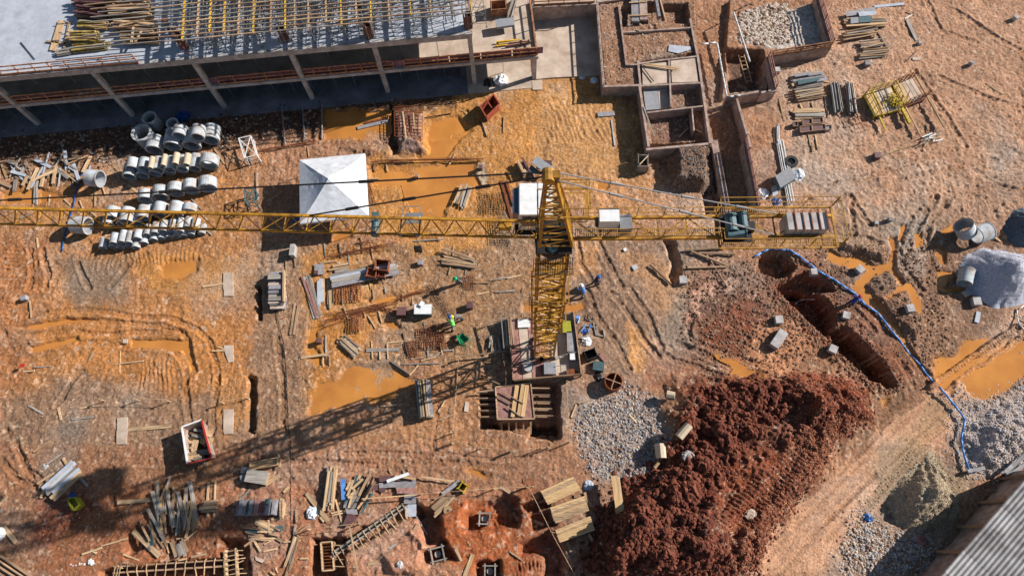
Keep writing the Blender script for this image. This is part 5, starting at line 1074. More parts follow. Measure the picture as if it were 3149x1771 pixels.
for i in range(14):
    c=gk(10,random.uniform(700,860),random.uniform(300,620)); a=random.uniform(0,3); d=Vector((math.cos(a),math.sin(a),.05))*random.uniform(.15,.4); c.z+=.15
    plank_obj('scrap_piece',c-d,c+d,.09,.04,random.choice(['steel','white','hose','greywood','dark']),'scrap piece strewn along the right deck side','scrap','scrap along the deck side')
# stacked boards in the fenced pit left of the deck
pile(9,(2450,360),(2475,640),(2560,330),8,.11,.1,['wood2','greywood'],'old board standing in the packed bundle left of the deck','packed boards left of the deck',z=.35,layers=3,jit=.1,ang=.02)
for a in ((9,2290,400,2576,310),(9,2290,370,2380,660),(9,2040,715,2560,655),(9,2300,420,2340,500),(9,2250,900,2440,985),(9,2200,1060,2380,1045)): loose(*a,.1,.1,'wood2','long grey brown beam',lift_=.5)
for i in range(9):
    c=gk(9,random.uniform(2330,2440),random.uniform(420,650)); d=Vector((random.uniform(-.1,.1),.5,0)); c.z+=.2; plank_obj('plank',c-d,c+d,.1,.06,'greywood','grey plank tipped in the dark gap left of the deck','plank','planks in the dark gap')
# plywood formwork box with struts
zt=.35; q=[K(*p,zt) for p in ((9,2395,1000),(10,232,958),(10,270,1312),(9,2415,1318))]; c=sum(q,Vector())/4
fb_=thing('formwork_box','square plywood formwork box with side struts standing in a pit','formwork',(c.x,c.y,-1.2))
part('top_panel',MB().prism([p[:2] for p in q],zt-.04,zt),'plypink',fb_)
for i in range(4):
    a,b=q[i],q[(i+1)%4]; d=(c-a)*.02
    part('side_panel',MB().bar(Vector((a.x,a.y,-.42)),Vector((b.x,b.y,-.42)),.04,1.45),'ply',fb_); part('top_waler',MB().bar(a+Vector((0,0,.04)),b+Vector((0,0,.04)),.1,.08),'wood',fb_)
for z in (.0,-.7):
    for i in range(5):
        f=(i+.6)/5.2; p=q[1].lerp(q[2],f); p2=q[0].lerp(q[3],f)
        part('strut',MB().bar(Vector((p.x,p.y,z)),Vector((p.x+1.5,p.y-.03,z)),.1),'wood2',fb_); part('strut',MB().bar(Vector((p2.x,p2.y,z)),Vector((p2.x-1.5,p2.y-.03,z)),.1),'wood2',fb_)
for i in range(5):
    f=(i+.5)/5; p=q[3].lerp(q[2],f); part('leg',MB().bar(Vector((p.x,p.y-.05,-.2)),Vector((p.x,p.y-1.,-1.)),.12),'wood',fb_)
pile(10,(75,975),(30,1280),(210,990),3,.32,.04,['newwood'],'fresh pine board laid on the formwork box','pine boards on the formwork box',zabs=.42,jit=.1,ang=0)
for a in ((9,2410,1080,2560,1160),(10,0,1190,120,1280),(10,-60,1040,160,1160)): loose(*a,.08,.08,'wood2','thin brown brace',z=.55)
# ================================================================ middle workshop area
def slats(k,p1,p2,p3,n,w,lab,grp,ms=W3,layers=1,z=0,t=.05,**kw): pile(k,p1,p2,p3,n,w,t,ms,lab,grp,z=z,layers=layers,**kw)
slats(9,(480,-70),(600,310),(560,-90),5,.18,'long plank in the fan left of the work platform','fan of long planks',['wood','greywood','plypink'],2)
slats(9,(630,-60),(640,185),(700,-70),3,.28,'wide pale board right of the plank fan','wide pale boards',['wood','concw'],2); slats(9,(735,-60),(745,205),(780,-60),2,.2,'pale board at the platform corner','platform corner boards',['wood'],2)
slats(5,(760,1330),(1395,1195),(800,1440),5,.4,'grey board of the long work platform','grey work platform boards',['greywood','concw','plygrey'],1,z=.3,jit=.12,ang=.005)
slats(5,(760,1225),(930,1190),(790,1290),3,.25,'grey board behind the long work platform','boards behind the platform',['greywood','wood'],1)
sheet(5,(605,1205,700,1200,705,1300,610,1320),'plygrey','square grey sheet left of the work platform.',z=.1); block(5,628,1295,40,.4,'ply')
for kk in ((5,1120,1235,1210,1320,.4),(5,1235,1270,1300,1320,.25)): boxthing('rebar_crate','rusty open steel crate on the grey work platform, '+('left' if kk[1]<1200 else 'lower')+' one','crate',*kk[:5],kk[5],'rust',-.15,True,zbase=.45)
boxthing('rebar_crate','largest rusty steel crate at the platform edge','crate',5,1200,1150,1330,1255,.7,'rust',-.1,True,zbase=.3)
slats(5,(1885,1115),(2205,1175),(1870,1200),7,.15,'pale plank in the loose stack below the jib','loose stack below the jib',W3,3,ang=.04); slats(5,(1885,1055),(2190,1150),(1890,1085),2,.12,'slanting plank on the loose stack','slanting planks on the stack',W3,z=.3)
for a in ((5,1980,1020,1970,1110),(5,1950,1230,1930,1310),(5,2105,1260,2095,1305),(5,2140,1100,2130,1130),(5,2350,1365,2576,1325),(5,2170,1385,2340,1385),(5,1590,975,1880,955),(5,1940,225,1995,110),(5,1190,190,1205,290),(5,1310,190,1330,290),(5,535,40,550,140),(5,700,990,715,1135),(5,850,990,875,1140),(5,935,1060,950,1210),(5,1165,1000,1185,1150),(5,1070,930,1085,1090),(5,320,1150,325,1320),(5,405,1140,415,1230),(5,660,1190,825,1170),(5,840,1340,1010,1280),(5,25,290,40,570),(5,1145,1370,1165,1449),(5,1275,1340,1290,1400),(5,1160,355,1245,355),(5,1020,1000,1090,990),(4,2545,290,2560,560)): loose(*a,.1,.07,random.choice(['wood','wood2','greywood']),random.choice(['pale batten','brown batten','grey batten']))
slats(5,(2060,420),(1990,600),(2175,470),6,.14,'short slat in the small fan above the jib','small fan of slats',W3,2,z=.15,ang=.06)
boxthing('concrete_post_box','pale upright box in the tent shadow edge','box',5,362,1000,395,1105,.8,'conc')
boxthing('ply_box','white topped square box with dark sides','box',9,1595,180,1755,272,.85,'teal',0,False,inner='white'); solo('paper_stack','white sheet of paper on the white topped box','paper',MB().box(K(9,1665,175,.95),.35,.45,.04,-.5),'white')
boxthing('form_box','square purple box left of the white topped box','box',9,1420,205,1500,282,.55,'ply'); boxthing('form_box','small purple box near the yellow helmet worker','box',9,2110,155,2168,212,.6,'ply')
slats(9,(840,570),(985,700),(925,490),7,.14,'plank in the slanting square stack above the big puddle','slanting square stack',W3,4,ang=.03)
for a in ((9,1115,635,1440,628,.3),(9,1168,540,1182,722),(9,1325,565,1332,722),(9,1250,650,1255,730),(9,1492,460,1535,690,.2),(9,1690,350,1735,730,.14),(9,1850,560,1870,680),(9,1330,562,1480,545),(9,1560,722,1690,708),(9,1460,776,1850,765),(9,1548,882,1640,770),(9,1360,745,1545,870),(9,470,708,722,676,.2),(9,715,480,718,660,.12),(9,695,690,750,690),(9,690,700,692,800),(9,752,690,755,790),(9,1880,640,1980,632),(9,1790,700,1850,655),(9,1660,740,1800,700),(9,1430,680,1400,700),(9,365,480,410,170,.16),(9,395,480,450,190,.22),(9,875,0,885,180),(9,990,20,960,150),(9,1175,0,1200,160),(9,1300,0,1310,70),(9,1475,80,1480,150),(9,1570,70,1575,190),(9,895,210,940,330),(9,1085,230,1110,310),(9,1240,250,1275,370),(9,1140,300,1210,420),(9,545,905,590,865),(9,2200,90,2330,60),(9,2390,60,2576,50),(9,1260,1190,1420,1175),(9,1830,1245,1900,1130),(9,1830,1330,1980,1270),(10,0,50,80,45),(6,0,1345,135,1310)): loose(*a[:5],(a[5] if len(a)>5 else .1),.07,random.choice(['wood','wood2','greywood','wood']),random.choice(['pale plank','brown plank','grey plank']))
# rebar
mesh_mat('rusty rebar cage on the grey footing, standing end up',1,(1405,1085,1670,1105,1680,1150,1400,1130),14,3,r=.02,z=.5); mesh_mat('rusty rebar mesh over the grey footing',1,(1400,1140,1680,1160,1670,1400,1420,1420),7,8,r=.02,z=.15)
for a in ((1,1485,1135,1515,1390),(1,1590,1150,1600,1300)): loose(*a,.12,.1,'wood','pale timber on the footing,',lift_=.2)
mesh_mat('dark rebar mesh sheet under the jib rope',5,(2230,520,2480,500,2500,720,2240,700),10,10,z=.08,mt='dark'); mesh_mat('dark rebar mesh sheet below the jib near the mast',5,(2330,760,2500,750,2545,1000,2345,1000),8,10,z=.1,mt='dark')
mesh_mat('rusty mesh edge sticking out right of the tent',5,(1130,390,1160,380,1230,600,1150,610),3,10,z=.1); mesh_mat('rusty square cage left of the white topped box',9,(800,20,1060,-15,1062,150,802,165),10,6,r=.02,z=.2)
mesh_mat('framed rebar basket above the slanting square stack',9,(965,305,1090,300,1095,445,970,450),6,7,r=.02,z=.3,mt='rust'); mesh_mat('brown rebar basket below the white topped box',9,(1655,410,1890,380,1895,600,1665,620),9,8,r=.02,z=.3); mesh_mat('rusty bars in the mud left of the rebar basket',9,(1500,560,1620,540,1640,690,1540,700),5,5,r=.02); mesh_mat('bundle of upright rebar near the workers',9,(1830,480,1900,470,1905,620,1850,625),4,6,r=.015)
mesh_mat('thin wire mesh lying right of the green helmet worker',9,(1690,0,1790,-10,1960,280,1900,300),4,10,r=.01,mt='dark'); mesh_mat('rusty wire mesh below the green helmet worker',5,(2080,1320,2190,1310,2200,1449,2090,1449),6,7,r=.012)
def rods(lab,k,u0,v0,u1,v1,n,sp,grp):
    a,b=gk(k,u0,v0),gk(k,u1,v1); z=max(a.z,b.z)+.12
    for i in range(n):
        o=Vector((random.gauss(0,sp),random.gauss(0,sp),0)); o2=Vector((random.gauss(0,sp),random.gauss(0,sp),0)); f=random.uniform(0,.25); f2=random.uniform(.75,1)
        p=a.lerp(b,f)+o; q=a.lerp(b,f2)+o2; p.z=q.z=z+random.uniform(0,.08)
        solo('rebar',lab,'rebar',MB().tube(p,q,.018,n=4),'rust',grp)
rods('long rusty rebar in the slanting bundle left of the white topped box',9,640,360,1420,160,16,.25,'slanting rebar bundle'); rods('rusty rebar in the bundle ending at the mesh',9,1400,150,1730,30,9,.12,'upper rebar bundle'); rods('rusty rebar above the grey work platform',5,700,1130,1400,1040,12,.3,'rebar above the platform'); rods('thin rebar running right of the tent toward the crane',5,1110,190,2330,165,12,.1,'rebar strip right of the tent'); rods('thin rusty rebar in front of the dark puddle by the building',5,0,90,690,-10,9,.12,'rebar by the dark puddle'); rods('rebar over the orange mud beside the tent shadow',5,980,1020,1210,970,6,.15,'rebar beside the tent shadow'); rods('rusty rebar in the low heap between white box and stack',9,1180,200,1600,330,8,.2,'low rebar heap')
for a in ((1,280,1060,318,1449),(1,490,1080,510,1400),(1,682,1035,680,1390)): loose(*a,.14,.14,'steel','long grey steel pole',round_=True,lift_=.1)
for a in ((1,1030,1275,1340,1205,.35,.12,'plygrey'),(1,1100,1225,1320,1175,.2,.1,'rust'),(1,2262,1205,2312,1355,.12,.1,'wood2'),(1,2482,1160,2475,1325,.12,.1,'wood'),(1,2070,1100,2160,1200,.1,.05,'wood'),(1,1690,1170,1960,1130,.06,.06,'dark'),(5,2450,380,2560,760,.25,.1,'rust'),(5,2500,380,2576,620,.2,.1,'rust')): loose(*a[:5],a[5],a[6],a[7],'brown beam')
# grey pallet stack
q=[(182,-125),(325,-130),(335,225),(178,235)]
slats(9,(182,-120),(325,-125),(178,230),8,.42,'grey board on top of the tall pallet stack','grey pallet stack boards',['plygrey','greywood','slab'],6,t=.12,jit=.06,ang=.004)
loose(9,330,-125,332,190,.12,.3,'wood','pale edge plank',lift_=.7)
# tall vertical stack right of the big puddle
slats(9,(1605,955),(1640,1320),(1745,935),9,.13,'weathered plank in the tall stack right of the big puddle','tall stack by the big puddle',['wood','greywood','wood2'],7,t=.12,jit=.08,ang=.006); loose(9,1745,960,1775,1280,.25,.05,'plygrey','purple grey board',lift_=.7)
# ================================================================ upper yard: skip, crates, lone frames
def skip(lab,k,q,h,m,inner,rimb='redsteel',name='skip'):
    P_=[K(k,q[i],q[i+1],h) for i in range(0,8,2)]; c=sum(P_,Vector())/4; z=H(c.x,c.y); r=thing(name,lab,'skip',(c.x,c.y,z))
    low=[c+(p-c)*.86 for p in P_]
    for i in range(4):
        a,b,d,e=P_[i],P_[(i+1)%4],low[(i+1)%4],low[i]; vs=[Vector((e.x,e.y,z)),Vector((d.x,d.y,z)),Vector((b.x,b.y,h)),Vector((a.x,a.y,h))]; ins=[v+(Vector((c.x,c.y,v.z))-v)*.05 for v in vs]
        part('side_panel',MB().add(vs+ins,[(0,1,2,3),(7,6,5,4),(3,2,6,7),(0,4,5,1)]),m,r)
        part('rim',MB().bar(Vector((a.x,a.y,h)),Vector((b.x,b.y,h)),.11),inner if i in (1,2) else rimb,r)
    part('floor_panel',MB().prism([(c+(p-c)*.84)[:2] for p in low],z+.02,z+.08),'rust',r); return r,c
r,c=skip('open red oxide steel skip with an orange cross bar on orange mud',1,(2240,1055,2375,938,2437,1030,2305,1160),1.,'redsteel','redsteel'); part('cross_bar',MB().bar(K(1,2285,965,1.04),K(1,2360,1070,1.04),.1),'redsteel',r)
r,c=skip('big grey skip with red and white rims, full of scrap boards',8,(1800,1392,1995,1322,2095,1700,1855,1755),1.25,'wall','redp','white')
for i in range(26):
    p=c+Vector((random.uniform(-.75,.75),random.uniform(-1.3,1.3),0)); p.z=.45+i*.022; a=random.choice((random.uniform(-.3,.3),random.uniform(1,2))); d=Vector((math.cos(a),math.sin(a),.05))*random.uniform(.3,.6)
    plank_obj('scrap_board',p-d,p+d,random.choice((.1,.14,.2,.45)),.04,random.choice(['wood','greywood','newwood']),'pale scrap board lying in the full skip','board','scrap boards in the skip')
boxthing('open_crate','open pale framed crate with a diagonal brace','crate',6,1293,112,1402,228,1.1,'greywood',-.06,True,inner='dark'); loose(6,1310,215,1395,125,.07,.07,'wood','diagonal brace stick',z=1.15)
sheet(6,(240,250,290,182,465,300,430,338,340,325),'greypanel','large grey panel lying askew above the crane head.',z=.9); sheet(6,(180,325,238,252,345,328,340,345),'teal','dark grey panel beside the large grey one.',z=.5)
slats(6,(95,235),(150,345),(165,185),5,.14,'plank in the upright stack left of the grey panel','stack left of the grey panel',['wood2','ply','wood'],5,t=.12); boxthing('ply_box','small purple box above the crane head','box',6,365,172,440,212,.4,'ply')
for a in ((1750,1072,2135,1050,.2),(1890,1098,2250,1106,.22),(1812,1082,2185,1228,.22),(1780,1242,2175,1232,.2),(1955,1092,2180,1432,.12),(1412,1212,1615,1402,.2)): loose(6,*a[:4],a[4],a[4],'wood2','long weathered pole',round_=True,lift_=.05)
mb=MB(); 
def towerframe(lab,k,pts,h,m,z=0):
    P_=[K(k,pts[i],pts[i+1],h) for i in range(0,8,2)]; c=sum(P_,Vector())/4; r=thing('scaffold_tower',lab,'frame',(c.x,c.y,H(c.x,c.y)))
    for i in range(4):
        a,b=P_[i],P_[(i+1)%4]; part('post',MB().bar(Vector((a.x,a.y,H(a.x,a.y)-.05)),a,.08),m,r); part('rail',MB().bar(a,b,.07).bar(a-Vector((0,0,h*.5)),b-Vector((0,0,h*.5)),.06),m,r)
        part('brace',MB().bar(Vector((a.x,a.y,.1)),b,.04),m,r)
    part('cross_brace',MB().bar(P_[0],P_[2],.05).bar(P_[1],P_[3],.05),m,r)
towerframe('white steel scaffold tower standing right of the shaded pipes',4,(2362,-45,2480,-70,2540,120,2420,150),1.2,'white'); towerframe('dark blue square scaffold tower left of the tent',4,(2420,455,2510,450,2525,590,2425,585),1.4,'teal')
# debris band at left
for i in range(46):
    u=random.uniform(0,880); v=random.uniform(190,430)-(40 if u>500 else 0); c=gk(4,u,v); a=random.choice((random.uniform(1.3,1.9),random.uniform(-.5,.5),random.uniform(2,2.8))); d=Vector((math.cos(a),math.sin(a),0))*random.uniform(.4,1.2); c.z+=.12+random.uniform(0,.15)
    plank_obj('scrap_plank',c-d,c+d,random.choice((.1,.14,.3)),.05,random.choice(['wood','wood','greywood','wood2','concw']),'pale scrap plank in the strewn band at the left edge','plank','strewn scrap band at the left')
for a in ((4,350,400,345,600,.16),(4,375,370,365,615,.18),(4,500,520,485,625),(4,950,405,945,630,.16),(4,1010,415,1050,525),(4,1145,245,1230,330,.2),(4,1275,420,1375,500,.22),(4,640,560,700,620),(4,900,680,1000,770,.14),(4,370,940,378,1040,.12),(4,790,570,840,690),(4,2120,50,2230,215,.16),(4,1900,560,2000,660),(4,2050,870,2100,910,.12),(4,205,750,320,700,.14),(4,2010,1425,2230,1390,.16),(4,1010,940,1150,890,.14),(4,1000,985,1150,920,.14),(4,1040,930,1090,840,.1),(0,2140,1230,2250,1420,.16),(8,880,742,925,650,.12),(8,290,1182,432,1265,.12),(8,578,1200,610,1325,.16),(8,790,1212,928,1180,.12),(8,715,1318,928,1292,.14),(8,1900,425,1932,405,.1),(8,1255,1420,1702,1385,.3),(8,305,150,325,320,.12),(8,1195,640,1190,860,.06),(8,1140,775,1420,740,.1),(8,2160,600,2240,625,.12),(8,2100,645,2260,635,.1),(8,350,805,510,795,.08),(8,880,580,925,545,.1),(8,230,845,345,840,.1)): loose(*a[:5],(a[5] if len(a)>5 else .1),.06,random.choice(['wood','wood','greywood']),random.choice(['pale plank','tan batten','weathered plank']))
def batter(lab,pts,h=.9,m='greywood'):
    P_=[gk(*p) for p in pts]; 
    for i,p in enumerate(P_): o=solo('stake','string line stake '+where(p),'stake',MB().bar(p-Vector((0,0,.1)),p+Vector((0,0,h)),.07).bar(p+Vector((0,0,h)),p+Vector((.25,-.08,h)),.06),'wood')
    mb=MB()
    for a,b in zip(P_,P_[1:]): mb.tube(a+Vector((0,0,h-.05)),b+Vector((0,0,h-.05)),.02,n=4)
    solo('string_line',lab,'string line',mb,'wood')
batter('pale string line above the small footings at left',((8,1040,1135),(8,1380,1132),(8,1685,1142))); batter('string line crossing the narrow trench at left',((8,2215,1158),(8,2490,1130)))
batter('string line below the plywood formwork box, left half',((13,1970,145),(13,2250,190),(13,2545,215))); batter('string line below the plywood formwork box, right half',((14,30,225),(14,330,190),(14,395,185),(14,608,130),(10,580,960))); batter('string line over the bottom pits',((13,565,985),(13,1060,930))); batter('long string line past the hatch covers',((14,205,560),(14,430,1010),(14,670,1449))); batter('string line left of the formwork box',((9,2040,730),(9,1985,1449),(13,1970,130))); batter('string line toward the hatch covers',((13,1660,640),(13,2380,590),(14,190,575)))
# ================================================================ lower left
slats(12,(455,570),(725,325),(575,690),6,.32,'wide pale board on the slanting trestles at left','boards on the slanting trestles',['greywood','concw','wood'],2,z=.25,t=.05,jit=.25,ang=.02)
for a in ((12,415,675,460,560,.2),(12,470,560,500,650,.16),(12,630,280,672,345,.18),(12,805,485,875,552,.18),(12,375,535,545,430,.16),(12,340,222,512,115,.14),(12,465,345,618,240,.1),(12,0,745,80,650,.2),(12,0,815,30,790,.16),(12,1170,722,1510,690,.32),(12,820,1230,1020,1165,.14),(12,1010,1150,1310,1075,.12),(12,40,960,170,1115,.3),(12,2345,740,2480,590,.14),(12,2320,745,2440,640,.12)): loose(*a[:5],a[5],.06,random.choice(['wood','greywood']),random.choice(['pale plank','grey plank']),lift_=.05)
blob('concrete_lump','pale lump at the end of a stick above the trestles','lump',gk(12,442,362),.28,'conc')
q=[K(12,*p,.75) for p in ((662,685),(735,668),(782,742),(712,795))]; c=sum(q,Vector())/4; z=H(c.x,c.y); r=thing('bucket','lime green square bucket in the crane shadow','bucket',(c.x,c.y,z))
for i in range(4): part('side',MB().bar(Vector((q[i].x,q[i].y,(z+.75)/2)),Vector((q[(i+1)%4].x,q[(i+1)%4].y,(z+.75)/2)),.05,.75-z),'lime',r)
part('floor',MB().prism([p[:2] for p in q],z+.3,z+.35),'lime',r)
for i in range(9): blob('white_stone','white stone in the small scatter at bottom left','stone',gk(12,700+i*27+random.uniform(-10,10),1340-i*4+random.uniform(-15,15)),.12 if i<7 else .22,'white',.5,3,i+1,'white stones at bottom left')
pile(12,(-80,1150),(440,1500),(-300,1380),10,.16,.14,['wood2','wood2','wood'],'long weathered pole in the big pile at the bottom left corner','long poles at the bottom left',layers=3,round_=True,name='timber_pole',cat='pole',ang=.02)
def scatter_planks(k,poly_u,poly_v,n,L,W,ang,sp,lab,grp,ms,z0=.05,dz=.02):
    for i in range(n):
        c=gk(k,random.uniform(*poly_u),random.uniform(*poly_v)); a=random.gauss(ang,sp); l=random.uniform(*L)/2; d=Vector((math.cos(a),math.sin(a),0))*l; a_,b_=rest(c-d,c+d,.05); o=Vector((0,0,z0+i*dz*.5)); plank_obj('scrap_plank',a_+o,b_+o,random.uniform(*W),.05,random.choice(ms),lab,'plank',grp)
scatter_planks(12,(1530,1900),(640,920),30,(1.4,2.8),(.1,.2),1.75,.22,'weathered plank in the scrap heap left of the slat stack','scrap plank heap',['wood','greywood','greywood','wood2','newwood'])
scatter_planks(12,(1500,1700),(850,1080),9,(1.4,2.4),(.14,.24),2.0,.15,'greyish plank sliding down the lower end of the scrap heap','lower end of the scrap heap',['greywood','teal','wood2'])
for a in ((1525,610,1585,850,.26),(1895,515,1965,900,.3),(1900,700,1950,975,.26),(1780,620,1825,800,.24),(1350,1000,1590,1250,.36),(1480,780,1640,1090,.2),(1860,570,1855,960,.2),(1410,1050,1500,1190,.2),(1420,950,1500,1100,.14),(1690,780,1780,840,.14),(1600,800,1650,780,.4),(1960,1000,1840,1100,.1)): loose(12,*a[:4],a[4],.06,random.choice(['wood','greywood','greywood']),'broad weathered plank',lift_=.22)
slats(12,(1700,1120),(1735,1245),(1840,1090),7,.2,'grey slat of the small pallet below the scrap heap','small pallet slats',['greywood','wood2'],1,z=.12); 
for a in ((12,1580,1110,1700,1110),(12,1740,1240,1860,1190),(12,1640,1100,1680,1220),(12,1755,1080,1840,1065),(12,1770,1290,1850,1275)): loose(*a,.12,.06,'wood','pale crosspiece plank')
for a in ((12,2070,520,2062,700),(12,2138,510,2125,860),(12,1990,570,2120,545),(12,2060,820,2060,860)): loose(*a,.14,.08,'wood','pale sleeper batten')
slats(12,(2015,705),(2145,695),(2020,815),6,.18,'short slat in the neat little stack right of the scrap heap','neat little slat stack',['wood','wood2'],3,t=.08,ang=.05)
# trough and boxes
q=[K(12,2478,330,.5),K(13,235,275,.5),K(13,238,345,.5),K(12,2470,395,.5)]; c=sum(q,Vector())/4; r=thing('trough','long tan timber trough with a batten frame','trough',(c.x,c.y,0)); part('bottom',MB().prism([p[:2] for p in q],.05,.38),'newwood',r)
for i in range(4): part('side_board',MB().bar(q[i]-Vector((0,0,.12)),q[(i+1)%4]-Vector((0,0,.12)),.07,.4),'wood',r)
loose(13,265,235,278,375,.14,.1,'wood','pale upright batten',lift_=.3)
boxthing('form_box','small grey box left of the tan trough','box',12,2388,370,2452,425,.45,'teal',inner='plygrey'); boxthing('form_box','tilted grey box below the trough','box',12,2385,435,2475,500,.4,'teal',.4,inner='plygrey'); boxthing('plank_box','square pale plank box below the tan trough','box',13,-70,400,120,525,.6,'wood',-.15,inner='greywood'); 
loose(13,120,545,262,455,.3,.05,'wood','wide pale board',lift_=.05)
slats(13,(-165,700),(-180,850),(265,695),9,.3,'purple grey plank of the low table','grey plank table boards',['plygrey','plypink','plygrey'],5,t=.13,jit=.04,ang=.004)
slats(13,(265,700),(255,850),(330,710),3,.14,'pale narrow plank at the right end of the grey table','narrow planks at the table end',['wood','wood2'],3,t=.1,ang=.06)
blob('tool_bundle','dark bundle of tools standing on the grey plank table','tools',K(13,140,715,.75),.28,'teal',1.)
for a,w,m in (((13,20,905,205,975),.45,'wood'),((13,-60,1010,295,970),.35,'teal'),((13,45,965,295,1105),.2,'wood2'),((13,180,885,300,870),.2,'wood'),((13,50,1070,220,1075),.1,'wood'),((13,50,1095,200,1090),.1,'wood'),((13,110,1135,180,1095),.1,'wood'),((13,0,1080,70,1200),.16,'wood'),((13,100,1205,240,1175),.12,'wood'),((13,300,1110,470,1095),.12,'wood'),((13,420,790,430,915),.14,'wood2'),((13,530,625,745,905),.36,'wood'),((13,665,860,705,905),.24,'wood'),((13,415,1040,560,935),.1,'wood2'),((13,460,1275,590,1270),.1,'wood'),((13,815,690,880,935),.12,'wood'),((13,780,850,920,815),.12,'wood'),((13,770,825,900,800),.12,'wood'),((13,175,1400,210,1440),.08,'wood'),((13,220,1370,245,1415),.08,'wood')): loose(*a,w,.05,m,'weathered board' if w>.3 else 'pale plank',lift_=.04)
scatter_planks(13,(355,410),(1060,1280),8,(1.4,2.6),(.1,.16),1.45,.12,'plank in the narrow upright looking heap left of the rebar box','narrow plank heap',W3)
scatter_planks(13,(-40,250),(960,1100),10,(.6,1.6),(.1,.16),-.3,.5,'short plank strewn below the grey table','planks below the grey table',W3)
slats(13,(735,400),(695,770),(835,390),6,.17,'long plank in the upright looking pile right of the white bag','long plank pile',['wood','greywood','wood','wood2'],4,t=.08,ang=.02,jit=.35)
sheet(13,(870,492,915,488,925,690,878,695),'hose','pale blue board right of the long plank pile.',z=.25)
scatter_planks(13,(960,1180),(520,760),26,(1.,2.2),(.1,.2),1.25,.3,'dark weathered plank in the heap left of the purple sheets','dark plank heap',['teal','greywood','wood2','wood','dark'])
for a in ((940,660,1000,500),(985,590,1095,490),(930,600,980,500),(950,680,1020,600)): loose(13,*a,.18,.06,'wood','tan plank',lift_=.35)
for i,(q_,m) in enumerate((((1245,455,1405,450,1405,512,1248,516),'ply'),((1408,520,1612,500,1612,580,1410,590),'plygrey'),((1245,530,1410,515,1412,570,1250,580),'plygrey'),((1420,580,1610,570,1590,630,1425,632),'plypink'),((1155,548,1235,545,1240,600,1158,605),'ply'),((1245,585,1320,580,1300,632,1250,610),'ply'),((900,700,1030,695,1020,770,895,775),'plygrey'),((890,940,940,820,1040,862,960,955),'ply'),((920,790,1030,785,1040,840,930,830),'plygrey'),((1520,745,1618,738,1628,860,1530,866),'concw'),((1420,455,1610,450,1612,500,1425,505),'plypink'),((1500,640,1620,630,1620,735,1515,740),'plygrey'))): sheet(13,q_,m,{'ply':'purple ply sheet','plygrey':'grey ply sheet','plypink':'pinkish ply sheet','concw':'pale grey sheet'}[m],z=.15+.03*(i%5))
loose(13,1330,515,1545,438,.24,.05,'white','white board',lift_=.4); loose(13,1410,460,1610,490,.16,.05,'newwood','orange tan plank',lift_=.38)
for a in ((1345,395,1365,435),(1480,390,1492,435)): loose(13,*a,.14,.08,'wood','short tan batten')
loose(13,1090,688,1620,650,.07,.07,'newwood','very long thin pole',lift_=.6); loose(13,1665,470,1990,512,.12,.06,'wood','long tan plank',lift_=.3); loose(13,970,960,1055,1460,.1,.08,'wood','long pale pole',lift_=.5); loose(13,1620,860,1730,1040,.1,.06,'plygrey','grey batten',lift_=.2); loose(13,2090,1449,2170,1230,.3,.06,'wood','tan board')
for a,w in (((1775,780,1900,660),.3),((1800,800,1960,640),.26),((1815,870,1990,670),.18),((1820,840,1930,700),.14),((1790,690,1880,650),.12),((1870,640,2040,510),.3),((1930,690,1990,650),.14)): loose(13,*a,w,.05,random.choice(['plygrey','wood','wood2']),'slanting weathered board',lift_=.15)
boxthing('yellow_box','small pale yellow open box on the mound','box',13,2035,525,2105,605,.5,'yelb',-.6,True,inner='black'); solo('cable_spool','flat tan cable spool end lying on the grey mound','spool',MB().hollow(gk(13,1925,800),gk(13,1925,800,.12),.34,.08,20),'wood')
blob('tyre_heap','grey round stone cluster near the bottom pits','stone',gk(13,1450,1335),.3,'conc',.5)
# boxed column forms in pits
for k,u0,v0,u1,v1,an,l in ((13,2232,822,2342,932,-.04,'upper'),(13,1755,1165,1885,1295,.25,'left'),(13,2285,1345,2395,1455,0,'lowest')):
    c=K(k,(u0+u1)/2,(v0+v1)/2,-.3); s_=abs((K(k,u1,v0,-.3)-K(k,u0,v0,-.3)).x)*.92; r=thing('column_box','square timber box around a concrete column stub in a pit, the '+l+' one','column box',(c.x,c.y,-1.),an)
    for x,y in ((-1,0),(1,0),(0,-1),(0,1)): part('side_board',MB().box((x*s_/2,y*s_/2,.0),.06 if x else s_,s_ if x else .06,.66),'rust',r,local=True)
    for x,y in ((-1,0),(1,0),(0,-1),(0,1)): part('top_batten',MB().box((x*s_/2,y*s_/2,.66),.1 if x else s_+.35,s_+.35 if x else .1,.08+.02*abs(x)),'greywood',r,local=True)
    part('column_stub',MB().tube((0,0,0),(0,0,.45),.25,n=18),'conc',r,local=True)
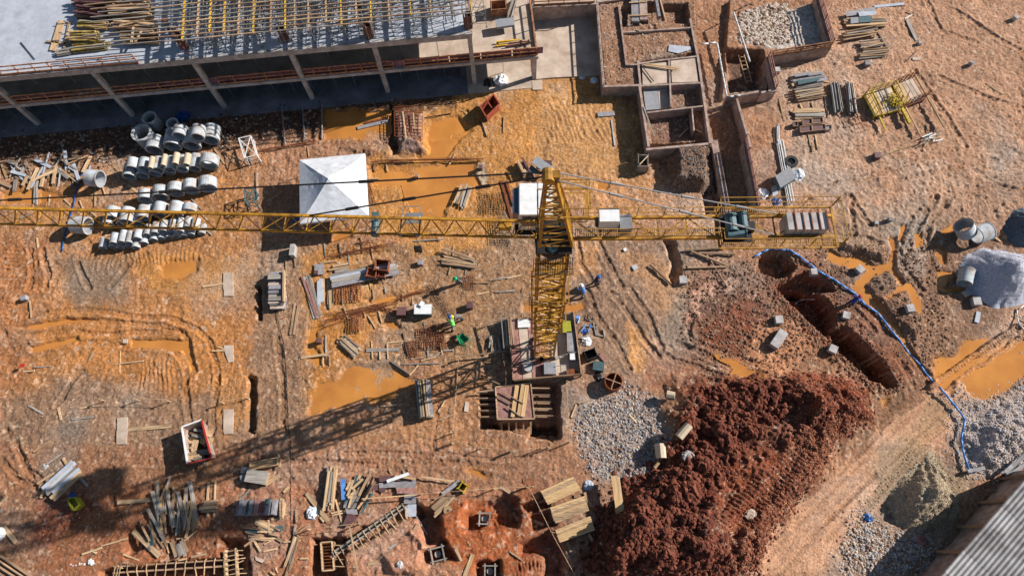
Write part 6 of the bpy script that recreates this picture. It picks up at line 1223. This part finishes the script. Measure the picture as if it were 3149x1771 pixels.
# rebar box formwork
q=[K(13,*p,.0) for p in ((665,1115),(775,1105),(795,1385),(682,1395))]; c=sum(q,Vector())/4; r=thing('rebar_box','long timber formwork box with rusty bars across, in the bottom pit','formwork',(c.x,c.y,-1.3))
for i in range(4): part('side_board',MB().bar(q[i]-Vector((0,0,.5)),q[(i+1)%4]-Vector((0,0,.5)),.05,1.),'wood2',r); part('top_rail',MB().bar(q[i],q[(i+1)%4],.1),'wood',r)
for i in range(9): f=(i+.5)/9; part('rebar',MB().bar(q[0].lerp(q[3],f)-Vector((.1,0,.05)),q[1].lerp(q[2],f)-Vector((-.1,0,.05)),.045),'rust',r)
for i in range(4): f=(i+.5)/4; p=q[1].lerp(q[2],f); part('spur',MB().bar(p,p+Vector((.9,-.02,.05)),.06),'wood',r)
def spur_beam(lab,k,a,b,z,w,n,side,m='greywood',name='beam_formwork',L=.7):
    A,Bq=K(k,*a,z),K(k,*b,z); d=(Bq-A).normalized(); nn=Vector((-d.y,d.x,0)); c=(A+Bq)/2; r=thing(name,lab,'formwork',(c.x,c.y,z-.6))
    for s in (-1,1): part('side_board',MB().bar(A+nn*w/2*s-Vector((0,0,.3)),Bq+nn*w/2*s-Vector((0,0,.3)),.05,.6),m,r); part('top_rail',MB().bar(A+nn*(w/2+.05)*s,Bq+nn*(w/2+.05)*s,.09),m,r)
    part('bottom_board',MB().bar(A-Vector((0,0,.6)),Bq-Vector((0,0,.6)),w-.06,.05),'ply',r)
    for i in range(n):
        p=A.lerp(Bq,(i+.5)/n)
        for s in ((-1,1) if side==0 else (side,)): part('spur',MB().bar(p+nn*w/2*s+Vector((0,0,.02)),p+nn*(w/2+L*random.uniform(.7,1.1))*s+Vector((0,0,-.15))+d*random.uniform(-.15,.15),.06),'wood',r)
        part('tie',MB().bar(p-nn*(w/2+.12)+Vector((0,0,.08)),p+nn*(w/2+.12)+Vector((0,0,.08)),.05),'wood',r)
    return r
spur_beam('long straight beam formwork with many side spurs, slanting over the bottom pit',13,(785,1235),(1512,735),.15,.22,13,-1,L=1.1)
spur_beam('long timber beam formwork along the bottom edge with spurs on both sides',12,(1120,1385),(2270,1315),-.1,.35,12,0,'wood2')
spur_beam('short upright looking beam formwork at the bottom edge, right end',12,(2275,1180),(2290,1500),-.1,.75,7,1,'wood'); spur_beam('square end of the beam formwork at the bottom edge, left end',12,(1120,1420),(1200,1420),-.1,.7,3,0,'wood')
# ================================================================ hatch covers
for q_,l in (((332,605,650,462,732,592,402,742),'uppermost'),((425,768,765,652,812,800,477,928),'middle'),((475,992,822,852,868,992,525,1115),'lowest')):
    P_=[K(14,q_[i],q_[i+1],.45) for i in range(0,8,2)]; c=sum(P_,Vector())/4; r=thing('hatch_cover',l+' of three pine board covers over the rectangular pits','cover',(c.x,c.y,.3))
    n=7
    for i in range(n):
        f0,f1=i/n+.006,(i+1)/n-.006; e=random.uniform(-.02,.02); part('board',MB().prism([p[:2] for p in (P_[0].lerp(P_[3],f0).lerp(P_[1].lerp(P_[2],f0),-.01+e),P_[1].lerp(P_[2],f0),P_[1].lerp(P_[2],f1),P_[0].lerp(P_[3],f1))],.4,.45+random.uniform(0,.02)),random.choice(['newwood','newwood','wood']),r)
    for f in (.15,.85): part('bearer',MB().bar(P_[0].lerp(P_[1],f)-Vector((0,0,.12)),P_[3].lerp(P_[2],f)-Vector((0,0,.12)),.1,.14),'wood2',r)
for a in ((14,590,1115,655,1245),(14,800,1030,868,1135),(14,310,720,380,690),(14,660,660,700,655),(14,1330,1449,1260,1390),(14,765,620,825,765)): loose(*a,.22,.12,'wood2','weathered sleeper beam')
slats(14,(1020,485),(1085,835),(1085,480),4,.22,'pale plank in the upright looking stack beside the red heap','stack beside the red heap',['newwood','wood','greywood'],3,t=.1,jit=.12,ang=.008)
for k,a,w in ((14,(1495,150,1510,290),.85),(14,(1680,85,1790,-40),.7),(10,(1565,1085,1650,1092),.65),(14,(1495,330,1450,380),.3)): loose(k,*a,w,w,'pipetan' if w>.5 else 'wood','short fat pale log',round_=True,lift_=.1)
blob('boulder','pale boulder at the edge of the light track','boulder',gk(14,2425,855),.5,'slab',.25); blob('boulder','pale rock on the rubble beside the red heap','boulder',gk(14,1790,275),.5,'conc',.5); blob('boulder','white rock left of the pale plank stack','boulder',gk(14,805,550),.4,'concw',.5)
loose(10,700,1160,825,1130,.12,.07,'wood','tan batten'); loose(10,635,1300,685,1170,.14,.07,'wood','tan batten'); loose(10,1205,1270,1280,1350,.12,.06,'wood','tan batten')
# ================================================================ workers
def person(lab,c,yaw,top,legs,helmet,bend=0.,arms=.3,stride=.2):
    r=thing('person',lab,'person',c,yaw); 
    V_=[];E_=[];R_=[]
    def P_(p,rad,par=None):
        V_.append(p);R_.append(rad)
        if par is not None:E_.append((par,len(V_)-1))
        return len(V_)-1
    def bd(x,y,z):                       # lean the upper body forward about the hips
        zz=z-.92; return (x,y+zz*math.sin(bend),.92+zz*math.cos(bend))
    hip=P_((0,0,.92),.15); ch=P_(bd(0,0,1.22),.155,hip); sh=P_(bd(0,0,1.42),.13,ch); nk=P_(bd(0,.01,1.52),.055,sh); hd=P_(bd(0,.03,1.62),.095,nk); P_(bd(0,.03,1.70),.085,hd)
    legv=[]
    for s in (-1,1):
        h=P_((s*.1,0,.86),.11,hip); k=P_((s*.12,.06+stride*s*.5,.5),.075,h); a=P_((s*.13,stride*s,.1),.05,k); P_((s*.14,stride*s+.17,.04),.042,a)
        q=P_(bd(s*.2,0,1.4),.07,sh); e=P_(bd(s*.27,arms*.45,1.16),.052,q); w_=P_(bd(s*.24,arms*1.1,1.0+arms*.2),.034,e); pm=P_(bd(s*.235,arms*1.1+.06,.97+arms*.2),.034,w_)
        for f in range(4): k1=P_(bd(s*(.205+.02*f),arms*1.1+.12,.95+arms*.2),.011,pm); P_(bd(s*(.205+.02*f),arms*1.1+.135+.008*(f%2),.915+arms*.2),.009,k1)
        t_=P_(bd(s*.19,arms*1.1+.07,.96+arms*.2),.012,pm); P_(bd(s*.18,arms*1.1+.11,.945+arms*.2),.01,t_)
    P_(bd(0,.135,1.61),.018,hd)
    me=bpy.data.meshes.new('body'); me.from_pydata(V_,E_,[]); o=bpy.data.objects.new('body',me); COL.objects.link(o); o.parent=r
    m=o.modifiers.new('skin','SKIN'); 
    if not me.skin_vertices: me.attributes.new if False else None
    bm=__import__('bmesh').new(); bm.from_mesh(me); ly=bm.verts.layers.skin.verify(); bm.verts.ensure_lookup_table()
    for v,rad in zip(bm.verts,R_): v[ly].radius=(rad,rad)
    bm.verts[0][ly].use_root=True; bm.to_mesh(me); bm.free()
    ss=o.modifiers.new('smooth','SUBSURF'); ss.levels=1; ss.render_levels=1; me.materials.append(M['skin']); 
    def shell(nm,pts,mat_):             # clothing shells round the limbs
        mb=MB()
        for (p,q,r1,r2) in pts: mb.tube(p,q,r1,r2,n=10)
        return part(nm,mb,mat_,r,local=True,smooth=True)
    part('shirt',MB().tube(bd(0,0,.9),bd(0,0,1.2),.185,.2,n=12).tube(bd(0,0,1.2),bd(0,0,1.43),.2,.17,n=12).tube(bd(0,0,1.43),bd(0,.0,1.5),.17,.08,n=12),top,r,local=True,smooth=True)
    for s in (-1,1):
        shell('sleeve',[(bd(s*.13,0,1.41),bd(s*.27,arms*.45,1.16),.095,.075),(bd(s*.27,arms*.45,1.16),bd(s*.25,arms*.95,1.04+arms*.17),.07,.055)],top)
        shell('trouser_leg',[((s*.09,0,.92),(s*.12,.06+stride*s*.5,.5),.125,.095),((s*.12,.06+stride*s*.5,.5),(s*.13,stride*s,.1),.095,.08)],legs)
        shell('boot',[((s*.13,stride*s-.04,.045),(s*.14,stride*s+.2,.04),.055,.045)],'black')
    hc=Vector(bd(0,.03,1.68)); N=12; vs=[];n=4
    for i in range(n+1):
        ph=math.pi/2*i/n
        for j in range(N): th=2*math.pi*j/N; vs.append((hc.x+.15*math.cos(ph)*math.cos(th),hc.y+.17*math.cos(ph)*math.sin(th),hc.z+.14*math.sin(ph)))
    h=part('helmet',MB().add(vs,[(i*N+j,i*N+(j+1)%N,(i+1)*N+(j+1)%N,(i+1)*N+j) for i in range(n) for j in range(N)]),helmet,r,local=True,smooth=True)
    part('brim',MB().tube(hc+Vector((0,.04,-.01)),hc+Vector((0,.04,.012)),.185,n=14),helmet,h,local=True); part('hair',MB().tube(hc+Vector((0,-.02,-.08)),hc+Vector((0,-.02,.0)),.105,n=10),'black',r,local=True)
    return r
person('person in a green helmet and dark clothes standing on open mud',gk(5,2035,1385),2.5,'denim','greyc','ghelm',.3,.35)
person('person in a blue helmet and dark clothes walking right of the crane mast',gk(6,870,1400),-1.2,'denim','denim','bluep',.2,.3,.3)
person('person in a blue shirt bending beside the crane mast',gk(10,750,95),.6,'hose','greyc','white',.5,.5)
person('person in a yellow helmet crouching over the rebar',gk(9,2050,330),1.9,'greyc','denim','yhelm',.9,.7)
person('person in a blue helmet and lime vest bending over the rebar',gk(9,1985,420),.4,'hiviz','greyc','bluep',.8,.6)
person('person in a blue shirt and red helmet beside the blue hose',gk(11,830,190),-1.0,'blue','denim','redp',.6,.5)
solo('flag_cloth','red and blue striped cloth on a stake at the far left footing','cloth',MB().box(gk(8,262,800,.5),.4,.3,.04,.3),'redp'); loose(8,250,845,345,838,.12,.1,'wood','pale stake plank')
person('person in an orange helmet among the roof shoring',K(1,1078,165,7.08),.3,'denim','denim','redp',.1,.2); person('person in a red helmet at the left end of the roof shoring',K(0,1720,345,7.08),.3,'greyc','denim','redp',.1,.2)
blob('sack','blue plastic sack beside the sand heap','sack',gk(15,1030,870),.35,'bluep')
# wheelbarrow
c=gk(9,2075,545); wb=thing('wheelbarrow','dark green wheelbarrow standing near the rebar basket','wheelbarrow',c,.6)
part('tray',MB().add([(-.3,-.2,.35),(.3,-.2,.35),(.22,.35,.3),(-.22,.35,.3),(-.36,-.3,.58),(.36,-.3,.58),(.3,.5,.55),(-.3,.5,.55)],[(0,3,2,1),(0,1,5,4),(1,2,6,5),(2,3,7,6),(3,0,4,7)]),'green',wb,local=True)
part('wheel',MB().tube((-.04,.62,.2),(.04,.62,.2),.2,n=16),'black',wb,local=True)
for s in (-1,1): part('handle',MB().tube((s*.06,.62,.2),(s*.22,-.3,.42),.02,n=6).tube((s*.22,-.3,.42),(s*.28,-.85,.5),.02,n=6),'green',wb,local=True); part('leg',MB().tube((s*.22,-.3,.4),(s*.24,-.4,0),.018,n=6),'green',wb,local=True)
# ================================================================ corrugated shed
E0,E1=K(15,2640,420,3.6),K(15,1500,1730,3.6); d=(E1-E0).normalized(); nrm=Vector((-d.y,d.x,0)); nrm=nrm if nrm.x>0 else -nrm; L=(E1-E0).length
sh=thing('shed','long shed with a weathered grey corrugated roof in the bottom right corner','shed',(E0.x,E0.y,0))
def corr(a0,a1,b0,b1,z0,slope,m,parent,name='roof_sheet',per=.3,amp=.06):
    vs=[];fs=[]; n=int((b1-b0)/per*6)
    for i in range(n+1):
        b=b0+(b1-b0)*i/n; z=z0+slope*(b-b0)+amp*math.sin(2*math.pi*b/per)
        for a in (a0,a1): p=E0+d*a+nrm*b; vs.append((p.x,p.y,z))
    fs=[(2*i,2*i+1,2*i+3,2*i+2) for i in range(n)]; vs2=vs+[(x,y,z-.02) for x,y,z in vs]; k=len(vs); fs+= [tuple(j+k for j in f[::-1]) for f in fs]; return part(name,MB().add(vs2,fs),m,parent)
i=0; a=-1.
while a<L-1:
    l=2.2; corr(a,a+l+.1,0,9,3.6+.012*(i%2),.1,'roofm',sh); a+=l; i+=1
part('wall',MB().prism([(E0+nrm*.4+d*-1)[:2],(E1+nrm*.4)[:2],(E1+nrm*.6)[:2],(E0+nrm*.6+d*-1)[:2]],0,3.5),'wall',sh)
for i in range(6): p=E0+d*(L*i/5)+nrm*.2; part('post',MB().box((p.x,p.y,-.1),.2,.2,3.6),'wood2',sh)
for a in ((15,2350,440,2576,230),(15,2370,470,2576,330),(15,2180,600,2270,585),(15,1990,415,2160,380),(15,1570,1040,1640,1110),(15,1780,1140,1900,1010),(15,2340,430,2480,300)): loose(*a,.25,.1,random.choice(['wood2','plygrey']),'long weathered board',lift_=.3)
blob('rubble_bag','pale sack in the shade left of the corrugated roof','sack',gk(15,1560,1090),.4,'plypink')
# ================================================================ loose stones and clods (nobody could count them)
def rocks(name,lab,poly,n,s0,s1,cols,cat='stones',flat=.7,pw=2.,el=1.,jit=.45):
    P_=np.array(poly); x0,y0=P_.min(0); x1,y1=P_.max(0); r=np.random.default_rng(abs(hash(name+lab))%9999 if False else len(lab)*31+n); pts=[]
    X=r.uniform(x0,x1,n*4); Y=r.uniform(y0,y1,n*4); ins=np.zeros(X.shape,bool)
    for (ax,ay),(bx,by) in zip(P_,np.roll(P_,-1,0)): ins^=((ay>Y)!=(by>Y))&(X<(bx-ax)*(Y-ay)/((by-ay) or 1e-9)+ax)
    X,Y=X[ins],Y[ins]; wt=WET[np.clip(((Y-GY0)/ST).astype(int),0,ny-1),np.clip(((X-GX0)/ST).astype(int),0,nx-1)]; X,Y=X[wt<.3][:n],Y[wt<.3][:n]; n=len(X)
    X=X+r.normal(0,jit,n); Y=Y+r.normal(0,jit,n)
    base=np.array([(1,0,0),(-1,0,0),(0,1,0),(0,-1,0),(0,0,1),(0,0,-1),(.6,.6,.5),(-.6,.6,.45),(-.6,-.6,.5),(.6,-.6,.45)],float); 
    F_=np.array([(0,6,9),(6,2,7),(7,1,8),(8,3,9),(4,9,6),(4,6,7),(4,7,8),(4,8,9),(0,2,6),(2,1,7),(1,3,8),(3,0,9),(5,2,0),(5,1,2),(5,3,1),(5,0,3)])
    S=s0+(s1-s0)*r.random(n)**pw; A=r.uniform(0,6.28,n); V=base[None]*(.7+.6*r.random((n,10,1)))*S[:,None,None]; V[...,2]*=flat; V[...,0]*=el
    c,s_=np.cos(A)[:,None],np.sin(A)[:,None]; x=V[...,0]*c-V[...,1]*s_; y=V[...,0]*s_+V[...,1]*c
    Zr=np.array([H(a,b) for a,b in zip(X,Y)]); W=np.stack([x+X[:,None],y+Y[:,None],V[...,2]+Zr[:,None]+S[:,None]*.15],-1).reshape(-1,3)
    FF=(F_[None]+10*np.arange(n)[:,None,None]).reshape(-1,3); me=bpy.data.meshes.new(name); me.from_pydata(W.tolist(),[],FF.tolist())
    for q in cols: me.materials.append(M[q] if q in M else q)
    me.polygons.foreach_set('material_index',np.repeat(r.integers(0,len(cols),n),16).astype('i')); me.update()
    o=bpy.data.objects.new(name,me); COL.objects.link(o); tag(o,lab,cat,None,'stuff')
M['clod']=mat('red_clod',(132,70,48),.95,.5,2,.5,dirt=(72,34,24)); M['clod2']=mat('dark_clod',(104,52,38),.95,.5,2,.5,dirt=(60,28,20)); M['pebble']=mat('pale_pebble',(216,196,180),.9,.3,2); M['peb2']=mat('brown_pebble',(150,112,86),.95,.3,2); M['stone']=mat('grey_stone',(190,190,194),.9,.3,2)
M['clod']=mat('red_clod',(128,74,54),.95,.5,2,.5,dirt=(84,42,30)); M['clod2']=mat('dark_clod',(112,58,42),.95,.5,2,.5,dirt=(70,34,24)); M['claylump']=mat('tan_clod',(166,108,82),.95,.4,2,.4); M['mudlump']=mat('mud_lump',(140,106,84),.95,.4,2,.4); M['pebble']=mat('pale_pebble',(210,192,178),.9,.3,2); M['peb2']=mat('brown_pebble',(158,122,98),.95,.3,2); M['stone']=mat('grey_stone',(176,176,180),.9,.3,2); M['paleston']=mat('pale_grey_stone',(190,192,204),.9,.3,2); M['stone2']=mat('dark_grey_stone',(126,124,130),.9,.3,2)
rocks('soil_clods','dark red clods crumbling over the big soil heap',Po(1700,1120,1760,1000,1900,960,2000,1000,1860,1110,1780,1230,1770,1330,1850,1449,1460,1449,1500,1340,1560,1230,1660,1180),7000,.03,.27,['clod','clod2','clod','clod2'],'clods',.8,2.6)
rocks('soil_clods','fine crumbs filling the gaps of the big soil heap',HEAP,22000,.012,.06,['clod','clod2','clod2','clod'],'clods',.8,2.)
rocks('soil_clods','finer red clods on the upper right shoulder of the soil heap',Po(1960,950,2160,960,2190,1060,2080,1110,2040,1200,1960,1300,1880,1449,1780,1449,1960,1200,2000,1080),7000,.02,.13,['clod','claylump','clod'],'clods',.8,2.6)
rocks('rubble','fine grey broken stones strewn between formwork box and red heap',Po(1440,1060,1520,990,1600,980,1660,1040,1680,1130,1640,1200,1500,1210),6500,.015,.11,['stone','pebble','peb2','stone','stone2'],'stones',.7,3.2)
rocks('gravel','grey crushed stones covering the gravel heap at the right edge',Po(2400,690,2430,640,2470,620,2540,630,2600,640,2600,750,2560,770,2500,778,2445,740),7000,.012,.035,['paleston','paleston'],'gravel')
rocks('gravel','pale sharp gravel on the heap beside the blue hose',Po(2400,1080,2460,1030,2530,1000,2610,960,2610,1150,2500,1200,2430,1185),9000,.025,.09,['pebble','slab','pebble','paleston'],'gravel',.8,2)
rocks('rubble','loose stones at the foot of the sand heap near the bottom edge',Po(2160,1290,2220,1340,2330,1360,2350,1449,2120,1449),4200,.02,.12,['stone','pebble','peb2','slab'],'stones',.7,2.6)
rocks('rubble','loose stones strewn around the muddy pool at the far right',Po(2350,960,2576,780,2640,780,2640,960,2400,1060),1500,.02,.09,['pebble','stone','slab'],'stones',.7,2.6)
rocks('pebbles','small pale pebbles strewn all over the trampled mud',Ps(-100,420,1200,300,1600,260,2100,440,2300,0,3300,0,3300,1900,-100,1900),16000,.015,.06,['pebble','peb2','slab','peb2'],'pebbles',.7,3.)
rocks('soil_lumps','brown mud lumps scattered over the right half of the site',Po(1700,680,2100,620,2360,600,2370,760,2400,960,2300,950,2200,760,2060,900,1760,960),8000,.02,.13,['peb2','mudlump','mudlump'],'lumps',.7,3)
rocks('debris','crumbs of wood and soil in the shaded strip before the building',Ps(0,400,560,350,900,320,1400,280,1400,330,860,430,560,500,0,540),1500,.03,.16,['mudlump','greywood','dark','peb2'],'debris')
rocks('soil_lumps','grey mud lumps on the mound below the walls',Po(1690,380,1800,370,1800,480,1700,490),1200,.02,.1,['mudlump','dark','mudlump','stone2'],'lumps')
rocks('soil_lumps','brown soil lumps inside the retaining walls',PlZ(2,1.1,900,40,1850,30,1880,540,1990,1390,1400,1420,1320,850,960,850),1800,.02,.09,['peb2','mudlump','pebble'],'lumps',jit=0)
rocks('splinters','wood splinters and short offcuts littering the lower half of the site',Ps(-50,1150,600,1250,1500,1150,1800,1500,1800,1800,-50,1800),1800,.012,.04,['wood','greywood','newwood','wood2'],'splinters',.5,2.,7.)
rocks('splinters','wood splinters littering the workshop area between tent and crane base',Ps(750,700,1600,680,1620,1300,1100,1330,750,1150),1100,.012,.04,['wood','greywood','rust','wood2','dark'],'splinters',.5,2.,8.)
rocks('soil_lumps','dark spoil crumbled along the edges of the long trench',Pl(11,60,0,500,-60,760,300,1000,520,1400,1000,1200,1050,700,720,300,320),3500,.02,.14,['mudlump','clod2','mudlump','claylump'],'lumps',.8,2.6)
for a in ((13,1130,1330,1230,1300),(13,1340,1180,1420,1120),(13,1580,1010,1640,930),(13,2000,1180,2060,1300),(13,2440,560,2540,620),(13,300,620,350,560),(12,1250,1230,1380,1290),(12,1900,1260,2050,1230),(12,900,1180,960,1220),(14,60,820,110,900),(14,260,900,360,940),(14,20,1200,150,1290)): loose(*a,random.uniform(.1,.25),.05,random.choice(['wood','greywood','wood2']),'stray plank')
M['sandg']=mat('sand_grain',(178,160,134),.95,.3,2)
rocks('sand_crumbs','small crumbs of sand sliding down the grooved sand heap',Po(2190,1290,2230,1240,2290,1160,2345,1125,2400,1190,2425,1250,2415,1320,2330,1350,2240,1330),7000,.012,.07,['sandg'],'crumbs',.7,2.5)
rocks('rubble','pale broken rubble filling the walled bay at the top right',PlZ(2,.6,2300,120,2576,40,2780,40,2830,420,2576,440,2300,420),2600,.03,.17,['slab','pebble','mudlump','pebble'],'stones',.5,2.4,1.3,0)
# ================================================================ make every loose label single one thing out
from collections import defaultdict
def finish():
    D=defaultdict(list)
    for o in ALL:
        if o.get('label') and not o.get('group'): D[o['label']].append(o)
    num=['two','three','four','five','six','seven','eight','nine','ten','eleven','twelve']; od=['leftmost','second from left','third from left','fourth from left','fifth from left','sixth from left','seventh from left','eighth from left','ninth from left','tenth from left']
    for l,os in D.items():
        if len(os)<2: continue
        os.sort(key=lambda o:PX(*wloc(o))[0]); n=len(os)
        for i,o in enumerate(os):
            t='leftmost' if i==0 else 'rightmost' if i==n-1 else 'middle one' if n==3 else od[min(i,9)]
            o['label']=l+', '+t+' of '+(num[n-2] if n-2<len(num) else 'many')

def merge_planks():
    PLK.sort(key=lambda t:-t[0]); rest_=[o for _,o in PLK[285:]]
    if not rest_: return
    mats=[];vs=[];fs=[];mi=[]
    for o in rest_:
        me=o.data; m=me.materials[0]; 
        if m not in mats: mats.append(m)
        b=len(vs); M4=Matrix.Translation(o.location)@o.rotation_euler.to_matrix().to_4x4(); vs+=[tuple(M4@v.co) for v in me.vertices]; fs+=[tuple(i+b for i in p.vertices) for p in me.polygons]; mi+=[mats.index(m)]*len(me.polygons)
    me=bpy.data.meshes.new('planks'); me.from_pydata(vs,[],fs); [me.materials.append(m) for m in mats]; me.polygons.foreach_set('material_index',mi); me.update()
    ids=set(id(o) for o in rest_); ALL[:]=[o for o in ALL if id(o) not in ids]
    for o in rest_: bpy.data.objects.remove(o)
    o=bpy.data.objects.new('planks',me); COL.objects.link(o); tag(o,'lower and smaller planks in the stacks all over the site','planks',None,'stuff')
merge_planks()
finish()
